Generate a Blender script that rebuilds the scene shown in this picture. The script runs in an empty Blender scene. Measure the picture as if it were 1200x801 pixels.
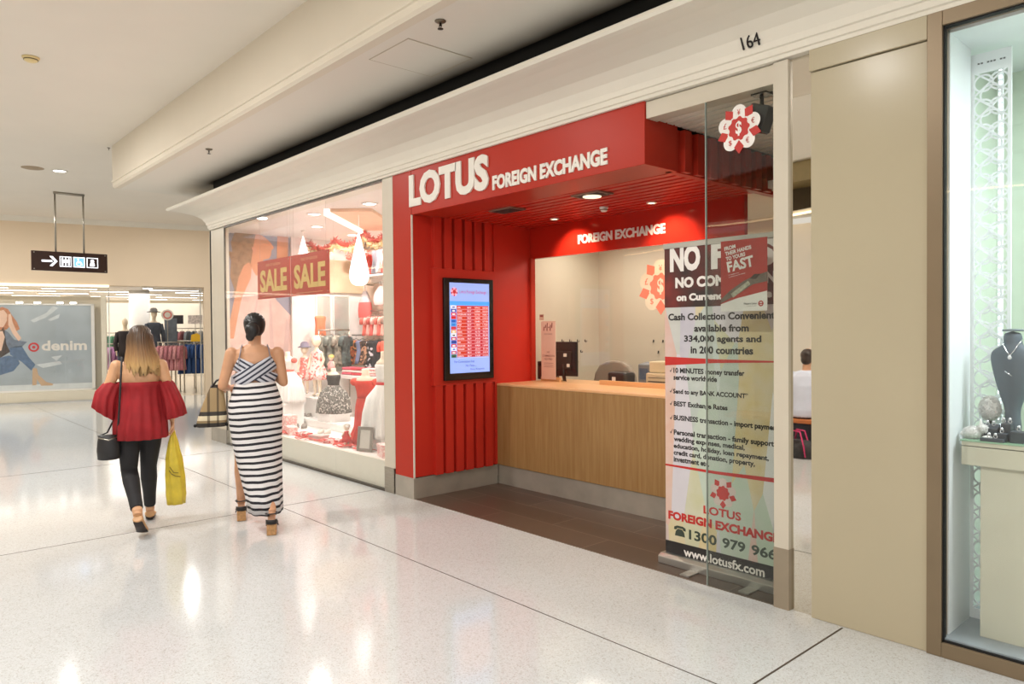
import bpy, bmesh, math, random
from mathutils import Vector, Matrix, noise as mnoise
PI = math.pi
SC = bpy.context.scene
COL = SC.collection
rnd = random.Random(7)

# ------------------------------------------------------------------ camera
H = 1.6
FPX, YAW, PITCH, ROLL = 852.5, math.radians(41.927), math.radians(-0.956), math.radians(-0.466)
def cam_axes():
    cy, sy = math.cos(YAW), math.sin(YAW)
    F = Vector((-cy, sy, 0)); R = Vector((sy, cy, 0)); U = Vector((0, 0, 1))
    F2 = F*math.cos(PITCH) + U*math.sin(PITCH); U2 = U*math.cos(PITCH) - F*math.sin(PITCH)
    return R*math.cos(ROLL) + U2*math.sin(ROLL), U2*math.cos(ROLL) - R*math.sin(ROLL), F2
cr, cu, cf = cam_axes()
cd = bpy.data.cameras.new('camera'); cd.sensor_width = 36; cd.lens = FPX/1200*36; cd.clip_start = 0.05; cd.clip_end = 200
cam = bpy.data.objects.new('camera', cd); COL.objects.link(cam)
mw = Matrix((cr, cu, -cf)).transposed().to_4x4(); mw.translation = Vector((0, 0, H))
cam.matrix_world = mw
SC.camera = cam

# ------------------------------------------------------------------ world, exposure, large lights
SC.view_settings.view_transform = 'Standard'; SC.view_settings.look = 'None'
SC.view_settings.exposure = 0.0; SC.view_settings.gamma = 1; SC.view_settings.use_curve_mapping = False
w = bpy.data.worlds.new('daylight'); SC.world = w; w.use_nodes = True
w.node_tree.nodes['Background'].inputs[0].default_value = (1.0, 0.985, 0.965, 1)
w.node_tree.nodes['Background'].inputs[1].default_value = 0.95

def area(name, loc, size, power, color=(1, 0.93, 0.84), target=None, size_y=None, spread=PI):
    l = bpy.data.lights.new(name, 'AREA'); l.energy = power; l.color = color
    l.shape = 'RECTANGLE' if size_y else 'DISK'; l.size = size
    if size_y: l.size_y = size_y
    l.spread = spread
    o = bpy.data.objects.new(name, l); COL.objects.link(o); o.location = loc
    d = (Vector(target) - Vector(loc)) if target else Vector((0, 0, -1))
    o.rotation_euler = d.to_track_quat('-Z', 'Y').to_euler()
    return o
def spot(name, loc, target, power, color=(1, 0.86, 0.68), size=math.radians(60), blend=0.6, radius=0.04):
    l = bpy.data.lights.new(name, 'SPOT'); l.energy = power; l.color = color; l.spot_size = size; l.spot_blend = blend; l.shadow_soft_size = radius
    o = bpy.data.objects.new(name, l); COL.objects.link(o); o.location = loc
    o.rotation_euler = (Vector(target) - Vector(loc)).to_track_quat('-Z', 'Y').to_euler()
    return o
# mall ceiling downlights
for i, (x, y) in enumerate([(-3, 0.0), (-6.5, 0.3), (-10, 0.7), (-13.92, 2.51), (-16.5, 0.8), (-0.5, 0.0), (-17, 5.5)]):
    area('mall_downlight', (x, y, 4.24), {-13.92: 0.10, -17: 0.10}.get(x, 0.28), {-13.92: 8, -17: 36, -16.5: 190}.get(x, 90), (1, 0.975, 0.94))
# shop window, kiosk, jewellery window, store beyond
for x, y in ((-10.1, 5.75), (-9.5, 6.2), (-8.2, 5.4), (-9.6, 4.9), (-7.5, 4.5), (-8.6, 4.35)):
    area('shop_downlight', (x, y, 3.06), 0.13, 30, (1, 0.96, 0.93))
area('teller_room_light', (-4.4, 6.15, 2.62), 2.8, 36, (1, 0.95, 0.86), size_y=0.6)
area('jewellery_light', (0.25, 4.12, 2.98), 1.2, 62, (0.90, 0.97, 1.0), size_y=0.25)
area('store_light', (-22.3, 3.0, 2.68), 3.0, 120, (1, 0.96, 0.92), size_y=8)
area('store_light', (-27.5, 5.0, 2.68), 5.0, 260, (1, 0.96, 0.92), size_y=9)

# ------------------------------------------------------------------ materials
def lin(c):
    out = []
    for v in c[:3]:
        v /= 255.0
        out.append(v/12.92 if v <= 0.04045 else ((v+0.055)/1.055)**2.4)
    return (*out, 1)
def new_mat(name):
    m = bpy.data.materials.new(name); m.use_nodes = True
    nt = m.node_tree
    return m, nt, nt.nodes['Principled BSDF']
def M(name, rgb, rough=0.5, metal=0.0, var=0.06, scale=6.0, bump=0.0, bscale=60.0, spec=0.5, emit=0.0, coat=0.0, sheen=0.0, stretch=None):
    m, nt, b = new_mat(name)
    c = lin(rgb)
    b.inputs['Roughness'].default_value = rough; b.inputs['Metallic'].default_value = metal
    b.inputs['Specular IOR Level'].default_value = spec
    if coat: b.inputs['Coat Weight'].default_value = coat; b.inputs['Coat Roughness'].default_value = 0.05
    if sheen: b.inputs['Sheen Weight'].default_value = sheen
    tc = nt.nodes.new('ShaderNodeTexCoord')
    vec = tc.outputs['Object']
    if stretch:
        mp = nt.nodes.new('ShaderNodeMapping'); mp.inputs['Scale'].default_value = stretch
        nt.links.new(vec, mp.inputs['Vector']); vec = mp.outputs['Vector']
    n = nt.nodes.new('ShaderNodeTexNoise'); n.inputs['Scale'].default_value = scale; n.inputs['Detail'].default_value = 3
    nt.links.new(vec, n.inputs['Vector'])
    r = nt.nodes.new('ShaderNodeValToRGB')
    r.color_ramp.elements[0].position = 0.3; r.color_ramp.elements[1].position = 0.7
    r.color_ramp.elements[0].color = (*[max(0, v*(1-var)) for v in c[:3]], 1)
    r.color_ramp.elements[1].color = (*[min(1, v*(1+var)) for v in c[:3]], 1)
    nt.links.new(n.outputs['Fac'], r.inputs['Fac']); nt.links.new(r.outputs['Color'], b.inputs['Base Color'])
    if emit:
        nt.links.new(r.outputs['Color'], b.inputs['Emission Color']); b.inputs['Emission Strength'].default_value = emit
    if bump:
        n2 = nt.nodes.new('ShaderNodeTexNoise'); n2.inputs['Scale'].default_value = bscale
        nt.links.new(vec, n2.inputs['Vector'])
        bp = nt.nodes.new('ShaderNodeBump'); bp.inputs['Strength'].default_value = bump; bp.inputs['Distance'].default_value = 0.01
        nt.links.new(n2.outputs['Fac'], bp.inputs['Height']); nt.links.new(bp.outputs['Normal'], b.inputs['Normal'])
    return m
def glass_mat(name, tint=(1, 1, 1), rough=0.0, ior=1.5, haze=0.0):
    m = bpy.data.materials.new(name); m.use_nodes = True; nt = m.node_tree; nt.nodes.clear()
    out = nt.nodes.new('ShaderNodeOutputMaterial')
    tr = nt.nodes.new('ShaderNodeBsdfTransparent'); tr.inputs[0].default_value = (*tint, 1)
    gl = nt.nodes.new('ShaderNodeBsdfGlossy'); gl.inputs['Roughness'].default_value = rough
    fr = nt.nodes.new('ShaderNodeFresnel'); ge = nt.nodes.new('ShaderNodeNewGeometry'); iv = nt.nodes.new('ShaderNodeMapRange')
    iv.inputs[3].default_value = ior; iv.inputs[4].default_value = 1/ior   # the same reflectance on both faces of the thin sheet
    nt.links.new(ge.outputs['Backfacing'], iv.inputs[0]); nt.links.new(iv.outputs[0], fr.inputs['IOR'])
    mx = nt.nodes.new('ShaderNodeMixShader')
    nt.links.new(fr.outputs[0], mx.inputs[0]); nt.links.new(tr.outputs[0], mx.inputs[1]); nt.links.new(gl.outputs[0], mx.inputs[2])
    last = mx
    if haze:
        df = nt.nodes.new('ShaderNodeBsdfTranslucent'); df.inputs[0].default_value = (0.8, 0.8, 0.8, 1)
        m2 = nt.nodes.new('ShaderNodeMixShader'); m2.inputs[0].default_value = haze
        nt.links.new(mx.outputs[0], m2.inputs[1]); nt.links.new(df.outputs[0], m2.inputs[2]); last = m2
    nt.links.new(last.outputs[0], out.inputs[0])
    return m
def emis(name, rgb, strength):
    return M(name, rgb, 0.4, var=0.01, emit=strength)

MAT = {}
def terrazzo():
    m, nt, b = new_mat('terrazzo')
    tc = nt.nodes.new('ShaderNodeTexCoord')
    big = nt.nodes.new('ShaderNodeTexNoise'); big.inputs['Scale'].default_value = 1.3; big.inputs['Detail'].default_value = 4
    v = nt.nodes.new('ShaderNodeTexVoronoi'); v.inputs['Scale'].default_value = 190
    v2 = nt.nodes.new('ShaderNodeTexVoronoi'); v2.inputs['Scale'].default_value = 85
    for n in (big, v, v2): nt.links.new(tc.outputs['Object'], n.inputs['Vector'])
    r = nt.nodes.new('ShaderNodeValToRGB'); e = r.color_ramp.elements
    e[0].position = 0.0; e[0].color = lin((180, 175, 170)); e[1].position = 0.16; e[1].color = lin((199, 201, 201))
    e.new(0.55).color = lin((205, 207, 207)); e.new(0.9).color = lin((211, 213, 214)); e.new(1.0).color = lin((196, 196, 195))
    sep = nt.nodes.new('ShaderNodeSeparateColor'); nt.links.new(v.outputs['Color'], sep.inputs[0]); nt.links.new(sep.outputs[0], r.inputs['Fac'])
    r2 = nt.nodes.new('ShaderNodeValToRGB'); r2.color_ramp.elements[0].position = 0.0; r2.color_ramp.elements[0].color = (0.88, 0.87, 0.85, 1)
    r2.color_ramp.elements[1].position = 0.10; r2.color_ramp.elements[1].color = (1, 1, 1, 1)
    sep2 = nt.nodes.new('ShaderNodeSeparateColor'); nt.links.new(v2.outputs['Color'], sep2.inputs[0]); nt.links.new(sep2.outputs[1], r2.inputs['Fac'])
    mul = nt.nodes.new('ShaderNodeMixRGB'); mul.blend_type = 'MULTIPLY'; mul.inputs[0].default_value = 1
    nt.links.new(r.outputs[0], mul.inputs[1]); nt.links.new(r2.outputs[0], mul.inputs[2])
    r3 = nt.nodes.new('ShaderNodeValToRGB'); r3.color_ramp.elements[0].color = (0.95, 0.945, 0.935, 1); r3.color_ramp.elements[1].color = (1, 1, 1, 1)
    nt.links.new(big.outputs['Fac'], r3.inputs['Fac'])
    mul2 = nt.nodes.new('ShaderNodeMixRGB'); mul2.blend_type = 'MULTIPLY'; mul2.inputs[0].default_value = 1
    nt.links.new(mul.outputs[0], mul2.inputs[1]); nt.links.new(r3.outputs[0], mul2.inputs[2])
    nt.links.new(mul2.outputs[0], b.inputs['Base Color'])
    b.inputs['Roughness'].default_value = 0.09; b.inputs['Specular IOR Level'].default_value = 0.55
    return m
def tile_mat(name, c1, c2, cm, sx, sy, rough, mortar=0.006):
    m, nt, b = new_mat(name)
    tc = nt.nodes.new('ShaderNodeTexCoord'); br = nt.nodes.new('ShaderNodeTexBrick')
    br.offset = 0.5; br.inputs['Color1'].default_value = lin(c1); br.inputs['Color2'].default_value = lin(c2); br.inputs['Mortar'].default_value = lin(cm)
    br.inputs['Scale'].default_value = 1; br.inputs['Brick Width'].default_value = sx; br.inputs['Row Height'].default_value = sy; br.inputs['Mortar Size'].default_value = mortar
    nt.links.new(tc.outputs['Object'], br.inputs['Vector']); nt.links.new(br.outputs['Color'], b.inputs['Base Color'])
    b.inputs['Roughness'].default_value = rough
    return m
def wood_mat(name, c1, c2, stretch=(14, 14, 0.8), rough=0.45):
    m, nt, b = new_mat(name)
    tc = nt.nodes.new('ShaderNodeTexCoord'); mp = nt.nodes.new('ShaderNodeMapping'); mp.inputs['Scale'].default_value = stretch
    n = nt.nodes.new('ShaderNodeTexNoise'); n.inputs['Scale'].default_value = 3; n.inputs['Detail'].default_value = 6; n.inputs['Distortion'].default_value = 0.4
    r = nt.nodes.new('ShaderNodeValToRGB'); r.color_ramp.elements[0].position = 0.3; r.color_ramp.elements[1].position = 0.72
    r.color_ramp.elements[0].color = lin(c1); r.color_ramp.elements[1].color = lin(c2)
    nt.links.new(tc.outputs['Object'], mp.inputs[0]); nt.links.new(mp.outputs[0], n.inputs['Vector']); nt.links.new(n.outputs['Fac'], r.inputs[0]); nt.links.new(r.outputs[0], b.inputs['Base Color'])
    b.inputs['Roughness'].default_value = rough
    return m
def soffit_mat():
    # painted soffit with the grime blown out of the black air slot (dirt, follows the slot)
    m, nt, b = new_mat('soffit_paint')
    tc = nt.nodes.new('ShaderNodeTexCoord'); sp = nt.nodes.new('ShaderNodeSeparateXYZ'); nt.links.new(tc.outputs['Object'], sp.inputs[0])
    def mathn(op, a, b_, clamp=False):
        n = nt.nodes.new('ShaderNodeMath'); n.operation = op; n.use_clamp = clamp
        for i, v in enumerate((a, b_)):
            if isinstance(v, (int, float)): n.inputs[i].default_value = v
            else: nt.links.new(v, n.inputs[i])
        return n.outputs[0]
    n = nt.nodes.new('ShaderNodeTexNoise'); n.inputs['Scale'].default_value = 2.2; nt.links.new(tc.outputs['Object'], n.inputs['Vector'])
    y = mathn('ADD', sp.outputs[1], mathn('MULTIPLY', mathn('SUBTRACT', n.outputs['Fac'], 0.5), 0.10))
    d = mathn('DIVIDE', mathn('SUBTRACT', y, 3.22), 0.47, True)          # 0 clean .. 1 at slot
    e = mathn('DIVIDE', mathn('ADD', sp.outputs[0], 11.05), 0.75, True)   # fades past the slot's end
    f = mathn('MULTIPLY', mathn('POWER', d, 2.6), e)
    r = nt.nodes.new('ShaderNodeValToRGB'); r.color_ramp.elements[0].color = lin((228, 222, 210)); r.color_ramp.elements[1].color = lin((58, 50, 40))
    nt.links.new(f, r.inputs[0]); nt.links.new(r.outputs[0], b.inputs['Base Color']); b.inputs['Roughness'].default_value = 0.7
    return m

WALLC = (224, 208, 182)
MAT['terrazzo'] = terrazzo()
MAT['dark_tile'] = tile_mat('dark_tile', (76, 60, 50), (88, 70, 58), (122, 104, 90), 1.2, 0.3, 0.34, 0.004)
MAT['ceiling'] = M('ceiling_paint', (232, 224, 211), 0.8, var=0.015, scale=1.5)
MAT['soffit'] = soffit_mat()
MAT['bulkhead'] = M('bulkhead_paint', (224, 214, 196), 0.7, var=0.015, scale=2)
MAT['cove'] = M('cove_paint', (228, 221, 207), 0.55, var=0.02, scale=2)
MAT['trimwhite'] = M('trim_white', (228, 222, 208), 0.45, var=0.015)
MAT['tan_wall'] = M('tan_wall', (230, 209, 181), 0.7, var=0.02, scale=1)
MAT['beige_panel'] = M('beige_panel', (184, 172, 146), 0.20, var=0.02, scale=1.5, spec=0.15)
MAT['beige_frame'] = M('beige_frame', (206, 196, 178), 0.35, var=0.02)
MAT['black'] = M('black_void', (10, 10, 10), 0.7, var=0.1)
MAT['blackgloss'] = M('black_gloss', (14, 14, 15), 0.2, var=0.1)
MAT['red'] = M('red_lacquer', (180, 52, 36), 0.32, var=0.03, scale=2, spec=0.14)
MAT['red_gloss'] = M('red_gloss', (190, 40, 26), 0.12, var=0.03, scale=2, spec=0.5)
MAT['red_deep'] = M('red_panel', (196, 47, 33), 0.38, var=0.03, scale=2, spec=0.35)
MAT['steel'] = M('brushed_steel', (168, 162, 150), 0.32, 0.9, var=0.10, scale=8, stretch=(1, 1, 12))
MAT['steel_kick'] = M('kick_steel', (176, 168, 156), 0.36, 0.45, var=0.12, scale=4)
MAT['aluminium'] = M('aluminium', (196, 194, 188), 0.3, 0.85, var=0.06)
MAT['bronze'] = M('bronze_frame', (134, 116, 92), 0.36, 0.35, var=0.06, scale=3)
MAT['wood'] = wood_mat('counter_oak', (150, 111, 63), (168, 131, 82))
MAT['wood_top'] = wood_mat('counter_top_oak', (222, 168, 116), (234, 184, 134), (0.8, 14, 14), 0.3)
MAT['cream'] = M('cream_wall', (215, 206, 186), 0.65, var=0.02, scale=1.5)
MAT['white'] = M('white_paint', (236, 232, 226), 0.5, var=0.02)
MAT['whitegloss'] = M('white_gloss', (238, 236, 232), 0.15, var=0.02)
MAT['greywall'] = M('grey_wall', (128, 118, 106), 0.6, var=0.04)
MAT['shopwall'] = M('shop_wall', (222, 198, 172), 0.65, var=0.02)
MAT['glass'] = glass_mat('clear_glass', (0.985, 0.985, 0.98), 0.0, 1.45)
MAT['glass_tint'] = glass_mat('tinted_glass', (0.86, 0.88, 0.86), 0.0, 1.45)
MAT['glass_teller'] = glass_mat('teller_glass', (0.97, 0.96, 0.94), 0.0, 1.35)
MAT['mirror'] = M('mirror', (225, 218, 205), 0.015, 1.0, var=0.005)
MAT['letter_white'] = M('letter_white', (232, 226, 216), 0.4, var=0.02)
MAT['led'] = emis('led_white', (255, 248, 236), 6)
MAT['ledwarm'] = emis('led_warm', (255, 226, 180), 5)
# ------------------------------------------------------------------ mesh helpers
class MB:
    """collects shapes into one mesh"""
    def __init__(s, mtx=None): s.bm = bmesh.new(); s.m = mtx or Matrix.Identity(4); s.mi = 0
    def _add(s, vs, fs, smooth=False, mtx=None):
        T = s.m @ mtx if mtx else s.m
        bv = [s.bm.verts.new(T @ Vector(v)) for v in vs]
        for f in fs:
            try:
                fc = s.bm.faces.new([bv[i] for i in f]); fc.smooth = smooth; fc.material_index = s.mi
            except ValueError: pass
        return bv
    def box(s, lo, hi, mtx=None):
        x0, y0, z0 = lo; x1, y1, z1 = hi
        v = [(x0,y0,z0),(x1,y0,z0),(x1,y1,z0),(x0,y1,z0),(x0,y0,z1),(x1,y0,z1),(x1,y1,z1),(x0,y1,z1)]
        s._add(v, [(0,3,2,1),(4,5,6,7),(0,1,5,4),(1,2,6,5),(2,3,7,6),(3,0,4,7)], False, mtx); return s
    def cbox(s, c, d, mtx=None):
        return s.box([c[i]-d[i]/2 for i in range(3)], [c[i]+d[i]/2 for i in range(3)], mtx)
    def prism(s, pts, d0, d1, mtx=None, axis='y', smooth=False):
        """outline pts (a,b) extruded along axis: y -> (a,d,b), x -> (d,a,b), z -> (a,b,d)"""
        def P(a, b, d): return {'y': (a, d, b), 'x': (d, a, b), 'z': (a, b, d)}[axis]
        n = len(pts); v = [P(a, b, d0) for a, b in pts] + [P(a, b, d1) for a, b in pts]
        f = [tuple(range(n))[::-1], tuple(range(n, 2*n))] + [(i, (i+1) % n, n+(i+1) % n, n+i) for i in range(n)]
        s._add(v, f, smooth, mtx); return s
    def rings(s, rings, closed=True, cap=True, smooth=True, mtx=None):
        """loft through rings of equal point counts"""
        n = len(rings[0]); v = [p for r in rings for p in r]; f = []
        for k in range(len(rings)-1):
            for i in range(n if closed else n-1):
                j = (i+1) % n
                f.append((k*n+i, k*n+j, (k+1)*n+j, (k+1)*n+i))
        if cap and closed:
            f.append(tuple(range(n))[::-1]); f.append(tuple(range((len(rings)-1)*n, len(rings)*n)))
        s._add(v, f, smooth, mtx); return s
    def tube(s, pts, r, n=8, cap=True, flat=1.0, mtx=None):
        """round tube along pts; r number or list; flat scales one cross axis"""
        pts = [Vector(p) for p in pts]; rs = r if isinstance(r, (list, tuple)) else [r]*len(pts)
        out = []; up = None
        for k, p in enumerate(pts):
            t = (pts[min(k+1, len(pts)-1)] - pts[max(k-1, 0)]).normalized()
            if up is None:
                up = Vector((0, 0, 1)) if abs(t.z) < 0.9 else Vector((1, 0, 0))
            a = t.cross(up).normalized(); b = a.cross(t).normalized(); up = b
            rr = rs[k]; ra, rb = rr if isinstance(rr, (list, tuple)) else (rr, rr*flat)
            out.append([p + a*math.cos(2*PI*i/n)*ra + b*math.sin(2*PI*i/n)*rb for i in range(n)])
        return s.rings(out, True, cap, True, mtx)
    def lathe(s, prof, c=(0, 0, 0), n=24, mtx=None, sx=1, sy=1, smooth=True):
        """prof [(r,z)] about z through c"""
        out = [[(c[0]+r*math.cos(2*PI*i/n)*sx, c[1]+r*math.sin(2*PI*i/n)*sy, c[2]+z) for i in range(n)] for r, z in prof]
        return s.rings(out, True, True, smooth, mtx)
    def ball(s, c, r, n=12, mtx=None):
        r = r if isinstance(r, (list, tuple)) else (r, r, r); prof = []
        out = []
        for k in range(n//2+1):
            th = PI*max(0.02, min(0.98, k/(n/2)))
            out.append([(c[0]+r[0]*math.sin(th)*math.cos(2*PI*i/n), c[1]+r[1]*math.sin(th)*math.sin(2*PI*i/n), c[2]-r[2]*math.cos(th)) for i in range(n)])
        return s.rings(out, True, True, True, mtx)
    def disc(s, c, r, d, n=24, axis='y', mtx=None):
        return s.prism([((c[0] if axis != 'x' else c[1])+r*math.cos(2*PI*i/n), (c[2] if axis != 'z' else c[1])+r*math.sin(2*PI*i/n)) for i in range(n)],
                       d[0], d[1], mtx, axis)
    def ringplate(s, c, r0, r1, d0, d1, n=28, mtx=None):
        """annulus in XZ, thickness d0..d1 along y"""
        v = []; f = []
        for i in range(n):
            a = 2*PI*i/n
            for r in (r0, r1):
                for d in (d0, d1): v.append((c[0]+r*math.cos(a), d, c[1]+r*math.sin(a)))
        for i in range(n):
            k = 4*i; q = 4*((i+1) % n)
            f += [(k, k+2, q+2, q), (k+1, q+1, q+3, k+3), (k+2, k+3, q+3, q+2), (k, q, q+1, k+1)]
        s._add(v, f, False, mtx); return s
    def text(s, body, x0, x1, z0, z1, y0, y1, bold=0.0, mtx=None, cond=None):
        """lettering in the XZ plane fitted to x0..x1, z0..z1 (cap height or full height of this string), thickness y0..y1 (y0 front)"""
        vs, fs = text_shape(body, bold)
        xs = [v[0] for v in vs]; ys = [v[1] for v in vs]
        ax, bx, ay, by = min(xs), max(xs), min(ys), max(ys)
        kx = (x1-x0)/(bx-ax); kz = (z1-z0)/(by-ay); n = len(vs)
        V = [(x0+(v[0]-ax)*kx, y0, z0+(v[1]-ay)*kz) for v in vs]
        if y1 is None:
            s._add(V, fs, False, mtx); return s
        V2 = [(p[0], y1, p[2]) for p in V]
        ed = {}
        for f in fs:
            for i in range(len(f)):
                a, b = f[i], f[(i+1) % len(f)]
                if (b, a) in ed: del ed[(b, a)]
                else: ed[(a, b)] = 1
        F = list(fs) + [tuple(n+i for i in f[::-1]) for f in fs] + [(b, a, n+a, n+b) for a, b in ed]
        s._add(V+V2, F, False, mtx); return s
    def build(s, name, mat=None, parent=None, bevel=0.0, mats=None, sub=0):
        bmesh.ops.recalc_face_normals(s.bm, faces=s.bm.faces[:]) if s.bm.faces else None
        me = bpy.data.meshes.new(name); s.bm.to_mesh(me); s.bm.free()
        for m in (mats or [mat]):
            me.materials.append(MAT[m] if isinstance(m, str) else m)
        o = bpy.data.objects.new(name, me); COL.objects.link(o)
        if parent: o.parent = parent
        if bevel:
            b = o.modifiers.new('bevel', 'BEVEL'); b.width = bevel; b.segments = 2; b.limit_method = 'ANGLE'; b.angle_limit = math.radians(40)
        if sub:
            b = o.modifiers.new('subd', 'SUBSURF'); b.levels = sub; b.render_levels = sub
        return o
_tc = {}
def text_shape(body, bold=0.0):
    key = (body, bold)
    if key in _tc: return _tc[key]
    cu_ = bpy.data.curves.new('t', 'FONT'); cu_.body = body; cu_.size = 1; cu_.offset = bold; cu_.resolution_u = 3; cu_.fill_mode = 'FRONT'
    o = bpy.data.objects.new('t', cu_); COL.objects.link(o)
    dg = bpy.context.evaluated_depsgraph_get(); dg.update()
    me = bpy.data.meshes.new_from_object(o.evaluated_get(dg))
    bm = bmesh.new(); bm.from_mesh(me); bmesh.ops.remove_doubles(bm, verts=bm.verts[:], dist=1e-5)
    bm.verts.index_update()
    r = ([tuple(v.co) for v in bm.verts], [tuple(v.index for v in f.verts) for f in bm.faces])
    bm.free(); bpy.data.objects.remove(o); bpy.data.curves.remove(cu_); bpy.data.meshes.remove(me)
    _tc[key] = r
    return r
def text_mat(O, R, U):
    """frame whose local x,z run along R,U from O (local -y faces the reader)"""
    R = Vector(R).normalized(); U = Vector(U).normalized(); N = U.cross(R).normalized()
    m = Matrix((R, N, U)).transposed().to_4x4(); m.translation = Vector(O)
    return m
def tag(o, label=None, cat=None, group=None, kind=None):
    if label: o['label'] = label
    if cat: o['category'] = cat
    if group: o['group'] = group
    if kind: o['kind'] = kind
    return o
def thing(name, label, cat, loc=(0, 0, 0), rz=0.0, group=None, kind=None):
    o = bpy.data.objects.new(name, None); COL.objects.link(o); o.empty_display_size = 0.1
    o.location = loc; o.rotation_euler = (0, 0, rz)
    return tag(o, label, cat, group, kind)
def struct(mb, name, mat=None, parent=None, label=None, cat=None, **k):
    o = mb.build(name, mat, parent, **k)
    if not parent: tag(o, label or name.replace('_', ' '), cat or 'structure', kind='structure')
    return o
def dup(o, parent=None, loc=None, rz=None, label=None, group=None, mats=None):
    c = o.copy(); COL.objects.link(c)
    if parent: c.parent = parent
    if loc is not None: c.location = loc
    if rz is not None: c.rotation_euler = (0, 0, rz)
    if label: c['label'] = label
    if group: c['group'] = group
    if mats and c.type == 'MESH':
        c.data = c.data.copy(); 
        for i, m in enumerate(mats):
            if i < len(c.data.materials): c.data.materials[i] = MAT[m] if isinstance(m, str) else m
    for ch in list(o.children): dup(ch, c, mats=None)
    return c
def remesh(mb, name, voxel, mat, parent=None, smooth=6, mats=None, disp=None):
    """fuse overlapping closed shells into one continuous skin"""
    bmesh.ops.recalc_face_normals(mb.bm, faces=mb.bm.faces[:])
    me = bpy.data.meshes.new('tmp'); mb.bm.to_mesh(me); mb.bm.free()
    o = bpy.data.objects.new('tmp', me); COL.objects.link(o)
    r = o.modifiers.new('r', 'REMESH'); r.mode = 'VOXEL'; r.voxel_size = voxel; r.use_smooth_shade = True
    if smooth:
        sm = o.modifiers.new('s', 'SMOOTH'); sm.factor = 0.5; sm.iterations = smooth
    dg = bpy.context.evaluated_depsgraph_get(); dg.update()
    m2 = bpy.data.meshes.new_from_object(o.evaluated_get(dg)); m2.name = name
    bpy.data.objects.remove(o); bpy.data.meshes.remove(me)
    m2.materials.clear()
    for m in (mats or [mat]): m2.materials.append(MAT[m] if isinstance(m, str) else m)
    if disp:
        for v in m2.vertices: v.co = disp(v.co.copy())
    for p in m2.polygons: p.use_smooth = True
    o2 = bpy.data.objects.new(name, m2); COL.objects.link(o2)
    if parent: o2.parent = parent
    return o2
def ordinal(i): return ['first', 'second', 'third', 'fourth', 'fifth', 'sixth', 'seventh', 'eighth', 'ninth', 'tenth', 'eleventh', 'twelfth', 'thirteenth', 'fourteenth', 'fifteenth', 'sixteenth', 'seventeenth', 'eighteenth', 'nineteenth', 'twentieth'][i]
# ------------------------------------------------------------------ the mall shell
YF = 3.9
struct(MB().box((-36, -6, -0.1), (6, 14, 0)), 'floor', 'terrazzo', label='glossy pale speckled terrazzo mall floor', cat='floor')
# expansion joints in the terrazzo: thin metal strips, flush with the floor
def joint(name, lo, hi, label):
    struct(MB().box((*lo, -0.004), (*hi, 0.0012)), name, M('joint_'+name, (74, 62, 50), 0.5, var=0.1), label=label, cat='floor joint')
joint('trim_1', (-20, 2.842), (2, 2.848), 'long thin dark joint in the floor running along the shopfronts')
joint('trim_2', (-1.700, 0), (-1.690, 3.87), 'short black floor joint running to the base of the beige column')
joint('trim_3', (-6.372, -2), (-6.366, 3.88), 'thin floor joint crossing behind the two women from the shop window')
joint('trim_4', (-9.873, -2), (-9.867, 3.88), 'faint floor joint far up the mall before the end store')
# ceilings
mb = MB().box((-21.5, -0.35, 4.28), (5, 2.78, 4.36)).box((-21.5, 2.78, 4.28), (-11.62, 14, 4.36))
struct(mb, 'ceiling', 'ceiling', label='high cream mall ceiling', cat='ceiling')
prof = [(2.75, 4.28), (2.75, 3.80), (2.735, 3.79), (2.735, 3.755), (2.75, 3.75), (2.752, 3.70), (2.775, 3.68), (2.85, 3.68), (2.85, 4.28)]
mb = MB().prism(prof, -11.62, 5, axis='x')
struct(mb, 'trim_5', 'bulkhead', label='deep cream bulkhead drop with a beaded lower edge', cat='bulkhead')
mb = MB().box((-11.62, 2.80, 3.682), (5, 3.69, 3.76)).box((-11.62, 3.69, 3.682), (-10.46, 14, 3.76)).box((-11.62, 2.86, 3.7), (-11.55, 14, 4.28))
struct(mb, 'ceiling_lower', 'soffit', label='lower soffit above the shopfronts with soot along the black slot', cat='ceiling')
struct(MB().box((-10.46, 3.76, 3.45), (5, 3.80, 3.90)).box((-10.46, 3.69, 3.76), (5, 3.80, 3.80)), 'trim_6', 'black', label='continuous black air slot between soffit and curved cove', cat='air slot')
cv = [(3.92, 3.105), (3.868, 3.105), (3.868, 3.125), (3.855, 3.13), (3.855, 3.165), (3.842, 3.17), (3.836, 3.205), (3.80, 3.262), (3.73, 3.312), (3.63, 3.35), (3.53, 3.375),
      (3.46, 3.384), (3.425, 3.392), (3.412, 3.41), (3.418, 3.432), (3.44, 3.445), (3.60, 3.45), (3.92, 3.45)]
def cove_ring(x): return [Vector((x, y, z)) for y, z in cv]
mb = MB()
left = [Vector((-11.0-(3.85-y), y, z)) for y, z in cv]; right = cove_ring(5)
mb.rings([left, right], True, True, False)
ret = [Vector((-11.0-(3.85-y), 14, z)) for y, z in cv]
mb.rings([left, ret], True, True, False)
o = struct(mb, 'trim_7', 'cove', label='curved cream cove and cornice along the top of the shopfronts', cat='cornice', bevel=0)
# shop number on the cove
t = MB(text_mat((0, 0, 0), (1, 0, 0), (0, 0.25, 1)))
nm = MB(); 
P0 = Vector((-2.245, 3.832, 3.203)); 
nm.m = text_mat(P0, (1, 0, 0), (0, -0.36, 0.72)); nm.text('164', 0, 0.112, 0, 0.072, -0.006, 0.004, 0.0)
tag(nm.build('shop_number', MAT['blackgloss']), 'small dark digits 164 on the cream cove above the shopfronts', 'sign')
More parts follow.
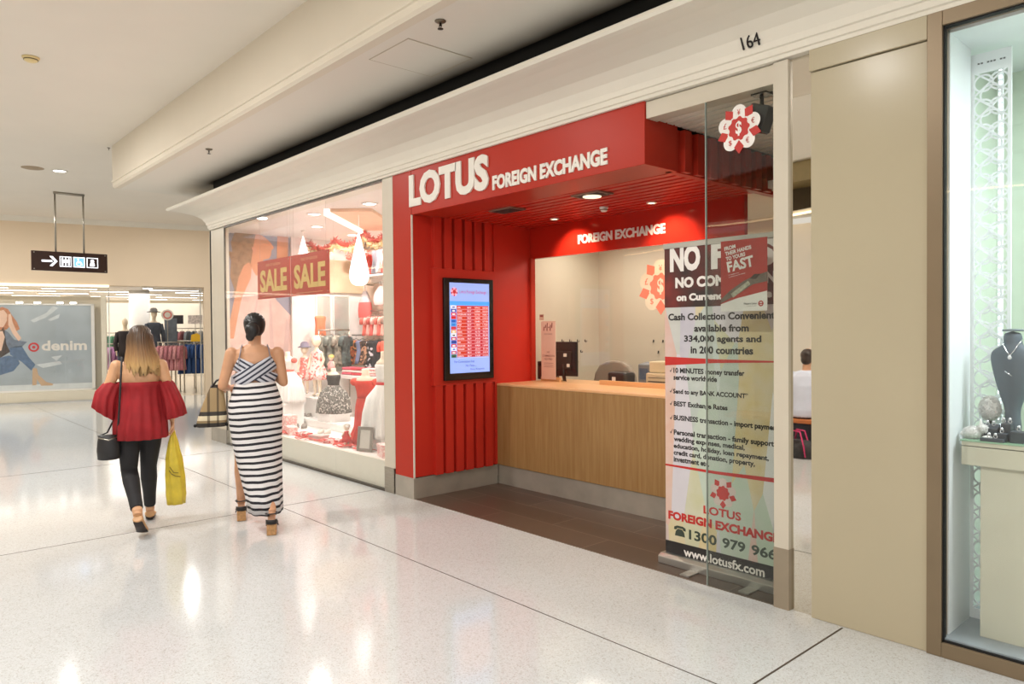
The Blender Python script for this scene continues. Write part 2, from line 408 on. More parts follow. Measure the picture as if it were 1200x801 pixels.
# walls above and beside the shopfronts
mb = MB().box((-11.05, 3.92, 3.09), (5, 4.1, 3.5))
struct(mb, 'wall_front', 'trimwhite', label='cream strip of wall above the shopfront openings', cat='wall')
mb = MB().box((-11.05, 3.905, 0.2), (-10.44, 3.955, 3.10)).box((-11.06, 3.905, 0), (-11.0, 4.35, 3.10))
struct(mb, 'wall_corner', 'beige_frame', label='pale corner pier at the far end of the display window', cat='wall')
struct(MB().box((-11.06, 3.89, 0), (-10.43, 3.96, 0.2)), 'baseboard_corner', 'steel_kick', label='steel base of the pale corner pier', cat='baseboard')
struct(MB().box((-6.245, 3.89, 0.25), (-6.055, 4.10, 3.10)), 'wall_post', 'beige_frame', label='pale post between the display window and the red kiosk', cat='wall')
struct(MB().box((-6.247, 3.885, 0), (-6.075, 4.10, 0.25)), 'baseboard_post', 'steel', label='steel base of the post beside the red kiosk', cat='baseboard')
# display window: glass, base panel, sill
win = thing('window_1', 'large frameless display window of the clothes shop', 'window', (-8.34, 3.9, 0), kind='structure')
MB().box((-2.10, -0.006, 0.02), (-0.009, 0.006, 3.085)).box((-0.003, -0.006, 0.02), (1.072, 0.006, 3.085)).box((1.078, -0.006, 0.02), (2.095, 0.006, 3.085)).build('glass', 'glass', win)
MB().box((-2.10, -0.014, 3.08), (2.095, 0.014, 3.10)).box((-2.11, -0.012, 0), (-2.095, 0.012, 3.09)).box((-2.11, -0.016, 0), (2.095, 0.016, 0.022)).build('frame', M('window_channel', (90, 84, 76), 0.4, 0.6), win)
struct(MB().box((-10.43, 3.93, 0.0), (-6.25, 3.97, 0.29)), 'wall_base', M('window_base', (226, 222, 206), 0.3, var=0.02), label='cream base panel behind the bottom of the display window glass', cat='wall')
# mirror strip, post, beige column
struct(MB().box((-2.092, 3.888, 0.345), (-2.004, 4.02, 3.10)).box((-3.0, 3.905, 2.99), (-2.092, 4.02, 3.10)), 'wall_door_post', 'beige_frame', label='white post and lintel framing the tinted glass pane', cat='wall')
struct(MB().box((-2.094, 3.884, 0), (-2.002, 4.02, 0.345)), 'baseboard_door_post', M('post_base', (160, 146, 126), 0.35, 0.4), label='taupe metal base of the white post beside the banner', cat='baseboard')
struct(MB().box((-2.003, 3.915, 0), (-1.872, 3.93, 3.10)), 'mirror_strip', 'mirror', label='narrow full height mirror strip between white post and beige column', cat='mirror')
mb = MB().box((-1.872, 3.885, 0.0), (-1.287, 4.3, 2.985)).box((-1.876, 3.872, 2.99), (-1.287, 4.3, 3.115))
struct(mb, 'wall_column', 'beige_panel', label='glossy beige clad column right of the mirror strip', cat='wall', bevel=0.004)
struct(MB().box((-11.0, 7.42, 0), (6, 7.5, 3.7)).box((-11.0, 4.1, 3.5), (6, 7.5, 3.58)).box((-11.05, 7.3, 0), (-11.0, 7.5, 3.7)), 'wall_light_stop', 'greywall', label='added wall and roof behind the shops keeping stray light out', cat='wall')  # unseen wall and roof, added to stop world light leaking in above the kiosk
# opposite side of the mall, seen only in the mirror strip
mb = MB().box((-30, -5.3, 0), (6, -5.05, 3.5))
struct(mb, 'wall_back', 'ceiling', label='opposite mall wall', cat='wall')
def wavy(z0, z1, depth, amp, name, mat, label, ph=0.0, thin=0):
    pts = [(x/2.0, -5.06 + depth + amp*math.sin(x*0.55+ph)) for x in range(-56, 13)]
    mb = MB(); out = [(p[0], p[1]) for p in pts] + ([(p[0], p[1]-thin) for p in pts[::-1]] if thin else [(6, -5.4), (-28, -5.4)])
    mb.prism(out, z0, z1, axis='z')
    struct(mb, name, mat, label=label, cat='bulkhead')
wavy(3.63, 3.66, 0.34, 0.30, 'trim_8', 'ledwarm', 'lit edge of the wavy ledge across the mall', 0.4, 0.02)
wavy(3.66, 3.72, 0.30, 0.30, 'trim_9', 'cove', 'wavy ledge across the mall', 0.4)
wavy(4.20, 4.55, 0.25, 0.22, 'trim_10', M('olive_cove', (150, 132, 92), 0.7), 'olive cove of the opposite upper level', 1.4)
wavy(4.56, 4.62, 0.36, 0.22, 'trim_11', 'cove', 'pale lip of the opposite upper level', 1.4)
struct(MB().box((-28, -5.45, 3.7), (6, -5.3, 4.3)), 'wall_back_upper', M('dark_recess', (84, 70, 48), 0.8), label='dark recess above the opposite ledge', cat='wall')
struct(MB().box((-28, -5.5, 4.6), (6, -5.3, 7.5)), 'wall_back_top', 'ceiling', label='upper opposite wall', cat='wall')
# ------------------------------------------------------------------ the red currency exchange kiosk
KX = -5.74
# floor inside
struct(MB().box((KX-0.02, 3.9, -0.05), (-2.05, 8.0, 0.004)), 'floor_kiosk', 'dark_tile', label='dark brown tiled floor of the exchange kiosk', cat='floor')
# left wall with ribs
mb = MB()
mb.box((KX-0.30, 3.905, 0.205), (KX, 5.43, 3.11)).box((-6.052, 3.90, 0.205), (KX-0.29, 4.1, 3.11))
for (y0, y1, z0, z1) in ((4.10, 4.86, 2.20, 2.70), (4.10, 4.86, 0.205, 1.065)):
    n = 6; p = (y1-y0)/n
    for i in range(n): mb.box((KX-0.01, y0+i*p+0.02, z0), (KX+0.045, y0+i*p+p-0.018, z1))
mb.box((KX-0.01, 4.10, 1.065), (KX+0.046, 4.90, 2.20)).box((KX-0.01, 4.90, 0.205), (KX+0.012, 5.42, 2.72))
struct(mb, 'wall_kiosk_left', 'red_deep', label='red ribbed side wall of the kiosk holding the rates screen', cat='wall', bevel=0.003)
struct(MB().box((-6.054, 3.893, 0.2), (-5.742, 3.904, 3.112)), 'wall_pilaster', 'red', label='flat red pilaster at the left edge of the kiosk front', cat='wall')
struct(MB().box((-5.744, 3.890, 0.2), (-5.736, 3.906, 2.69)), 'trim_12', 'trimwhite', label='thin pale corner strip down the red pilaster', cat='trim')
struct(MB().box((-6.054, 3.888, 0), (-5.735, 3.96, 0.2)).box((KX-0.05, 3.9, 0), (KX+0.008, 4.935, 0.2)), 'baseboard_kiosk', 'steel_kick', label='steel kickplate around the red pilaster and ribbed wall', cat='baseboard')
# sign header
hd = thing('shop_sign', 'big red header box with white LOTUS FOREIGN EXCHANGE lettering over the kiosk', 'sign', (-4.37, 3.9, 2.69))
mb = MB().box((-1.366, -0.008, 0), (1.366, 0.36, 0.424))
for i in range(9): mb.box((1.33, 0.42+i*0.16, 0.006), (1.385, 0.42+i*0.16+0.085, 0.298))
mb.box((1.28, 0.30, 0.0), (1.345, 1.95, 0.30))
mb.build('header_box', 'red', hd, bevel=0.003)
t = MB(); t.text('LOTUS', -1.385, -0.225, 0.068, 0.370, -0.022, -0.008, 0.05); t.build('lettering', 'letter_white', hd)['label'] = 'big raised white word LOTUS'
t = MB(); t.text('FOREIGN EXCHANGE', -0.178, 1.05, 0.052, 0.170, -0.019, -0.008, 0.045); t.build('lettering', 'letter_white', hd)['label'] = 'smaller raised white words FOREIGN EXCHANGE'
# slatted red ceiling
mb = MB().box((KX, 4.26, 2.745), (-3.06, 5.45, 2.78))
y = 4.28
while y < 5.40:
    mb.box((KX, y, 2.692), (-3.06, y+0.066, 2.75)); y += 0.108
struct(mb, 'ceiling_kiosk', 'red_deep', label='red slatted ceiling inside the kiosk', cat='ceiling')
# white slatted ceiling over the entrance
mb = MB().box((-3.0, 3.95, 3.03), (-2.06, 7.0, 3.06))
y = 3.97
while y < 6.9:
    mb.box((-3.0, y, 3.0), (-2.06, y+0.06, 3.035)); y += 0.085
struct(mb, 'ceiling_entrance', 'trimwhite', label='white slatted ceiling behind the tinted glass', cat='ceiling')
struct(MB().box((-2.06, 4.02, 0), (-2.0, 8, 3.1)), 'wall_kiosk_right', 'greywall', label='grey side wall behind the tinted glass', cat='wall')
# fascia with smaller lettering
fs = thing('inner_sign', 'inner red fascia board with white FOREIGN EXCHANGE over the teller glass', 'sign', (-4.37, 5.42, 2.36))
MB().box((-1.37, 0, 0), (1.2, 0.05, 0.42)).build('board', 'red_gloss', fs)
t = MB(); t.text('FOREIGN EXCHANGE', -0.652, 0.415, 0.098, 0.190, -0.007, 0, 0.04); t.build('lettering', 'letter_white', fs)
# teller screen, jambs and back room
struct(MB().box((KX+0.01, 5.40, 1.05), (-5.695, 5.46, 2.37)), 'trim_13', 'red', label='red jamb at the left of the teller glass', cat='trim')
wn = thing('window_2', 'clear teller glass above the wooden counter', 'window', (-4.2, 5.45, 1.05), kind='structure')
MB().box((-1.49, 0, 0.0), (0.55, 0.008, 1.31)).box((0.556, 0, 0.0), (1.6, 0.008, 1.31)).build('glass', 'glass_teller', wn)
struct(MB().box((-6.06, 5.43, 0), (-6.05, 6.95, 2.75)), 'wall_teller_left', 'cream', label='cream left wall of the teller room', cat='wall')
struct(MB().box((-6.06, 6.9, 0), (-2.06, 7.0, 2.75)), 'wall_teller_back', 'cream', label='cream back wall of the teller room', cat='wall')
struct(MB().box((-6.06, 5.46, 2.72), (-2.06, 7.0, 2.78)), 'ceiling_teller', 'white', label='teller room ceiling', cat='ceiling')
# counter
ct = thing('service_counter', 'oak fronted service counter on a steel plinth', 'counter', (-4.2, 5.2, 0.004))
mb = MB().box((-1.535, -0.27, 0.2), (1.6, -0.23, 1.02)); mb.build('front_panel', 'wood', ct, bevel=0.002)
MB().box((-1.535, -0.255, 0.0), (1.6, -0.20, 0.2)).build('kickplate', 'steel_kick', ct)
MB().box((-1.535, -0.272, 1.02), (1.6, 0.70, 1.042)).build('worktop', 'wood_top', ct, bevel=0.003)
MB().box((-1.5, -0.2, 0.0), (1.6, 0.6, 1.015)).build('carcass', 'wood', ct)
# rates screen
sc = thing('rates_screen', 'black framed portrait screen of currency rates on the red ribbed wall', 'screen', (KX+0.048, 4.52, 1.11))
# local frame: reader faces +x; x' runs to +y
SM = text_mat((0, 0, 0), (0, 1, 0), (0, 0, 1))   # local x->+Y, z->Z, -y->+X
mb = MB(SM).box((-0.31, -0.035, 0), (0.31, 0.0, 1.0)); mb.build('bezel', 'blackgloss', sc, bevel=0.006)
MAT['screen_blue'] = emis('screen_blue', (146, 172, 236), 0.72)
MAT['screen_red'] = emis('screen_red', (188, 50, 60), 0.62); MAT['screen_red2'] = emis('screen_red_dark', (196, 60, 40), 0.62)
MAT['screen_white'] = emis('screen_white', (226, 214, 226), 0.8); MAT['screen_bar'] = emis('screen_bar', (70, 150, 235), 0.85); MAT['screen_ink'] = emis('screen_ink', (60, 80, 150), 0.7)
MB(SM).box((-0.25, -0.038, 0.07), (0.25, -0.0345, 0.955)).build('display', 'screen_blue', sc)
t = MB(SM)
t.box((-0.25, -0.0405, 0.735), (0.25, -0.0375, 0.775)); t.build('header_bar', 'screen_bar', sc)
t = MB(SM); t.box((-0.165, -0.0405, 0.225), (0.235, -0.0375, 0.732)); t.build('rates_table', 'screen_red', sc)
t = MB(SM); t.box((-0.165, -0.0412, 0.225), (-0.055, -0.0402, 0.732)); t.box((0.045, -0.0412, 0.5), (0.235, -0.0402, 0.732)); t.build('table_column', 'screen_red2', sc)
t = MB(SM)
rows = [('USD', '0.7412', '0.8120'), ('POUND', '0.5560', '0.6155'), ('SWITZERLAND', '0.7102', '0.8017'), ('CHINA', '4.6500', '5.4210'), ('EURO', '0.6480', '0.7105'), ('FIJI', '1.4800', '1.7200'), ('HKD', '5.7100', '6.4200'), ('INDIA', '46.120', '55.210'), ('JAPAN', '79.100', '88.340'), ('MALAYSIA', '2.9300', '3.4820'), ('NZD', '1.0230', '1.1320'), ('SINGAPORE', '0.9820', '1.0940'), ('THAILAND', '23.410', '27.120'), ('USA', '0.7400', '0.8110'), ('SAFRICA', '9.4200', '11.210')]
for i, (a, b, c) in enumerate(rows):
    z = 0.706 - i*0.0342
    t.text(a, -0.16, -0.16+0.009*len(a)+0.012, z, z+0.014, -0.0416, None, 0.02)
    t.text('BUY', -0.035, 0.015, z, z+0.014, -0.0416, None, 0.02)
    t.text(b, 0.06, 0.125, z, z+0.014, -0.0416, None, 0.02); t.text(c, 0.16, 0.228, z, z+0.014, -0.0416, None, 0.02)
    t.box((-0.165, -0.0414, z-0.011), (0.235, -0.0411, z-0.009))
t.build('figures', 'screen_white', sc)
t = MB(SM); t.text('Lotus Foreign Exchange', -0.13, 0.21, 0.845, 0.885, -0.0395, None, 0.0); t.build('heading', 'screen_red', sc)
t = MB(SM); t.text('For Commission free', -0.2, 0.05, 0.17, 0.195, -0.0395, None, 0.0); t.text('No Fees...', -0.06, 0.07, 0.13, 0.152, -0.0395, None, 0.0); t.text('Rate Request', 0.0, 0.18, 0.09, 0.112, -0.0395, None, 0.0)
t.build('footer_text', 'screen_ink', sc)
flags = [((240, 240, 240), (60, 90, 170)), ((40, 60, 140), (240, 240, 245)), ((200, 40, 50), (245, 245, 245)), ((200, 40, 40), (190, 30, 40)), ((40, 100, 190), (30, 80, 170)), ((60, 140, 210), (50, 110, 190)), ((190, 50, 60), (200, 60, 70)), ((240, 160, 60), (240, 240, 240)), ((245, 245, 245), (40, 50, 60)), ((190, 60, 70), (240, 240, 240)), ((40, 60, 140), (50, 70, 150)), ((200, 50, 60), (245, 245, 245)), ((240, 240, 245), (50, 110, 200)), ((190, 80, 90), (220, 220, 230)), ((50, 110, 70), (60, 60, 60))]
for i, (c1, c2) in enumerate(flags):
    z = 0.702 - i*0.0342
    f = MB(SM); f.box((-0.235, -0.0405, z), (-0.175, -0.0375, z+0.03)); f.mi = 1; f.box((-0.222, -0.0412, z+0.006), (-0.19, -0.0402, z+0.02))
    f.build('flag', mats=[emis('flag_%d' % i, c1, 0.7), emis('flag_mark_%d' % i, c2, 0.7)], parent=sc)
def petal_logo(mb_r, mb_w, cx, cz, R, y, ry, small=False):
    """round five petal currency flower: white coin petals between red diamonds round a red cog"""
    for k in range(5):
        a = PI/2 + k*2*PI/5
        mb_w.disc((cx+0.60*R*math.cos(a), 0, cz+0.60*R*math.sin(a)), 0.31*R, (y, y+ry), 20)
        b = a + PI/5; px, pz = cx+0.70*R*math.cos(b), cz+0.70*R*math.sin(b); s = 0.26*R
        ca, sa = math.cos(b), math.sin(b)
        mb_r.prism([(px+s*ca, pz+s*sa), (px-s*sa*0.8, pz+s*ca*0.8), (px-s*ca, pz-s*sa), (px+s*sa*0.8, pz-s*ca*0.8)], y-0.0006, y+ry)
    n = 36; pts = []
    for i in range(n):
        rr = R*(0.40 if (i//2) % 2 else 0.46); a = 2*PI*i/n; pts.append((cx+rr*math.cos(a), cz+rr*math.sin(a)))
    mb_w.prism([(cx+(p[0]-cx)*1.12, cz+(p[1]-cz)*1.12) for p in pts], y-0.001, y+ry)
    mb_r.prism(pts, y-0.002, y+ry)
def logo_text(o, mw_, mr_, R, y):
    t = MB(); t.text('$', -0.13*R, 0.13*R, -0.28*R, 0.28*R, y-0.003, None, 0.03); t.build('dollar_sign', mw_, o)
    for k, ch in enumerate('¥£$€€'):
        a = PI/2 + k*2*PI/5; px, pz = 0.62*R*math.cos(a), 0.62*R*math.sin(a)
        t = MB(); t.text(ch, px-0.07*R, px+0.07*R, pz-0.11*R, pz+0.11*R, y-0.0012, None, 0.0); t.build('currency_sign', mr_, o)
r_, w_ = MB(SM), MB(SM); petal_logo(r_, w_, -0.195, 0.865, 0.048, -0.040, 0.002)
r_.build('emblem', 'screen_red', sc); w_.build('emblem_petals', emis('petal_pink', (230, 170, 190), 0.7), sc)
# vents, downlights and detectors in the kiosk ceiling
def ceiling_vent(x, y, z, label, w=0.15):
    o = thing('ceiling_vent', label, 'vent', (x, y, z), group='square vents in the kiosk ceiling')
    mb = MB().box((-w, -w*0.62, -0.012), (w, w*0.62, 0.0)); mb.build('frame', M('vent_frame', (150, 128, 112), 0.4, 0.4), o)
    mb = MB()
    for k in range(4):
        s = w*0.86*(1-k*0.24); mb.box((-s, -s*0.62, -0.014-k*0.002), (s, s*0.62, -0.012))
    mb.build('louvre', M('vent_dark', (42, 30, 26), 0.6), o)
    return o
ceiling_vent(-4.95, 4.40, 2.69, 'dark square vent at the left of the kiosk ceiling')
v = ceiling_vent(-3.95, 4.43, 2.69, 'square vent with a round lit centre at the right of the kiosk ceiling')
MB().disc((0, 0, 0), 0.075, (-0.024, -0.018), 24, 'z').build('lamp', emis('vent_lamp', (255, 236, 205), 1.2), v)
spot('vent_lamp_beam', (-3.95, 4.43, 2.66), (-4.5, 4.7, 0.6), 60, (1, 0.88, 0.70), math.radians(150), 0.8, 0.07)
def downlight(x, y, z, r, label, group, power=0, target=None, mat='ledwarm'):
    o = thing('downlight', label, 'ceiling light', (x, y, z), group=group)
    MB().lathe([(r, 0), (r*1.3, -0.002), (r*1.32, -0.008), (r*1.05, -0.012), (r, -0.004)], n=24).build('trim_ring', 'white', o)
    MB().disc((0, 0, 0), r*0.98, (-0.006, -0.001), 24, 'z').build('lens', mat, o)
    if power: spot('downlight_beam', (x, y, z-0.02), target, power, (1, 0.80, 0.58), math.radians(100), 0.7)
    return o
for x, lb in ((-5.06, 'small bright downlight left of the kiosk ceiling before the inner red fascia'), (-3.88, 'small bright downlight right of the kiosk ceiling before the inner red fascia')):
    downlight(x, 5.12, 2.692, 0.035, lb, 'downlights in the kiosk ceiling', 40, (x+0.02, 5.43, 2.20))
def detector(x, y, z, label, r=0.05, mat='white', name='smoke_detector', cat='smoke detector'):
    o = thing(name, label, cat, (x, y, z))
    MB().lathe([(r*1.0, 0), (r*1.0, -0.012), (r*0.9, -0.018), (r*0.8, -0.02), (r*0.78, -0.032), (r*0.55, -0.044), (0.001, -0.046)], n=24).build('body', mat, o)
    MB().lathe([(r*0.84, -0.022), (r*0.84, -0.030), (r*0.80, -0.030), (r*0.80, -0.022)], n=24).build('slot_ring', M('slot_dark', (120, 100, 70), 0.6), o)
    return o
detector(-4.30, 4.98, 2.692, 'small pale detector on the kiosk slats between the two downlights', 0.04)

# things on and behind the counter
mo = thing('monitor', 'black computer monitor seen from behind on the wooden counter', 'monitor', (-5.44, 5.63, 1.008), rz=math.radians(12))
MB().box((-0.165, 0.0, 0.09), (0.165, 0.03, 0.46)).build('screen_case', M('monitor_black', (34, 30, 28), 0.35), mo, bevel=0.006)
MB().box((-0.10, -0.02, 0.16), (0.10, 0.004, 0.36)).build('rear_cover', M('monitor_rear', (44, 40, 37), 0.45), mo, bevel=0.008)
MB().box((-0.12, 0.03, 0.11), (0.12, 0.033, 0.44)).build('display', M('monitor_glass', (20, 22, 26), 0.1), mo)
MB().tube([(0, 0.0, 0.22), (0, 0.0, 0.10), (0, 0.02, 0.02)], [0.025, 0.02, 0.02]).build('neck', M('monitor_neck', (36, 34, 32), 0.4), mo)
MB().lathe([(0.10, 0), (0.10, 0.010), (0.03, 0.018), (0.001, 0.018)], n=24, sy=0.75).build('base', M('monitor_base', (40, 38, 36), 0.3), mo)
MB().tube([(0.02, -0.02, 0.10), (0.06, -0.05, 0.04), (0.05, -0.03, 0.01), (0.10, -0.02, 0.004)], 0.004).build('cable', 'black', mo)
MB().box((0.01, -0.0215, 0.30), (0.05, -0.0195, 0.335)).build('sticker', 'white', mo); MB().box((0.05, -0.0215, 0.19), (0.085, -0.0195, 0.225)).build('sticker', 'white', mo)
MAT['notice_ink'] = M('notice_ink', (150, 96, 90), 0.7)
nt_ = thing('paper_notice', 'tall pink paper notice taped inside the teller glass beside the monitor', 'notice', (-5.515, 5.474, 1.07))
MB().box((-0.108, 0, 0), (0.108, 0.003, 0.62)).build('paper', M('pink_paper', (242, 214, 200), 0.7), nt_)
t = MB()
for i in range(6): 
    t.prism([(-0.075+i*0.024, 0.52+0.03*(i % 2)), (-0.06+i*0.024, 0.515+0.03*(i % 2)), (-0.055+i*0.024, 0.56+0.02*(i % 3)), (-0.068+i*0.024, 0.562+0.02*(i % 3))], -0.001, 0.001)
t.build('print', 'notice_ink', nt_)
t = MB(); t.text('EXCHANGE', -0.06, 0.06, 0.475, 0.49, -0.001, None, 0.0); t.build('print', 'notice_ink', nt_)
for z, wd, s in ((0.28, 0.02, 'NO'), (0.24, 0.09, 'COMMISSION'), (0.205, 0.06, 'NO FEES')): t = MB(); t.text(s, -wd, wd, z, z+0.02, -0.001, None, 0.01); t.build('print', 'notice_ink', nt_)
t = MB()
for z in (0.17, 0.15, 0.13): t.box((-0.07, -0.001, z), (0.07, 0.0, z+0.004))
t.build('print', 'notice_ink', nt_)
sn = thing('paper_note', 'small faint paper note stuck high on the teller glass left of the pink notice', 'note', (-5.615, 5.474, 1.70))
MB().box((-0.035, 0, 0), (0.035, 0.002, 0.065)).build('paper', M('note_paper', (226, 208, 190), 0.7), sn)
MB().box((-0.025, -0.0008, 0.035), (0.025, 0, 0.055)).build('print', 'notice_ink', sn)
bx = thing('card_reader_box', 'dark brown box at the left end of the counter behind the glass', 'box', (-5.78, 5.72, 1.046))
MB().box((-0.10, -0.06, 0), (0.13, 0.06, 0.20)).build('case', M('brown_box', (74, 44, 38), 0.5), bx, bevel=0.008)
MB().box((-0.08, -0.0615, 0.15), (0.11, -0.0595, 0.18)).build('slot', 'black', bx)
def tray(x0, x1, y, label):
    o = thing('counter_ledge', label, 'counter ledge', ((x0+x1)/2, y, 1.046))
    a = (x1-x0)/2
    MB().box((-a, -0.012, 0), (a, 0.012, 0.045)).build('lip', 'wood_top', o, bevel=0.002); MB().box((-a, 0.012, 0), (a, 0.03, 0.02)).build('foot', 'wood', o)
tray(-5.67, -5.38, 5.52, 'short wooden ledge on the counter left of the monitor')
tray(-4.83, -3.98, 5.52, 'long wooden ledge on the counter right of the monitor')
ch = thing('office_chair', 'grey rounded office chair back showing above the counter', 'chair', (-5.27, 6.28, 0.004), rz=math.radians(8))
pts = [(-0.27, 0.78), (-0.275, 0.98), (-0.25, 1.10), (-0.19, 1.19), (-0.10, 1.235), (0, 1.245), (0.10, 1.235), (0.19, 1.19), (0.25, 1.10), (0.275, 0.98), (0.27, 0.78), (0.2, 0.70), (-0.2, 0.70)]
MB().prism(pts, -0.04, 0.035).build('backrest', M('chair_grey', (150, 140, 128), 0.8, bump=0.2), ch, bevel=0.02)
MB().lathe([(0.25, 0), (0.27, 0.03), (0.26, 0.07), (0.001, 0.085)], (0, 0.25, 0.44)).build('seat', M('chair_seat', (140, 132, 122), 0.8), ch)
MB().tube([(0, 0.02, 0.8), (0, 0.06, 0.5), (0, 0.2, 0.42)], 0.03).build('spine', 'black', ch)
MB().tube([(0, 0.25, 0.08), (0, 0.25, 0.45)], 0.03).build('column', 'steel', ch)
for k in range(5):
    a = 2*PI*k/5 + 0.3; MB().tube([(0, 0.25, 0.09), (0.28*math.cos(a), 0.25+0.28*math.sin(a), 0.05)], [0.025, 0.015]).ball((0.28*math.cos(a), 0.25+0.28*math.sin(a), 0.028), 0.028, 8).build('foot', 'black', ch)
pr = thing('label_printer', 'small black printer with a white tag on the counter beside the chair', 'printer', (-4.70, 5.66, 1.046))
MB().box((-0.12, -0.05, 0), (0.12, 0.12, 0.125)).build('case', M('printer_black', (40, 34, 32), 0.4), pr, bevel=0.03)
MB().box((-0.05, -0.053, 0.03), (-0.005, -0.048, 0.075)).build('tag', 'white', pr); MB().box((-0.08, 0.02, 0.122), (0.08, 0.05, 0.128)).build('paper_slot', 'black', pr)
g = thing('note_counter', 'blue grey machine behind the small black printer', 'machine', (-4.58, 5.92, 1.046), rz=0.05)
MB().prism([(-0.12, 0), (0.14, 0), (0.14, 0.16), (0.02, 0.22), (-0.12, 0.2)], 0, 0.14, axis='x').build('case', M('blue_grey', (112, 116, 122), 0.5), g, bevel=0.01)
MB().box((0.02, -0.121, 0.05), (0.12, -0.118, 0.16)).build('panel', M('panel_blue', (70, 84, 110), 0.4), g)
g = thing('office_printer', 'cream desktop printer on the counter right of the small black printer', 'printer', (-4.17, 5.72, 1.046))
MB().box((-0.17, -0.10, 0), (0.17, 0.16, 0.13)).build('base', M('printer_cream', (196, 180, 150), 0.5), g, bevel=0.012)
MB().box((-0.16, -0.06, 0.13), (0.16, 0.15, 0.24)).build('lid', M('printer_lid', (212, 196, 162), 0.5), g, bevel=0.012)
MB().box((-0.14, -0.103, 0.045), (0.14, -0.098, 0.055)).box((-0.14, -0.103, 0.085), (0.14, -0.098, 0.09)).build('paper_slot', M('slot_brown', (70, 60, 50), 0.6), g)
g = thing('cash_dispenser', 'pale green grey machine on the counter beside the banner edge', 'machine', (-3.80, 5.60, 1.046))
MB().box((-0.12, -0.10, 0), (0.12, 0.12, 0.215)).build('case', M('machine_green', (168, 160, 132), 0.45), g, bevel=0.01)
MB().box((-0.16, -0.18, 0), (0.16, -0.08, 0.012)).build('tray', M('machine_tray', (150, 142, 118), 0.45), g)
MB().box((-0.10, -0.103, 0.15), (0.10, -0.099, 0.19)).build('panel', M('machine_panel', (110, 106, 88), 0.4), g)
# little black hooks on the back walls
def hook(x, y, z, lb, rz=0):
    o = thing('wall_hook', lb, 'hook', (x, y, z), rz, group='small dark wall hooks'); o.scale = (0.7, 0.7, 0.7)
    MB().box((-0.012, 0, -0.012), (0.012, 0.004, 0.03)).build('plate', 'black', o)
    MB().tube([(0, 0, 0), (0, -0.02, -0.012), (0.012, -0.028, -0.004), (0.02, -0.022, 0.012)], 0.005, 6).build('prong', 'black', o)

HK = [(6.235, 1.461), (6.367, 1.458), (6.503, 1.456), (6.641, 1.454), (6.426, 1.329), (6.562, 1.325), (6.485, 1.203)]
for i, (y, z) in enumerate(HK[:4]): hook(-6.049, y, z, '%s of four dark hooks in a row on the left wall above the monitor' % ordinal(i), PI/2)
for i, (y, z) in enumerate(HK[4:6]): hook(-6.049, y, z, '%s hook of the pair below the row of four on the left wall' % ordinal(i), PI/2)
hook(-6.049, HK[6][0], HK[6][1], 'lowest single dark hook on the left wall beside the monitor', PI/2)
hook(-5.21, 6.896, 1.45, 'left upper dark hook on the back wall beside the banner edge')
hook(-5.076, 6.896, 1.45, 'right upper dark hook on the back wall beside the banner edge')
hook(-5.14, 6.896, 1.322, 'lower dark hook on the back wall beside the banner edge')
# red flower decal on the teller glass, half behind the banner
dc = thing('window_decal', 'faint red currency flower decal on the teller glass beside the banner', 'decal', (-4.03, 5.448, 1.985))
MAT['decal_red'] = M('decal_red', (226, 120, 96), 0.5); MAT['decal_pale'] = M('decal_pale', (216, 202, 178), 0.5)
r_, w_ = MB(), MB(); petal_logo(r_, w_, 0, 0, 0.27, -0.002, 0.003)
r_.build('diamonds', 'decal_red', dc); w_.build('petals', 'decal_pale', dc)
logo_text(dc, 'decal_pale', 'decal_red', 0.27, -0.003)
# ------------------------------------------------------------------ tinted pane, its stickers, and the roll-up banner
gp = thing('window_3', 'tall tinted glass pane beside the kiosk entrance', 'window', (-2.317, 3.9, 0.004), kind='structure')
MB().box((-0.225, -0.006, 0), (0.225, 0.006, 2.982)).build('glass', 'glass_tint', gp)
MB().box((-0.227, -0.0075, 0), (-0.222, 0.0075, 2.982)).build('edge', M('glass_edge', (150, 158, 150), 0.25), gp)
MAT['sticker_red'] = M('sticker_red', (190, 44, 36), 0.45); MAT['sticker_white'] = M('sticker_white', (238, 232, 226), 0.45)
dc = thing('window_decal', 'red and white currency flower sticker high on the tinted glass', 'decal', (-2.310, 3.892, 2.778))
r_, w_ = MB(), MB(); petal_logo(r_, w_, 0, 0, 0.155, -0.002, 0.003)
r_.build('diamonds', 'sticker_red', dc); w_.build('petals', 'sticker_white', dc)
logo_text(dc, 'sticker_white', 'sticker_red', 0.155, -0.003)
# poster on the glass
ps = thing('poster', 'red poster reading FAST taped on the tinted glass over the banner', 'poster', (-2.294, 3.911, 1.70))
MB().box((-0.152, -0.002, 0), (0.152, 0.0, 0.425)).build('sheet', M('poster_red', (176, 50, 42), 0.4, var=0.12, scale=5), ps)
MB().prism([(-0.152, 0), (0.152, 0), (0.152, 0.115), (-0.04, 0.078), (-0.152, 0.045)], -0.0028, -0.0015).build('white_field', 'sticker_white', ps)
SK = text_mat((-0.115, 0, 0.31), (0.985, 0, 0.17), (-0.17, 0, 0.985))
t = MB(SK)
for i, (s, wd) in enumerate((('FROM', 0.075), ('THEIR HANDS', 0.175), ('TO YOURS', 0.13))): t.text(s, 0, wd, 0.056-i*0.031, 0.080-i*0.031, -0.003, None, 0.035)
t.text('FAST', 0.0, 0.175, -0.078, -0.012, -0.003, None, 0.035)
t.text('A reliable way', 0.0, 0.07, -0.098, -0.090, -0.003, None, 0.01); t.text('to send money worldwide', 0.0, 0.11, -0.110, -0.102, -0.003, None, 0.01)
t.build('lettering', 'sticker_white', ps)
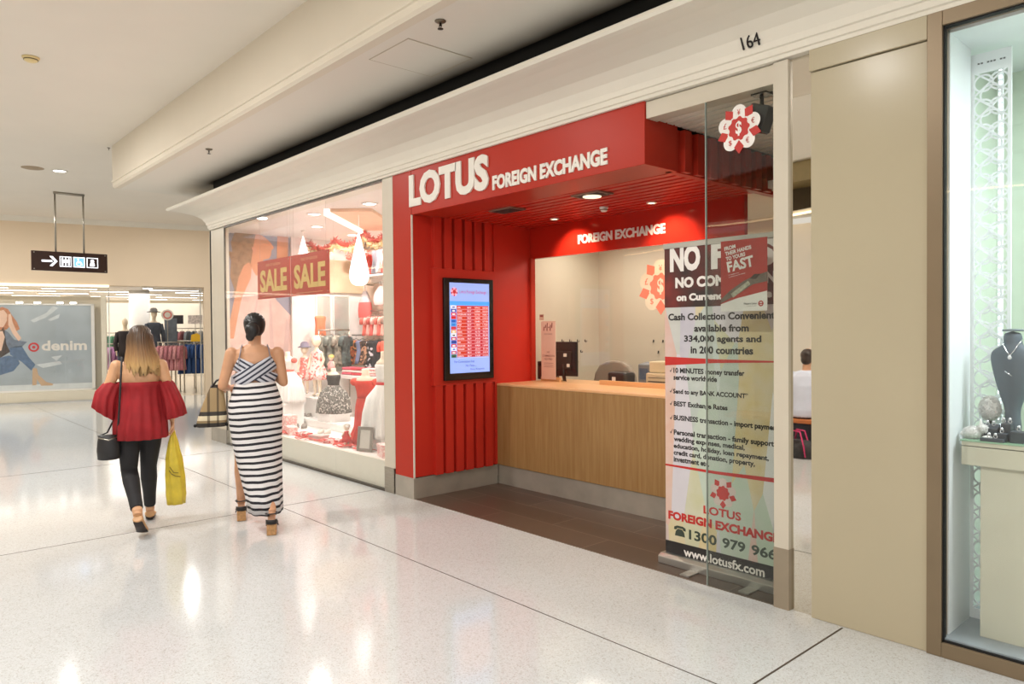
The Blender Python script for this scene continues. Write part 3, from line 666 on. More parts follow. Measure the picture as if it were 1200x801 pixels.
sl = MB(); sl.prism([(-0.152, 0.075), (-0.09, 0.125), (0.0, 0.178), (0.055, 0.20), (0.152, 0.225), (0.152, 0.17), (0.06, 0.155), (-0.02, 0.11), (-0.10, 0.075), (-0.152, 0.05)], -0.0024, -0.0012); sl.build('sleeve_picture', M('poster_sleeve', (110, 96, 84), 0.5, var=0.2, scale=30), ps)
sl = MB(); sl.prism([(-0.085, 0.105), (0.03, 0.178), (0.045, 0.158), (-0.068, 0.082)], -0.0030, -0.0020); sl.build('money_picture', M('poster_money', (172, 170, 150), 0.5, var=0.3, scale=60), ps)
sl = MB(); sl.prism([(0.04, 0.19), (0.07, 0.215), (0.11, 0.215), (0.08, 0.185)], -0.0032, -0.0022); sl.build('hand_picture', M('poster_hand', (60, 40, 34), 0.5), ps)
t = MB(); t.text('Western Union', 0.0, 0.085, 0.038, 0.050, -0.0035, None, 0.02); t.text('money transfer', 0.02, 0.085, 0.026, 0.032, -0.0035, None, 0.0); t.build('small_print', M('poster_grey', (90, 84, 80), 0.5), ps)
t = MB(); t.ringplate((0.112, 0.042), 0.010, 0.017, -0.0035, -0.002, 20); t.box((0.100, -0.0035, 0.038), (0.124, -0.002, 0.045)); t.build('emblem', 'sticker_red', ps)
# roll-up banner (stands behind the glass)
bn = thing('roll_up_banner', 'tall roll-up advertising banner with NO FEES heading standing behind the tinted glass', 'banner', (-3.0, 4.1, 0.004))
BW = 0.855
def B(x): return x + 3.0
def banner_mat():
    # printed backdrop: pale sheet with soft slanting bank notes in green, yellow and pink
    m, nt, b = new_mat('banner_print')
    tc = nt.nodes.new('ShaderNodeTexCoord'); mp = nt.nodes.new('ShaderNodeMapping'); mp.inputs['Rotation'].default_value = (0, 0.5, 0); mp.inputs['Scale'].default_value = (5.0, 1, 0.9)
    nt.links.new(tc.outputs['Object'], mp.inputs[0])
    n = nt.nodes.new('ShaderNodeTexVoronoi'); n.inputs['Scale'].default_value = 1.3; nt.links.new(mp.outputs[0], n.inputs['Vector'])
    hs = nt.nodes.new('ShaderNodeSeparateColor'); nt.links.new(n.outputs['Color'], hs.inputs[0])
    r = nt.nodes.new('ShaderNodeValToRGB'); e = r.color_ramp.elements
    cols = [(222, 214, 220), (164, 160, 180), (176, 202, 168), (214, 186, 96), (220, 150, 146), (172, 204, 190), (232, 228, 226)]
    e[0].position = 0; e[0].color = lin(cols[0]); e[1].position = 1; e[1].color = lin(cols[-1])
    for i, c in enumerate(cols[1:-1]): e.new((i+1)/(len(cols)-1)).color = lin(c)
    nt.links.new(hs.outputs[0], r.inputs[0])
    n2 = nt.nodes.new('ShaderNodeTexNoise'); n2.inputs['Scale'].default_value = 7; n2.inputs['Detail'].default_value = 5; nt.links.new(tc.outputs['Object'], n2.inputs['Vector'])
    mx = nt.nodes.new('ShaderNodeMixRGB'); mx.inputs[2].default_value = lin((222, 220, 220)); mf = nt.nodes.new('ShaderNodeMath'); mf.operation = 'MULTIPLY'; mf.inputs[1].default_value = 0.75; nt.links.new(n2.outputs['Fac'], mf.inputs[0]); nt.links.new(mf.outputs[0], mx.inputs[0]); nt.links.new(r.outputs[0], mx.inputs[1])
    nt.links.new(mx.outputs[0], b.inputs['Base Color']); b.inputs['Roughness'].default_value = 0.5
    return m
def head_mat():
    m, nt, b = new_mat('banner_head')
    tc = nt.nodes.new('ShaderNodeTexCoord'); n = nt.nodes.new('ShaderNodeTexNoise'); n.inputs['Scale'].default_value = 2.6; n.inputs['Detail'].default_value = 3
    nt.links.new(tc.outputs['Object'], n.inputs['Vector'])
    r = nt.nodes.new('ShaderNodeValToRGB'); e = r.color_ramp.elements
    e[0].position = 0.36; e[0].color = lin((52, 38, 34)); e[1].position = 0.66; e[1].color = lin((150, 40, 32)); e.new(0.5).color = lin((92, 36, 30))
    nt.links.new(n.outputs['Fac'], r.inputs[0]); nt.links.new(r.outputs[0], b.inputs['Base Color']); b.inputs['Roughness'].default_value = 0.45
    return m
MB().box((0, 0, 0.05), (BW, 0.004, 2.14)).build('sheet', banner_mat(), bn)
MB().box((0, -0.0015, 1.738), (BW, 0.0, 2.14)).build('heading_panel', head_mat(), bn)
MB().box((-0.006, -0.012, 2.135), (BW+0.006, 0.016, 2.172)).build('top_rail', 'aluminium', bn, bevel=0.004)
mb = MB().prism([(-0.06, 0.0), (0.06, 0.0), (0.062, 0.05), (0.03, 0.066), (-0.03, 0.066), (-0.062, 0.05)], -0.022, BW+0.022, axis='x'); mb.build('base_cassette', 'aluminium', bn, bevel=0.004)
for x in (B(-2.735), B(-2.315)): MB().box((x-0.035, -0.17, 0), (x+0.035, 0.12, 0.008)).build('foot', 'aluminium', bn)
MB().tube([(BW/2, 0.03, 0.06), (BW/2, 0.03, 2.15)], 0.008).build('support_pole', 'aluminium', bn)
MAT['print_black'] = M('print_black', (44, 40, 40), 0.5); MAT['print_red'] = M('print_red', (196, 42, 36), 0.5); MAT['print_green'] = M('print_green', (58, 70, 58), 0.5)
F_ = -0.003
for s, xa, xb, za, zb in (('NO', -2.955, -2.716, 1.975, 2.15), ('FEES', -2.635, -2.192, 1.973, 2.148), ('NO COMMISSION', -2.912, -2.19, 1.866, 1.938), ('on Currency Exchange', -2.903, -2.215, 1.765, 1.828)):
    t = MB(); t.text(s, B(xa), B(xb), za, zb, F_, None, 0.055); t.build('heading_lettering', 'sticker_white', bn)
F_ = -0.0012
LM = 'print_black'; LN = 'offer_lettering'
def ln(s, x0, x1, z0, z1, bold=0.035): t = MB(); t.text(s, B(x0), B(x1), z0, z1, F_, None, bold); t.build(LN, LM, bn)
ln('Cash Collection Conveniently', -2.971, -2.15, 1.636, 1.697); ln('available from', -2.766, -2.37, 1.573, 1.62)
ln('334,000 agents and', -2.845, -2.286, 1.495, 1.55); ln('in 200 countries', -2.794, -2.341, 1.43, 1.48)
LN = 'list_lettering'
ln('10 MINUTES money transfer', -2.931, -2.40, 1.286, 1.332); ln('service worldwide', -2.931, -2.596, 1.249, 1.285)
ln('Send to any BANK ACCOUNT*', -2.935, -2.376, 1.148, 1.19); ln('BEST Exchange Rates', -2.93, -2.52, 1.063, 1.106)
ln('BUSINESS transaction - import payments', -2.931, -2.155, 0.967, 1.012)
ln('Personal transaction - family support', -2.931, -2.204, 0.868, 0.914); ln('wedding expenses, medical,', -2.931, -2.40, 0.824, 0.867)
ln('education, holiday, loan repayment,', -2.932, -2.239, 0.779, 0.82); ln('credit card, donation, property,', -2.932, -2.331, 0.732, 0.775); ln('investment etc.', -2.932, -2.656, 0.695, 0.730)
for z in (1.312, 1.172, 1.087, 0.99, 0.895):
    MB().prism([(B(-2.962), z), (B(-2.954), z-0.012), (B(-2.938), z+0.022), (B(-2.953), z+0.0)], -0.0012, 0.0).build('tick', 'print_black', bn)
t = MB(); t.prism([(B(-3.0), 1.345), (B(-2.6), 1.372), (BW, 1.388), (BW, 1.396), (B(-2.6), 1.396), (B(-3.0), 1.405)], -0.0012, 0); t.build('swoosh', 'print_red', bn); t = MB()
t.prism([(B(-3.0), 0.660), (B(-2.6), 0.655), (BW, 0.662), (BW, 0.690), (B(-2.6), 0.674), (B(-3.0), 0.672)], -0.0012, 0); t.build('swoosh', 'print_red', bn)
F_ = -0.0012; LM = 'print_red'; LN = 'name_lettering'; ln('LOTUS', -2.70, -2.427, 0.384, 0.438, 0.03); ln('FOREIGN EXCHANGE', -2.978, -2.17, 0.297, 0.356, 0.05)
LM = 'print_green'; LN = 'phone_lettering'; ln('1300', -2.813, -2.602, 0.190, 0.256, 0.03); ln('979', -2.560, -2.398, 0.190, 0.256, 0.03); ln('966', -2.356, -2.19, 0.190, 0.256, 0.03); t = MB()
t.prism([(B(-2.925), 0.195), (B(-2.845), 0.195), (B(-2.852), 0.225), (B(-2.868), 0.243), (B(-2.902), 0.243), (B(-2.918), 0.225)], -0.0012, 0)
t.build('phone_symbol', 'print_green', bn); t = MB()
t.prism([(B(-2.932), 0.236), (B(-2.914), 0.236), (B(-2.906), 0.248), (B(-2.864), 0.248), (B(-2.856), 0.236), (B(-2.838), 0.236), (B(-2.840), 0.254), (B(-2.862), 0.264), (B(-2.908), 0.264), (B(-2.930), 0.254)], -0.0012, 0)
t.build('phone_symbol', 'print_green', bn)
MB().box((0, -0.0015, 0.055), (BW, 0, 0.150)).build('web_panel', M('web_black', (40, 36, 36), 0.5), bn)
F_ = -0.003; LM = 'sticker_white'; LN = 'web_lettering'; ln('www.lotusfx.com', -2.854, -2.267, 0.070, 0.130, 0.025)
r_, w_ = MB(), MB(); petal_logo(r_, w_, B(-2.555), 0.54, 0.105, -0.0012, 0.001)
MAT['print_pink'] = M('print_pink', (206, 120, 106), 0.5); MAT['print_pale'] = M('print_pale', (216, 196, 190), 0.5)
r_.build('emblem', 'print_red', bn); w_.build('emblem_petals', 'print_pale', bn)
# black ceiling spotlights behind the glass
def track_spot(x, y, z, tilt, label):
    o = thing('track_spotlight', label, 'spotlight', (x, y, z), group='black spotlights behind the tinted glass')
    MB().box((-0.05, -0.04, -0.02), (0.05, 0.04, 0.0)).build('mount', 'blackgloss', o)
    MB().tube([(0, 0, -0.02), (0, 0, -0.09)], 0.012).build('stem', 'black', o)
    h = MB(Matrix.Translation((0, 0, -0.13)) @ Matrix.Rotation(tilt, 4, 'Y')).box((-0.06, -0.05, -0.10), (0.06, 0.05, 0.05)).build('head', M('spot_black', (40, 38, 35), 0.35), o, bevel=0.008)
    h2 = MB(Matrix.Translation((0, 0, -0.13)) @ Matrix.Rotation(tilt, 4, 'Y')).box((-0.05, -0.04, -0.106), (0.05, 0.04, -0.098)).build('lens', M('spot_lens', (120, 116, 108), 0.1), o)
spot('track_beam', (-2.36, 4.2, 2.84), (-2.7, 5.6, 0), 45, (1, 0.93, 0.84), math.radians(110), 0.8)
track_spot(-2.235, 4.02, 3.0, 0.35, 'upper black spotlight on the ceiling behind the tinted glass')
track_spot(-2.27, 4.42, 3.0, 0.1, 'lower black spotlight on the ceiling behind the tinted glass')
# ------------------------------------------------------------------ jewellery window at the right
JX = -1.287
wj = thing('window_4', 'bronze framed jewellery display window at the right', 'window', (-1.22, 3.9, 0), kind='structure')
mb = MB().box((-0.067, -0.03, 0), (0.0, 0.06, 3.115)).box((0.0, -0.03, 3.035), (4.0, 0.06, 3.115)).box((0.0, -0.03, 0.0), (4.0, 0.06, 0.072)); mb.build('frame', 'bronze', wj, bevel=0.003)
MB().box((0.0, -0.016, 0.072), (0.006, 0.02, 3.035)).box((0.0, -0.016, 3.028), (4.0, 0.02, 3.035)).box((0, -0.016, 0.072), (4.0, 0.02, 0.08)).build('gasket', 'black', wj)
MB().box((0.006, -0.004, 0.08), (4.0, 0.004, 3.028)).build('glass', 'glass', wj)
MAT['case_white'] = M('case_white', (232, 238, 240), 0.45, var=0.015); MAT['case_green'] = M('case_green', (206, 220, 204), 0.3, var=0.03)
mb = MB().box((-1.285, 3.96, 0), (-1.214, 4.27, 3.04)); struct(mb, 'wall_display_left', 'case_white', label='white side reveal of the jewellery window', cat='wall')
struct(MB().box((-1.3, 3.96, 3.02), (2.8, 5.4, 3.07)), 'ceiling_display', 'case_white', label='white ceiling of the jewellery window', cat='ceiling')
struct(MB().box((-1.3, 3.9, 0.0), (2.8, 5.4, 0.088)), 'floor_display', M('display_floor', (150, 160, 166), 0.35, var=0.12, scale=9), label='grey blue floor of the jewellery window', cat='floor')
struct(MB().box((-1.3, 4.85, 0), (2.8, 4.9, 3.05)).box((-1.3, 4.3, 0), (-1.25, 4.85, 3.05)), 'wall_display_back', 'case_green', label='pale green back panel of the jewellery window', cat='wall')
# pierced screen with LED strip behind
sr = thing('pierced_screen', 'tall white pierced screen of interlaced circles lit from behind', 'decorative screen', (-1.216, 4.28, 0.088))
W, HH = 0.178, 2.90
MB().box((0, 0, 0.05), (0.016, 0.012, HH-0.10)).box((W-0.016, 0, 0.05), (W, 0.012, HH-0.10)).box((0, 0, 0), (W, 0.012, 0.05)).box((0, 0, HH-0.10), (W, 0.012, HH)).build('frame', 'case_white', sr)
mb = MB(); p = 0.1255; z = 0.05 + p/2
def bar(mb, a, b, w, y0, y1):
    dx, dz = b[0]-a[0], b[1]-a[1]; L = math.hypot(dx, dz); nx, nz = -dz/L*w/2, dx/L*w/2
    mb.prism([(a[0]+nx, a[1]+nz), (b[0]+nx, b[1]+nz), (b[0]-nx, b[1]-nz), (a[0]-nx, a[1]-nz)], y0, y1)
while z < HH-0.12:
    for x in (0.055, W-0.055): mb.ringplate((x, z), 0.037, 0.046, 0.0050 if x < W/2 else 0.0058, 0.0092 if x < W/2 else 0.0100, 24)
    mb.ringplate((W/2, z+p/2), 0.042, 0.051, 0.0030, 0.0050, 24) if z+p < HH-0.1 else None
    bar(mb, (0.012, z-p/2), (W-0.012, z+p/2), 0.009, 0.0010, 0.0030); bar(mb, (0.012, z+p/2), (W-0.012, z-p/2), 0.009, -0.0010, 0.0010)
    z += p
mb.build('pierced_pattern', 'case_white', sr)
mb = MB()
for i in range(9): 
    x = 0.03 + i*0.014
    if i in (2, 6): continue
    mb.box((x, -0.001, HH-0.055), (x+0.010, 0.004, HH-0.047))
mb.build('slots', M('slot_grey', (90, 96, 98), 0.5), sr)
ls = thing('light_strip', 'vertical strip of white lights behind the pierced screen', 'light strip', (-1.115, 4.40, 0.088))
MB().box((-0.012, 0, 0), (0.012, 0.012, 2.9)).build('backing', 'case_white', ls)
mb = MB()
for i in range(96): mb.cbox((0, -0.003, 0.05+i*0.0295), (0.012, 0.006, 0.014))
mb.build('leds', emis('led_cool', (240, 248, 255), 3), ls)
# cabinet
cb = thing('display_cabinet', 'cream gloss jewellery cabinet with a thick green glass edged top', 'cabinet', (-1.18, 4.02, 0.088))
MAT['cab'] = M('cabinet_cream', (206, 206, 186), 0.15, var=0.02)
MB().box((0.075, 0.025, 0), (2.6, 0.24, 0.835)).build('body', 'cab', cb, bevel=0.003)
MB().box((0.0, 0, 0.835), (2.6, 0.255, 0.925)).build('drawer_front', 'cab', cb, bevel=0.002)
MB().box((0.0, 0.0, 0.929), (2.6, 0.255, 0.950)).build('top', 'cab', cb, bevel=0.002)
MB().box((-0.004, -0.004, 0.950), (2.6, 0.255, 0.957)).build('glass_top', M('glass_green', (150, 190, 160), 0.08), cb)
CT = 0.088+0.957
# necklace bust
bs = thing('necklace_bust', 'dark grey necklace bust with a fine silver chain', 'jewellery bust', (-1.008, 4.195, CT))
prof = []
rings_ = []
for (z, rx, ry) in [(0.0, 0.05, 0.045), (0.12, 0.03, 0.028), (0.16, 0.035, 0.03), (0.22, 0.058, 0.040), (0.30, 0.078, 0.050), (0.37, 0.093, 0.052), (0.41, 0.096, 0.050), (0.435, 0.086, 0.046), (0.45, 0.062, 0.042), (0.462, 0.042, 0.038), (0.475, 0.038, 0.036), (0.53, 0.042, 0.040)]:
    rings_.append([Vector((rx*math.cos(2*PI*i/28), ry*math.sin(2*PI*i/28)*(1.0 if math.sin(2*PI*i/28) < 0 else 0.5), z)) for i in range(28)])
MB().rings(rings_).build('torso', M('bust_grey', (84, 96, 106), 0.6, var=0.04), bs, sub=1)
MB().lathe([(0.043, 0.528), (0.045, 0.538), (0.001, 0.540)], n=24).build('neck_cap', M('bust_cap', (110, 124, 130), 0.5), bs)
MB().tube([(-0.043, -0.018, 0.492), (-0.032, -0.046, 0.468), (-0.014, -0.053, 0.432), (0, -0.056, 0.412), (0.016, -0.053, 0.432), (0.034, -0.046, 0.468), (0.044, -0.016, 0.492)], 0.0022, 6).build('chain', M('silver', (225, 228, 230), 0.15, 1.0), bs)
MB().ball((0, -0.058, 0.402), (0.009, 0.004, 0.011), 10).build('pendant', M('silver_p', (235, 238, 240), 0.12, 0.6), bs)
MB().tube([(-0.02, -0.056, 0.335), (0.008, -0.055, 0.312)], 0.0022, 6).build('pin', M('silver_q', (225, 228, 230), 0.15, 1.0), bs)
# fluffy egg and rabbit
MAT['fluff'] = M('white_fluff', (238, 238, 236), 0.9, bump=0.2, bscale=120)
def fluffy(mb, c, r, n, seed):
    q = random.Random(seed)
    mb.ball(c, r, 16)
    for i in range(n):
        u = q.uniform(-1, 1); a = q.uniform(0, 2*PI); s = math.sqrt(1-u*u)
        d = Vector((s*math.cos(a), s*math.sin(a), u)); p = Vector(c) + Vector((d.x*r[0], d.y*r[1], d.z*r[2]))*0.97
        mb.tube([p, p + d*0.006 + Vector((q.uniform(-.004, .004), q.uniform(-.004, .004), q.uniform(-.004, .002)))], [0.0016, 0.0004], 3)
eg = thing('fluffy_egg', 'white fluffy egg standing behind the jewellery boxes', 'ornament', (-1.105, 4.20, CT))
mb = MB(); fluffy(mb, (0, 0, 0.145), (0.046, 0.044, 0.060), 2200, 3); mb.build('shell', 'fluff', eg)
MB().lathe([(0.03, 0), (0.03, 0.01), (0.008, 0.02), (0.008, 0.09), (0.025, 0.095)], n=16).build('stand', M('egg_stand', (60, 62, 64), 0.5), eg)
rb = thing('toy_rabbit', 'small white fluffy rabbit at the left corner of the cabinet top', 'toy', (-1.140, 4.09, CT), rz=0.3)
mb = MB(); fluffy(mb, (-0.012, 0, 0.030), (0.040, 0.030, 0.030), 800, 5); mb.ball((-0.052, 0.005, 0.022), 0.012, 8); fluffy(mb, (0.030, -0.005, 0.052), (0.022, 0.020, 0.020), 400, 6); mb.ball((0.05, -0.01, 0.010), (0.024, 0.010, 0.010), 10); mb.build('body', 'fluff', rb)
for s in (-1, 1): MB().ball((0.024, 0.006*s, 0.080), (0.006, 0.005, 0.018), 8).build('ear', 'fluff', rb)
for s in (-1, 1): MB().ball((0.043, -0.012*s-0.006, 0.058), 0.003, 8).build('eye', 'black', rb)
MAT['box_grey'] = M('box_charcoal', (62, 70, 78), 0.6); MAT['pearl'] = M('pearl', (228, 230, 234), 0.12, 0.5)
def jbox(x, y, sx, sy, h, label, n=1, slope=0.0, base=0.0):
    o = thing('jewellery_stand', label, 'jewellery stand', (x, y, CT+base), group='charcoal jewellery stands on the cabinet')
    MB().prism([(-sy/2, 0), (sy/2, 0), (sy/2, h+slope), (-sy/2, h)], -sx/2, sx/2, axis='x').build('block', 'box_grey', o, bevel=0.003)
    for i in range(n):
        px = (i-(n-1)/2)*0.026
        m = MB(); m.ringplate((px, h+0.010+slope/2), 0.006, 0.0085, -0.004, -0.001, 14); m.ball((px, -0.004, h+0.021+slope/2), 0.0075, 8); m.build('ring', 'pearl', o)
    return o
jbox(-1.012, 4.115, 0.042, 0.05, 0.085, 'tall charcoal ring block holding two pearl rings', 2)
jbox(-1.082, 4.125, 0.070, 0.05, 0.055, 'charcoal sloped pad with white earrings beside the rabbit', 2, 0.02)
jbox(-1.022, 4.072, 0.045, 0.032, 0.040, 'middle charcoal ring block holding one ring in front of the tall one', 1)
jbox(-1.052, 4.036, 0.10, 0.026, 0.016, 'low flat charcoal tray at the front edge holding two rings', 2)
jbox(-0.955, 4.08, 0.06, 0.06, 0.055, 'charcoal ring block cut by the right edge of the photo', 1)
# ------------------------------------------------------------------ clothes shop behind the display window
DF = 0.29
struct(MB().box((-11.0, 3.97, 0), (-6.1, 5.36, DF)).box((-11.0, 5.3, 0), (-6.1, 7.4, 0.02)), 'floor_display_window', M('display_white', (236, 228, 222), 0.35, var=0.02), label='white raised floor of the display window', cat='floor')
mb = MB().box((-11.0, 7.2, 0), (-6.0, 7.3, 3.1)); struct(mb, 'wall_shop_back', 'shopwall', label='back wall of the clothes shop', cat='wall')
struct(MB().box((-11.06, 4.3, 0), (-11.0, 7.3, 3.1)), 'wall_shop_left', 'white', label='far side wall of the clothes shop', cat='wall')
struct(MB().box((-6.12, 3.95, 0), (-6.06, 7.3, 3.1)), 'wall_shop_right', 'white', label='near side wall of the clothes shop', cat='wall')
struct(MB().box((-11.04, 3.95, 3.1), (-6.06, 7.3, 3.18)), 'ceiling_shop', 'white', label='white ceiling of the clothes shop', cat='ceiling')
struct(MB(Matrix.Translation((-8.72, 4.86, 0)) @ Matrix.Rotation(math.radians(135), 4, 'Z')).box((-0.8, -0.02, 3.02), (0.9, 0.04, 3.1)), 'ceiling_beam', emis('cove_strip', (255, 244, 232), 1.2), label='lit edge of the ceiling recess in the clothes shop', cat='ceiling')
struct(MB(Matrix.Translation((-8.72, 4.86, 0)) @ Matrix.Rotation(math.radians(135), 4, 'Z')).box((-0.8, -0.55, 3.06), (0.9, -0.04, 3.098)), 'ceiling_recess', M('peach_recess', (246, 208, 176), 0.6), label='peach coloured ceiling recess in the clothes shop', cat='ceiling')
for i, (x, y) in enumerate(((-9.6, 4.9), (-7.5, 4.5), (-8.2, 5.4), (-10.1, 5.75), (-9.5, 6.2), (-8.6, 4.35))):
    downlight(x, y, 3.1, 0.075, ['round downlight left of the teardrop lamp in the clothes shop', 'bright round downlight at the top right of the display window', 'round downlight just below the top right one in the display window', 'round downlight deeper in the clothes shop before the mirrors', 'deepest round downlight over the hanging dresses', 'round downlight close behind the display window glass'][i], 'clothes shop downlights', 0, None, emis('shop_lens', (255, 250, 244), 9))
struct(MB().box((-11.0, 3.98, DF), (-10.985, 5.13, 3.1)), 'wall_display_side', 'white', label='side panel of the display window carrying the poster', cat='wall')
struct(MB().box((-11.0, 5.13, 0.02), (-10.93, 5.42, 3.1)), 'wall_display_pillar', M('pinkish_white', (242, 230, 226), 0.5), label='white pillar beside the poster in the display window', cat='wall')
struct(MB().box((-10.98, 6.45, 0.02), (-9.3, 6.51, 3.08)), 'wall_display_rack', M('rack_wall', (214, 190, 172), 0.6), label='partition carrying the hanging clothes in the shop', cat='wall')
struct(MB().box((-11.0, 5.44, 2.24), (-10.95, 6.45, 2.78)), 'trim_14', M('shop_bulkhead', (206, 184, 152), 0.6), label='beige bulkhead at the back of the clothes shop', cat='trim')
# fashion poster (a printed sheet) on the side panel
po = thing('fashion_poster', 'tall photographic poster of a woman leaning back with one arm raised', 'poster', (-10.980, 4.0, 1.40))
PM = text_mat((0, 0, 0), (0, 1, 0), (0, 0, 1)); K = 74.0
def pp(l): return [((x-263)*0.0152, (400-y)/K) for x, y in l]
def pz1(l): return pp([(255+x/7.28, 200+y/7.28) for x, y in l])
def pz8(l): return pp([(255+x/7.28, 290+y/7.28) for x, y in l])
MB(PM).box((0, -0.004, -1.05), (1.125, 0, 1.69)).build('sheet', M('poster_sky', (134, 132, 146), 0.6, var=0.08, scale=1.2), po)
def lay(name, polys, mat, d):
    t = MB(PM)
    for p in polys: t.prism(p, -0.0045-d*0.0012, -0.004)
    t.build(name, mat, po)
MAT['poster_skin'] = M('poster_skin', (204, 138, 102), 0.6, var=0.06); MAT['poster_hair'] = M('poster_hair', (142, 106, 76), 0.6, var=0.25, scale=14)
lay('dress_picture', [pz8([(262, 130), (300, 125), (470, 260), (480, 420), (600, 560), (620, 800), (610, 1050), (110, 1050), (100, 760), (130, 600), (215, 430)])], M('poster_dress', (212, 178, 168), 0.6, var=0.12, scale=6), 1)
lay('fold_picture', [pz8([(330, 430), (345, 430), (250, 1000), (215, 1000)]), pz8([(430, 430), (445, 430), (470, 1000), (430, 1000)]), pz8([(560, 580), (590, 640), (560, 1000), (520, 1000)])], M('poster_fold', (196, 164, 158), 0.6), 2)
lay('hair_picture', [pz1([(330, 505), (270, 500), (180, 530), (150, 620), (160, 700), (125, 690), (150, 770), (140, 900), (170, 1000), (150, 1080), (230, 1000), (280, 850), (330, 760), (345, 600)])], 'poster_hair', 2)
lay('skin_picture', [pz1([(330, 540), (370, 540), (410, 565), (445, 600), (470, 640), (450, 665), (448, 700), (432, 735), (390, 745), (370, 800), (390, 870), (330, 880), (290, 800), (305, 700)]),
    pz1([(505, 345), (590, 330), (585, 560), (580, 700), (570, 760), (490, 790), (495, 650)]),
    pz8([(275, 120), (300, 140), (290, 250), (220, 420), (185, 600), (160, 745), (120, 745), (125, 640), (165, 440), (200, 250), (240, 150)])], 'poster_skin', 3)
lay('ear_picture', [pz1([(300, 650), (330, 640), (335, 690), (315, 705)])], M('poster_ear', (206, 140, 112), 0.6), 4)
# SALE signs hung inside the glass
def sale(x, label):
    o = thing('sale_sign', label, 'sign', (x, 3.965, 2.03), group='red SALE signs in the display window')
    MB().box((-0.487, -0.004, 0), (0.487, 0.004, 0.497)).build('board', M('sale_red', (186, 52, 40), 0.45, var=0.04), o)
    t = MB(); t.text('SALE', -0.40, 0.40, 0.085, 0.375, -0.007, -0.003, 0.035); t.build('lettering', M('sale_yellow', (226, 196, 120), 0.45), o)
    t = MB(); t.text('END OF SEASON', -0.21, 0.21, 0.415, 0.450, -0.0055, None, 0.02); t.box((-0.33, -0.0055, 0.03), (0.33, -0.003, 0.038)); t.build('small_print', M('sale_small', (214, 150, 110), 0.45), o)
    m = MB()
    for sx in (-0.46, 0.46):
        for z in (0.03, 0.467): m.ball((sx, -0.005, z), 0.008, 6)
        m.tube([(sx*0.9, 0, 0.497), (sx*0.9, 0.0, 1.05)], 0.0012, 4)
    m.build('hanging_wire', 'steel', o)
sale(-8.975, 'left red SALE sign in front of the fashion poster'); sale(-7.975, 'right red SALE sign beside the teardrop lamp')
# teardrop lamps
def teardrop(x, y, ztip, s, label, e):
    o = thing('teardrop_lamp', label, 'pendant lamp', (x, y, ztip-0.64*s), group='white teardrop lamps')
    pr = [(0.004, 0.0), (0.05, 0.004), (0.088, 0.025), (0.112, 0.07), (0.120, 0.125), (0.114, 0.18), (0.098, 0.26), (0.075, 0.36), (0.050, 0.46), (0.026, 0.56), (0.010, 0.62), (0.003, 0.64)]
    MB().lathe([(r*s, z*s) for r, z in pr], n=32).build('shade', emis('teardrop_'+str(int(s*100)), (255, 250, 246), e), o)
    MB().tube([(0, 0, 0.63*s), (0, 0, 3.1-(ztip-0.64*s))], 0.004, 6).lathe([(0.03, 3.08-(ztip-0.64*s)), (0.03, 3.1-(ztip-0.64*s))], n=12).build('cord', 'white', o)
teardrop(-8.10, 4.70, 2.83, 1.03, 'glowing white teardrop lamp hanging in the display window', 1.6)
teardrop(-10.15, 4.95, 3.02, 1.15, 'second white teardrop lamp partly behind the right SALE sign', 1.0)
# tinsel garlands
MAT['tinsel_red'] = M('tinsel_red', (206, 84, 70), 0.4, var=0.3, scale=40); MAT['tinsel_cream'] = M('tinsel_cream', (226, 200, 150), 0.4, var=0.3, scale=40)
def garland(pts, label, seed):
    o = thing('tinsel_garland', label, 'garland', pts[0], group='red and cream tinsel garlands'); q = random.Random(seed)
    base = Vector(pts[0]); P = [Vector(p)-base for p in pts]
    for nm, mt, dz in (('red_tinsel', 'tinsel_red', 0.0), ('cream_tinsel', 'tinsel_cream', -0.07)):
        m = MB(); path = []
        for a, b in zip(P, P[1:]):
            sag = 0.12
            for k in range(12):
                t = k/12.0; c = a.lerp(b, t); c.z -= sag*4*t*(1-t)-dz; path.append(c)
        path.append(P[-1])
        m.tube(path, 0.03, 6)
        for c in path:
            for k in range(9):
                d = Vector((q.gauss(0, 1), q.gauss(0, 1), q.gauss(0, 1))).normalized()
                m.tube([c, c+d*0.075+Vector((q.uniform(-.03, .03), 0, 0))], [0.014, 0.003], 4)
        m.build(nm, mt, o)
garland([(-10.75, 5.35, 3.0), (-10.1, 5.45, 3.0), (-9.3, 5.5, 3.02)], 'red and cream tinsel garland looping left of the teardrop lamp', 1)
garland([(-9.3, 5.5, 3.02), (-8.7, 5.5, 2.98), (-8.2, 5.5, 2.98)], 'red tinsel garland looping right of the teardrop lamp', 2)
def pompom(x, y, z, label, mt):
    o = thing('paper_pompom', label, 'decoration', (x, y, z), group='paper pompoms'); q = random.Random(int(x*100)); m = MB(); m.ball((0, 0, 0), 0.06, 10)
    for k in range(60):
        d = Vector((q.gauss(0, 1), q.gauss(0, 1), q.gauss(0, 1))).normalized(); m.tube([d*0.05, d*0.08], [0.02, 0.008], 5)
    m.build('tissue', mt, o); MB().tube([(0, 0, 0.05), (0, 0, 3.1-z)], 0.002, 4).build('string', 'white', o)
pompom(-10.62, 6.0, 2.83, 'left reddish pompom hanging under the garland', M('pom_red', (206, 120, 104), 0.7)); pompom(-10.22, 6.0, 2.83, 'right reddish pompom hanging under the garland', M('pom_pink', (226, 110, 96), 0.7))
pompom(-9.3, 6.2, 2.93, 'dark red pompom at the right under the garland', M('pom_dark', (176, 96, 80), 0.7))
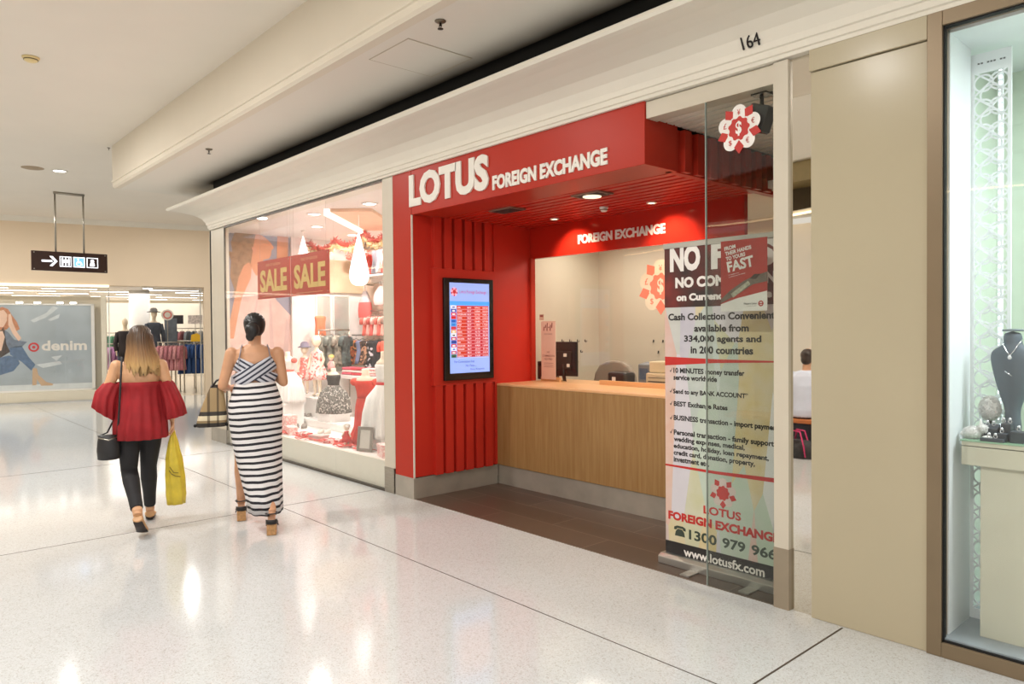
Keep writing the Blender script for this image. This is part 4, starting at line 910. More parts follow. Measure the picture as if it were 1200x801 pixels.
# ---- hanging clothes
def cloth(rgb, var=0.1, scale=10): return M('cloth_%d_%d_%d' % rgb, rgb, 0.8, var=var, scale=scale)
def patterned(name, c1, c2, scale=22, c3=None):
    m, nt, b = new_mat(name); tc = nt.nodes.new('ShaderNodeTexCoord'); v = nt.nodes.new('ShaderNodeTexVoronoi'); v.inputs['Scale'].default_value = scale
    nt.links.new(tc.outputs['Object'], v.inputs['Vector']); sp = nt.nodes.new('ShaderNodeSeparateColor'); nt.links.new(v.outputs['Color'], sp.inputs[0])
    r = nt.nodes.new('ShaderNodeValToRGB'); r.color_ramp.interpolation = 'CONSTANT'; e = r.color_ramp.elements
    e[0].position = 0; e[0].color = lin(c1); e[1].position = 0.55; e[1].color = lin(c2)
    if c3: e.new(0.8).color = lin(c3)
    nt.links.new(sp.outputs[0], r.inputs[0]); nt.links.new(r.outputs[0], b.inputs['Base Color']); b.inputs['Roughness'].default_value = 0.8
    return m
def garment(name, label, cat, loc, w, L, mat, group=None, rz=0.0, flare=1.25, sleeve=0.0, thick=0.05, hanger=True, seed=0, folds=6):
    """hanging garment: shoulders along local x, hung at z=L from its hem"""
    o = thing(name, label, cat, loc, rz, group); q = random.Random(seed); ph = q.uniform(0, 6); n = 40; R = []
    prof = [(1.0, 0.30, 0.5), (0.985, 0.72, 0.8), (0.94, 0.98, 1.0), (0.86, 0.94, 1.0), (0.70, 0.84, 1.0), (0.55, 0.80, 1.0), (0.35, 0.80*flare**0.5, 1.1), (0.15, 0.82*flare**0.85, 1.2), (0.0, 0.84*flare, 1.3)]
    for zf, wf, tf in prof:
        amp = (1-zf)*0.35
        R.append([Vector((w/2*wf*math.cos(2*PI*i/n), thick*tf*math.sin(2*PI*i/n)*(1+amp*math.sin(folds*2*PI*i/n+ph)), zf*L)) for i in range(n)])
    MB().rings(R).build('cloth', mat, o)
    if sleeve:
        for s in (-1, 1):
            MB().tube([(s*w*0.43, 0, L*0.93), (s*w*0.53, 0, L*0.93-sleeve*0.4), (s*w*0.56, 0.01, L*0.93-sleeve)], [0.05, 0.05, 0.045], 10, flat=0.7).build('sleeve', mat, o)
    if hanger:
        MB().tube([(-w*0.36, 0, L*0.985), (0, 0, L*1.0+0.03), (w*0.36, 0, L*0.985)], 0.006, 6).tube([(0, 0, L+0.03), (0, 0, L+0.075), (0.02, 0, L+0.095), (0.035, 0, L+0.08)], 0.003, 6).build('hanger', 'steel', o)
    return o
def rail(name, label, cat, x0, x1, y, z, wally):
    o = thing(name, label, cat, ((x0+x1)/2, y, z)); a = (x1-x0)/2
    MB().tube([(-a, 0, 0), (a, 0, 0)], 0.012, 8).build('bar', 'steel', o)
    for s in (-1, 1): MB().tube([(s*a*0.9, 0, 0), (s*a*0.9, wally-y, 0)], 0.008, 6).build('bracket', 'steel', o)
RY = 6.45; S9 = 0.96
def sc9(p): return (p[0]*S9, p[1]*S9, 1.6+(p[2]-1.6)*S9)
def rail9(n, l, c, x0, x1, y, z, wy): rail(n, l, c, max(x0*S9, -10.95), x1*S9, y*S9, 1.6+(z-1.6)*S9, wy*S9)
def garment9(n, l, c, loc, w, L, *a, **k): return garment(n, l, c, sc9(loc), w*S9, L*S9, *a, **k)
def bag9(n, l, loc, *a, **k): return bag(n, l, sc9(loc), *a, **k)
rail9('clothes_rail', 'top clothes rail with red and white dresses in the shop', 'clothes rail', -11.0, -10.0, RY, 3.02, 6.72)
tops = [(-10.72, (208, 84, 74), 'red dress hanging left on the top clothes rail'), (-10.52, (96, 92, 96), 'dark grey dress hanging between two red dresses on the top rail'), (-10.36, (236, 200, 192), 'pale pink dress on the top clothes rail'), (-10.2, (222, 92, 76), 'red dress at the right end of the top clothes rail')]
for i, (x, c, lb) in enumerate(tops): garment9('hanging_dress', lb, 'dress', (x, RY, 2.56), 0.22, 0.38, cloth(c), 'dresses on the shop rails', 0.3, 1.3, 0, 0.07, True, i)
sh = thing('wall_shelf', 'white shelf under the top row of dresses', 'shelf', (-10.03, 6.22, 2.464)); MB().box((-0.5, -0.2, 0), (0.5, 0.23, 0.025)).build('board', 'white', sh); MB().box((-0.48, 0.1, -0.06), (0.48, 0.2, 0)).build('bracket', 'white', sh)
def bag(name, label, loc, w, h, d, m1, m2=None, handle='white', rz=0):
    o = thing(name, label, 'bag', loc, rz); R = []; n = 28
    for zf, wf in [(0.0, 0.6), (0.06, 0.95), (0.3, 1.05), (0.6, 0.9), (0.85, 0.55), (1.0, 0.3)]:
        R.append([Vector((w/2*wf*math.cos(2*PI*i/n), d/2*wf*math.sin(2*PI*i/n), zf*h)) for i in range(n)])
    MB().rings(R).build('body', m1, o)
    if m2: MB().rings([[v*1.01 for v in r] for r in R[1:4]], cap=False).build('panel', m2, o)
    MB().tube([(-w*0.14, 0, h*0.95), (-w*0.08, 0, h*1.25), (w*0.08, 0, h*1.25), (w*0.14, 0, h*0.95)], 0.008, 6).build('handle', handle, o)
    return o
rail9('clothes_rail', 'second rail of pink bags below the white shelf', 'clothes rail', -11.15, -10.0, RY, 2.40, 6.72)
bag9('hanging_bag', 'grey and red bag hanging below the white shelf left of the pink one', (-10.93, 6.45, 1.80), 0.34, 0.46, 0.16, cloth((186, 176, 176)), cloth((214, 92, 88)))
bag9('hanging_bag', 'white and pink bag with a red mark hanging below the white shelf', (-10.40, 6.44, 2.02), 0.34, 0.31, 0.18, cloth((238, 214, 208)), cloth((240, 190, 186)))
rail9('clothes_rail', 'third rail carrying a row of small pink and red clothes', 'clothes rail', -11.05, -9.95, RY, 1.94, 6.72)
for i in range(7):
    x = -10.85 + i*0.115
    c = [(220, 106, 92), (232, 168, 156), (206, 92, 84), (228, 190, 178), (216, 110, 98), (236, 176, 160), (150, 120, 108)][i]
    garment9('hanging_blouse', '%s small garment from the left on the third clothes rail' % ordinal(i), 'blouse', (x, RY, 1.52), 0.20, 0.32, cloth(c), 'small garments on the third rail', 0.9, 1.2, 0.10, 0.035, True, 20+i)
rail9('clothes_rail', 'lowest rail of patterned and coral dresses', 'clothes rail', -11.38, -9.95, RY, 1.53, 6.72)
low = [(-11.25, patterned('floral_orange', (176, 84, 44), (48, 34, 30), 24, (214, 150, 90)), 'orange and black floral dress on the lowest rail', 0.42), (-11.02, cloth((132, 140, 172)), 'blue grey dress beside the orange floral dress', 0.40), (-10.88, patterned('floral_dark', (58, 44, 40), (186, 140, 110), 30), 'brown patterned dress on the lowest rail', 0.42), (-10.66, patterned('black_floral', (28, 27, 32), (30, 28, 34), 26, (214, 206, 210)), 'black dress with white flowers on the lowest rail', 0.50), (-10.48, cloth((36, 35, 42)), 'plain black dress on the lowest rail', 0.50), (-10.24, cloth((222, 98, 76)), 'coral dress at the right end of the lowest rail', 0.50)]
for i, (x, m, lb, L) in enumerate(low): garment9('hanging_dress', lb, 'dress', (x, RY, 1.44-L), 0.30, L, m, 'dresses on the lowest rail', 0.45, 1.35, 0.0 if i != 5 else 0.14, 0.07, True, 40+i)
for i, (x, c) in enumerate(((-11.05, (206, 190, 96)), (-10.6, (222, 206, 110)))):
    pass
tb = thing('display_table', 'white table with folded red clothes in the shop', 'table', (-9.7, 5.75, 0.02))
MB().box((-0.42, -0.28, 0.86), (0.42, 0.28, 0.915)).build('tabletop', 'whitegloss', tb, bevel=0.004)
for sx in (-0.38, 0.38):
    for sy in (-0.24, 0.24): MB().box((sx-0.025, sy-0.025, 0), (sx+0.025, sy+0.025, 0.86)).build('leg', 'white', tb)
def folded(x, y, z, m, label, seed):
    o = thing('folded_clothes', label, 'folded clothes', (x, y, z), rz=0.1*seed); q = random.Random(seed)
    for k in range(3): MB().cbox((q.uniform(-.01, .01), 0, 0.02+k*0.038), (0.24, 0.18, 0.034)).build('layer', m if k != 1 else cloth((236, 206, 198)), o, bevel=0.014)
folded(-9.97, 5.62, 0.935, cloth((206, 92, 110)), 'pink stack of folded clothes at the left of the table', 1); folded(-9.68, 5.62, 0.935, cloth((190, 60, 70)), 'red stack of folded clothes in the middle of the table', 2); folded(-9.42, 5.66, 0.935, cloth((226, 170, 166)), 'pale stack of folded clothes at the right of the table', 3)
# ---- back of the shop: mirrors, rack of grey clothes
def mirrorpanel(y, w, z0, z1, label):
    o = thing('wall_mirror', label, 'mirror', (-10.998, y, z0), PI/2); h = z1-z0
    MB().box((-w/2, -0.01, 0), (w/2, 0, h)).build('glass', M('mirror_pale', (206, 210, 200), 0.08, 0.4), o)
    MB().box((-w/2-0.02, -0.03, -0.02), (-w/2, 0, h+0.02)).box((w/2, -0.03, -0.02), (w/2+0.02, 0, h+0.02)).box((-w/2, -0.03, h), (w/2, 0, h+0.02)).box((-w/2, -0.03, -0.02), (w/2, 0, 0)).build('frame', 'white', o)
mirrorpanel(5.70, 0.24, 0.93, 2.18, 'pale mirror beside the white pillar at the back of the clothes shop'); mirrorpanel(6.03, 0.28, 0.93, 2.18, 'second pale mirror from the white pillar at the back of the clothes shop')
RKX = -10.60
rk = thing('clothes_rack', 'floor rack of grey patterned clothes in front of the shop mirrors', 'clothes rack', (RKX, 5.68, 0.02), PI/2)
for s in (-1, 1): MB().tube([(s*0.27, 0, 0), (s*0.27, 0, 1.60)], 0.012, 8).tube([(s*0.27, -0.16, 0.015), (s*0.27, 0.16, 0.015)], 0.012, 8).build('upright', 'steel', rk)
MB().tube([(-0.28, 0, 1.60), (0.28, 0, 1.60)], 0.012, 8).build('bar', 'steel', rk)
gcol = [(132, 130, 118), (112, 116, 108), (146, 140, 126), (90, 100, 98)]
for i, c in enumerate(gcol):
    garment('hanging_dress', '%s grey garment from the pillar on the rack before the shop mirrors' % ordinal(i), 'dress', (RKX, 5.48+i*0.135, 1.03), 0.28, 0.50, patterned('greyprint%d' % i, c, tuple(int(v*0.72) for v in c), 26, tuple(min(255, int(v*1.25)) for v in c)), 'grey garments on the mirror rack', PI/2+0.5, 1.1, 0.14, 0.05, True, 60+i)
garment('hanging_dress', 'orange dress on a thin stand in front of the shop mirrors', 'dress', (-10.75, 5.52, 1.50), 0.20, 0.35, cloth((226, 122, 84)), None, PI/2, 1.1, 0, 0.05, False, 77)
o = thing('dress_stand', 'thin stand holding the orange dress', 'stand', (-10.75, 5.52, 0.02)); MB().tube([(0, 0, 0), (0, 0, 1.50)], 0.012, 8).build('pole', 'steel', o); MB().lathe([(0.12, 0), (0.12, 0.015), (0.02, 0.03)], n=16).build('foot', 'steel', o)
# ---- things on the display floor
def plinth(label, loc, sx, sy, h, mat='whitegloss', rz=0):
    o = thing('display_plinth', label, 'plinth', loc, rz); MB().box((-sx/2, -sy/2, 0), (sx/2, sy/2, h-0.03)).build('body', mat, o); MB().box((-sx/2-0.012, -sy/2-0.012, h-0.03), (sx/2+0.012, sy/2+0.012, h)).build('top', mat, o, bevel=0.003); return o
plinth('long low white platform in the display window', (-9.2, 4.9, DF), 2.9, 0.56, 0.10)
plinth('tall white plinth under the child mannequins', (-9.93, 4.98, DF+0.10), 1.34, 0.42, 0.27)
plinth('white block under the grey skirted dress stand', (-8.95, 4.78, DF+0.10), 0.34, 0.30, 0.11)
# child mannequins
MAT['mannequin'] = M('mannequin_cream', (232, 216, 192), 0.35, var=0.02)
def child(label, loc, rz, s, dress_mat, hat=False):
    o = thing('child_mannequin', label, 'mannequin', loc, rz); m = MB()
    m.rings([[Vector((rx*math.cos(2*PI*i/20), ry*math.sin(2*PI*i/20)+oy, z)) for i in range(20)] for z, rx, ry, oy in [(0.40, 0.075, 0.06, 0), (0.46, 0.085, 0.065, 0), (0.55, 0.075, 0.058, 0), (0.63, 0.08, 0.058, 0), (0.69, 0.085, 0.05, 0), (0.715, 0.05, 0.04, 0), (0.74, 0.032, 0.032, 0)]])
    m.tube([(0, 0, 0.70), (0, -0.004, 0.78)], 0.030, 12)
    m.ball((0, -0.01, 0.86), (0.070, 0.080, 0.092), 18); m.ball((0, -0.06, 0.83), (0.034, 0.035, 0.04), 10); m.ball((0, -0.093, 0.85), 0.010, 8)
    for sd in (-1, 1):
        m.tube([(sd*0.04, 0, 0.44), (sd*0.042, 0.0, 0.24), (sd*0.042, 0.012, 0.04)], [0.045, 0.034, 0.022], 12); m.ball((sd*0.042, -0.03, 0.018), (0.022, 0.05, 0.02), 10)
        m.tube([(sd*0.078, 0, 0.68), (sd*0.125, 0.0, 0.56), (sd*0.115, -0.07, 0.45)], [0.028, 0.023, 0.017], 10); m.ball((sd*0.112, -0.085, 0.435), (0.016, 0.026, 0.014), 8)
        m.ball((sd*0.068, 0, 0.86), (0.012, 0.018, 0.024), 8)
    b = remesh(m, 'body', 0.008, 'mannequin', o, 3); b.scale = (s, s, s)
    n = 48; R = []
    for z, r, a in [(0.70, 0.084, 0), (0.66, 0.092, 0), (0.58, 0.086, 0.01), (0.53, 0.088, 0.02), (0.45, 0.125, 0.06), (0.34, 0.165, 0.10), (0.26, 0.185, 0.12)]:
        R.append([Vector((r*math.cos(2*PI*i/n)*(1+a*math.sin(9*2*PI*i/n)), 0.82*r*math.sin(2*PI*i/n)*(1+a*math.sin(9*2*PI*i/n)), z)) for i in range(n)])
    d = MB().rings(R).build('dress', dress_mat, o); d.scale = (s, s, s)
    if hat:
        h = MB().lathe([(0.125, 0.895), (0.128, 0.905), (0.085, 0.925), (0.076, 0.975), (0.05, 1.005), (0.001, 1.012)], n=24).build('hat', cloth((112, 104, 122)), o); h.scale = (s, s, s)
    return o
child('bald cream child mannequin in a red and white floral dress', (-9.82, 4.98, DF+0.37), 0.5, 0.93, patterned('floral_pink', (236, 206, 200), (222, 110, 104), 34, (240, 228, 222)))
child('child mannequin wearing a grey brimmed hat behind the bald one', (-10.33, 5.04, DF+0.37), 0.9, 0.78, patterned('floral_red', (222, 120, 112), (240, 214, 206), 34, (204, 84, 84)), True)
def bust_dress(name, label, loc, rz, h, r_waist, r_hem, skirt_mat, bodice_mat, form_mat, gather=14, sleeves=None, s=1.0, mermaid=False, sash=None):
    """dress form: torso with neck stump, bodice and full skirt"""
    o = thing(name, label, 'dress', loc, rz); n = 72; R = []
    zw = h*0.62
    if mermaid: prof = [(h*0.60, r_waist, .0), (h*0.5, r_waist*1.18, .01), (h*0.36, r_waist*1.25, .03), (h*0.22, r_waist*1.35, .05), (h*0.08, r_hem*0.85, .09), (0.0, r_hem, .12)]
    else: prof = [(zw, r_waist, 0.0), (zw*0.93, r_waist*1.25, .04), (zw*0.75, r_waist+(r_hem-r_waist)*0.62, .07), (zw*0.45, r_waist+(r_hem-r_waist)*0.88, .08), (zw*0.1, r_hem, .09), (zw*0.0, r_hem*1.01, .10)]
    for z, r, a in prof: R.append([Vector((r*(1+a*math.sin(gather*2*PI*i/n))*math.cos(2*PI*i/n), 0.85*r*(1+a*math.sin(gather*2*PI*i/n))*math.sin(2*PI*i/n), z)) for i in range(n)])
    MB().rings(R).build('skirt', skirt_mat, o)
    z0 = prof[0][0]
    MB().rings([[Vector((r*math.cos(2*PI*i/28), 0.72*r*math.sin(2*PI*i/28), z)) for i in range(28)] for z, r in [(z0-0.01, r_waist*1.02), (z0+h*0.08, r_waist*1.08), (z0+h*0.16, r_waist*1.28), (z0+h*0.22, r_waist*1.30), (z0+h*0.235, r_waist*1.1)]]).build('bodice', bodice_mat, o)
    MB().rings([[Vector((r*math.cos(2*PI*i/24), 0.75*r*math.sin(2*PI*i/24), z)) for i in range(24)] for z, r in [(z0+h*0.2, r_waist*1.2), (z0+h*0.255, r_waist*1.05), (z0+h*0.285, r_waist*0.62), (z0+h*0.31, r_waist*0.45), (z0+h*0.38, r_waist*0.44)]]).build('neck_form', form_mat, o)
    if sleeves:
        for sd in (-1, 1):
            m = MB(); m.ball((sd*r_waist*1.45, 0, z0+h*0.21), (r_waist*0.55, r_waist*0.5, r_waist*0.45), 14); m.build('puff_sleeve', sleeves, o)
    if sash: MB().lathe([(r_waist*1.04, z0-0.015), (r_waist*1.10, z0), (r_waist*1.05, z0+0.02)], n=28, sy=0.85).build('sash', sash, o)
    return o
rd = cloth((206, 64, 50), 0.14, 8)
bust_dress('display_dress', 'coral red fitted child dress with frilled shoulders on a stand', (-7.47, 4.40, DF), 0.4, 0.88, 0.105, 0.225, rd, rd, 'mannequin', 12, cloth((222, 84, 66)), 1.0, True)
MB_f = bpy.data.objects[-1] if False else None
gd = patterned('grey_dots', (120, 116, 108), (94, 90, 84), 60, (196, 190, 180))
bust_dress('display_dress', 'grey dotted dress with a wide gathered skirt on a white block', (-8.95, 4.78, DF+0.21), 0.3, 0.60, 0.085, 0.235, gd, cloth((78, 74, 72)), 'mannequin', 26, None)
wt = M('white_tulle', (240, 236, 230), 0.8, var=0.03, bump=0.3, bscale=40)
bust_dress('display_dress', 'white tulle dress at the right edge of the display window', (-7.0, 4.36, DF+0.13), 0.2, 0.95, 0.09, 0.27, wt, wt, 'mannequin', 30, None, 1, False, cloth((206, 70, 70)))
plinth('low white block under the white tulle dress', (-7.0, 4.36, DF), 0.30, 0.28, 0.13)
bust_dress('display_dress', 'white lace dress with a red flowered neckline beside the child mannequins', (-9.62, 4.44, DF+0.33), 0.3, 0.70, 0.085, 0.24, wt, wt, 'mannequin', 28, cloth((214, 96, 84)), 1, False, cloth((214, 110, 96)))
plinth('white block under the white lace dress', (-9.62, 4.44, DF), 0.34, 0.30, 0.33)
# little figures
def doll(label, loc, hat_mat, dress_mat, s=1.0, rz=0):
    o = thing('doll', label, 'doll', loc, rz); m = MB()
    m.rings([[Vector((r*math.cos(2*PI*i/18), r*math.sin(2*PI*i/18), z)) for i in range(18)] for z, r in [(0.05, 0.062*s), (0.09*s+0.02, 0.05*s), (0.13*s+0.02, 0.026*s), (0.155*s+0.02, 0.03*s)]]); m.build('dress', dress_mat, o)
    for sd in (-1, 1): MB().tube([(sd*0.02*s, 0, 0.07), (sd*0.02*s, 0, 0.012)], 0.012*s, 8).ball((sd*0.02*s, -0.01, 0.009), (0.013*s, 0.022*s, 0.009), 8).build('leg', 'mannequin', o)
    for sd in (-1, 1): MB().tube([(sd*0.028*s, 0, 0.15*s+0.015), (sd*0.06*s, -0.01, 0.10*s+0.01)], 0.009*s, 8).build('arm', 'mannequin', o)
    MB().ball((0, -0.002, 0.20*s+0.02), (0.034*s, 0.034*s, 0.038*s), 14).build('head', 'mannequin', o)
    q = random.Random(4); m = MB()
    for k in range(26):
        a = q.uniform(0, 2*PI); u = q.uniform(-0.1, 1); r = math.sqrt(max(0, 1-u*u)); m.ball((0.036*s*r*math.cos(a), 0.008+0.032*s*r*math.sin(a), 0.21*s+0.02+0.036*s*u), 0.014*s, 6)
    m.build('hair', hat_mat, o)
doll('small doll with white hair and a red dress before the coral dress', (-7.44, 4.13, DF), cloth((238, 232, 226)), cloth((212, 66, 60)), 0.95, 0.6)
do = doll('yellow haired doll in a pink dress standing behind the grey dress', (-9.95, 5.28, 0.98), cloth((222, 196, 110)), cloth((236, 176, 172)), 1.0, 0.6)
o = thing('doll_stand', 'thin white stand carrying the yellow haired doll', 'stand', (-9.95, 5.28, DF)); MB().tube([(0, 0, 0), (0, 0, 0.675)], 0.012, 8).build('pole', 'white', o); MB().lathe([(0.09, 0), (0.09, 0.015), (0.001, 0.02)], n=16).build('foot', 'white', o); MB().lathe([(0.07, 0.675), (0.07, 0.69), (0.001, 0.69)], n=16).build('plate', 'white', o)
# photo frame
o = thing('photo_frame', 'silver picture frame leaning at the front right of the display floor', 'picture frame', (-6.95, 4.07, DF), rz=0.35)
T = MB(Matrix.Rotation(-0.12, 4, 'X')); T.box((-0.105, -0.01, 0), (-0.07, 0.012, 0.27)).box((0.07, -0.01, 0), (0.105, 0.012, 0.27)).box((-0.07, -0.01, 0), (0.07, 0.012, 0.035)).box((-0.07, -0.01, 0.235), (0.07, 0.012, 0.27)); T.build('frame', M('frame_silver', (158, 150, 142), 0.3, 0.7), o, bevel=0.004)
T = MB(Matrix.Rotation(-0.12, 4, 'X')); T.box((-0.07, -0.002, 0.035), (0.07, 0.006, 0.235)); T.build('picture', M('picture_grey', (202, 196, 186), 0.3), o)
MB().tube([(0, 0.03, 0.2), (0, 0.12, 0.0)], 0.008, 6).build('strut', 'steel', o)
# shoes
def shoes(label, loc, rz, mat, s=1.0):
    o = thing('child_shoes', label, 'shoes', loc, rz, 'pairs of small shoes')
    for sd in (-1, 1):
        m = MB(); m.rings([[Vector((sd*0.045*s+rx*s*math.cos(2*PI*i/18), oy*s+ry*s*math.sin(2*PI*i/18), z*s)) for i in range(18)] for z, rx, ry, oy in [(0.012, 0.032, 0.075, 0), (0.03, 0.032, 0.073, 0.0), (0.045, 0.028, 0.06, 0.012), (0.058, 0.024, 0.04, 0.03)]]); m.build('upper', mat, o)
        m = MB(); m.rings([[Vector((sd*0.045*s+0.034*s*math.cos(2*PI*i/18), 0.078*s*math.sin(2*PI*i/18), z*s)) for i in range(18)] for z in (0.0, 0.012)]); m.build('sole', 'white', o)
sg = cloth((126, 118, 108))
shoes('grey pair of shoes on the low platform left of the grey dress', (-9.60, 4.69, DF+0.10), 0.7, sg, 0.9); shoes('grey pair of shoes on the display floor below the platform', (-9.18, 4.40, DF), 0.9, sg, 1.15)
shoes('white toed grey pair of shoes on the floor below the grey dress', (-8.5, 4.40, DF), 0.6, cloth((206, 196, 184)), 1.0); shoes('brown pair of sandals on the floor left of the mannequin plinth', (-10.48, 4.86, DF+0.10+0.27), 0.5, cloth((150, 116, 86)), 0.9)
shoes('pale pair of shoes at the foot of the white tulle dress', (-6.68, 4.16, DF), 0.4, cloth((226, 204, 190)), 0.95)
# patterned boxes and red paper on the display floor
pk = patterned('pink_check', (232, 176, 170), (240, 214, 208), 50); rk_ = patterned('red_check', (220, 84, 76), (238, 200, 194), 40)
for i, (x, y, sx, sy, h, m, lb) in enumerate([(-8.8, 4.10, 0.26, 0.10, 0.10, pk, 'pink checked gift box at the left front of the display floor'), (-9.06, 4.18, 0.20, 0.14, 0.22, pk, 'upright pink patterned box before the mannequin plinth'), (-8.1, 4.12, 0.22, 0.12, 0.06, M('mauve_box', (196, 166, 160), 0.5), 'mauve flat box in the middle of the display floor'), (-6.52, 4.06, 0.20, 0.10, 0.13, pk, 'pink patterned box at the right end of the display floor'), (-8.49, 4.12, 0.20, 0.12, 0.05, rk_, 'red checked flat box left of the mauve box'), (-7.73, 4.12, 0.22, 0.12, 0.05, rk_, 'red checked flat box right of the mauve box')]):
    o = thing('gift_box', lb, 'box', (x, y, DF), rz=0.25*((i % 3)-1), group='gift boxes on the display floor')
    MB().box((-sx/2, -sy/2, 0), (sx/2, sy/2, h*0.8)).build('box', m, o); MB().box((-sx/2-0.006, -sy/2-0.006, h*0.7), (sx/2+0.006, sy/2+0.006, h)).build('lid', m, o)
def ribbon(label, x, y, seed, m):
    o = thing('paper_ribbon', label, 'ribbon', (x, y, DF), group='loose red ribbons'); q = random.Random(seed); t = MB()
    for k in range(5):
        pts = []; px, py = q.uniform(-.15, .15), q.uniform(-.08, .08); a = q.uniform(0, 6)
        for j in range(9): pts.append((px+j*0.035*math.cos(a+0.3*j), py+j*0.018*math.sin(a+0.5*j), 0.008+0.02*abs(math.sin(j*0.9+seed)))) 
        t.tube(pts, 0.014, 5, flat=0.25)
    t.build('paper', m, o)
for i, x in enumerate((-8.9, -8.3, -7.9, -7.2)): ribbon('%s tangle of red paper ribbon from the left on the display floor' % ordinal(i), x, 4.08, i, cloth((222, 92, 80)))
# ------------------------------------------------------------------ department store at the far end of the mall
E0 = Vector((-19.985, 2.356, 0)); ER = Vector((0.2425, 0.9702, 0)); EZ = math.atan2(ER.y, ER.x)
EM = text_mat(E0, ER, (0, 0, 1))
def ep(u, d, z=0): return EM @ Vector((u, d, z))
def eth(name, label, cat, u, d, z=0, group=None, kind=None, rz=0): return thing(name, label, cat, ep(u, d, z), EZ+rz, group, kind)
mb = MB(EM).box((-8, -0.05, 2.74), (9, 0.3, 4.30)).box((4.30, -0.05, 0), (9, 0.3, 2.74)); struct(mb, 'wall_end', 'tan_wall', label='tan wall above and beside the store entrance at the far end', cat='wall')
struct(MB(EM).prism([(-0.05, 4.16), (-0.10, 4.20), (-0.16, 4.28), (-0.05, 4.28)], -8, 9, axis='x'), 'trim_15', 'cove', label='cornice along the top of the far tan wall', cat='cornice')
struct(MB(EM).box((-8, -0.08, 2.70), (2.2, 0.05, 2.745)), 'trim_16', emis('entry_led', (255, 240, 214), 1.5), label='bright light line along the top of the far shopfront', cat='light line')
# shopfront glass
we = eth('window_5', 'tall frameless glass front of the store at the far end', 'window', 0, 0, 0, kind='structure')
mb = MB()
for a, b in ((-3.5, 0.12), (0.13, 1.275), (1.285, 2.185)): mb.box((a, -0.006, 0.03), (b, 0.006, 2.72))
mb.box((4.22, -0.006, 0.03), (4.30, 0.006, 2.72)); mb.build('glass', 'glass', we)
MB().box((-3.5, -0.015, 0), (2.185, 0.015, 0.03)).box((2.180, -0.012, 0), (2.200, 0.012, 2.72)).box((4.20, -0.012, 0), (4.222, 0.012, 2.72)).build('frame', 'aluminium', we)
# display behind the glass with the billboard
struct(MB(EM).box((-3.5, 0.05, 0), (2.12, 0.9, 0.24)).box((-3.5, 0.62, 0.24), (2.12, 0.72, 2.50)).box((2.02, 0.05, 0.0), (2.12, 0.9, 2.50)), 'wall_end_display', M('pale_display', (232, 222, 200), 0.6, var=0.02), label='pale display box behind the far shopfront glass', cat='wall')
bb = eth('billboard', 'large grey blue denim advertising billboard with a seated woman', 'billboard', -0.03, 0.40, 0.24)
MB().box((-2.6, 0.0, 0.04), (1.83, 0.06, 2.03)).build('sheet', None, bb, mats=[M('billboard_grey', (168, 178, 184), 0.5, var=0.16, scale=1.3)])
MB().box((1.83, -0.02, 0), (1.90, 0.08, 2.07)).box((-2.6, -0.02, 2.03), (1.90, 0.08, 2.07)).box((-2.6, -0.02, 0), (1.90, 0.08, 0.04)).build('frame', 'whitegloss', bb)
def bp(l):   # zoomed picture coordinates -> billboard metres
    return [((x/5.936)*0.01645, (457.5-(340+y/5.936))/48.6*1.0+0.02) for x, y in l]
def blay(name, polys, mat, d):
    t = MB()
    for p in polys: t.prism(bp(p), -0.001-d*0.0012, 0.0)
    t.build(name, mat, bb)
blay('ground_picture', [[(-900, 655), (660, 655), (660, 690), (-900, 700)]], M('bb_ground', (214, 220, 222), 0.5), 1)
blay('brush_picture', [[(215, 220), (330, 170), (380, 120), (420, 135), (330, 200), (240, 235)], [(340, 215), (430, 175), (420, 205), (360, 225)], [(250, 520), (420, 500), (440, 520), (300, 545)], [(360, 470), (440, 460), (400, 500)]], M('bb_brush', (206, 212, 214), 0.5, var=0.1), 1)
blay('jeans_picture', [[(-60, 480), (60, 455), (120, 470), (135, 510), (90, 560), (-60, 600)], [(60, 400), (150, 390), (200, 470), (245, 520), (215, 560), (150, 500), (70, 450)]], M('bb_denim', (92, 116, 146), 0.7, var=0.2, scale=12), 2)
blay('jacket_picture', [[(-60, 280), (10, 270), (60, 300), (100, 350), (190, 365), (150, 400), (60, 405), (-60, 400)]], M('bb_jacket', (112, 124, 140), 0.7, var=0.2, scale=12), 2)
blay('top_picture', [[(0, 300), (30, 260), (45, 380), (70, 430), (0, 470), (-30, 400)]], M('bb_dark', (74, 62, 58), 0.7), 3)
blay('hair_picture', [[(-20, 150), (20, 130), (60, 145), (90, 190), (120, 230), (140, 280), (100, 300), (70, 260), (50, 280), (20, 290), (-20, 280)]], M('bb_hair', (196, 130, 92), 0.6, var=0.2, scale=20), 3)
blay('skin_picture', [[(-10, 160), (30, 150), (55, 180), (50, 225), (25, 265), (-10, 265)], [(62, 180), (80, 175), (90, 230), (115, 290), (150, 340), (130, 360), (90, 310), (60, 250)], [(-30, 300), (20, 290), (35, 330), (10, 420), (-30, 430)]], M('bb_skin', (234, 196, 172), 0.6), 4)
blay('boot_picture', [[(225, 545), (255, 545), (265, 590), (320, 640), (372, 655), (365, 665), (285, 665), (255, 620), (250, 660), (220, 660)]], M('bb_boot', (202, 170, 136), 0.6), 4)
bl = MB()
def bpp(x, y): return bp([(x, y)])[0]
(cx, cz) = bpp(236, 402)
t = MB(); t.ringplate((cx, cz), 0.070, 0.108, -0.006, 0, 30); t.disc((cx, 0, cz), 0.034, (-0.006, 0), 24); t.build('bullseye', M('bullseye_red', (206, 40, 44), 0.5), bb)
t = MB(); x0, z0 = bpp(292, 428); x1, z1 = bpp(625, 358); t.text('denim', x0, x1, z0, z1, -0.006, None, 0.03); t.build('lettering', 'letter_white', bb)
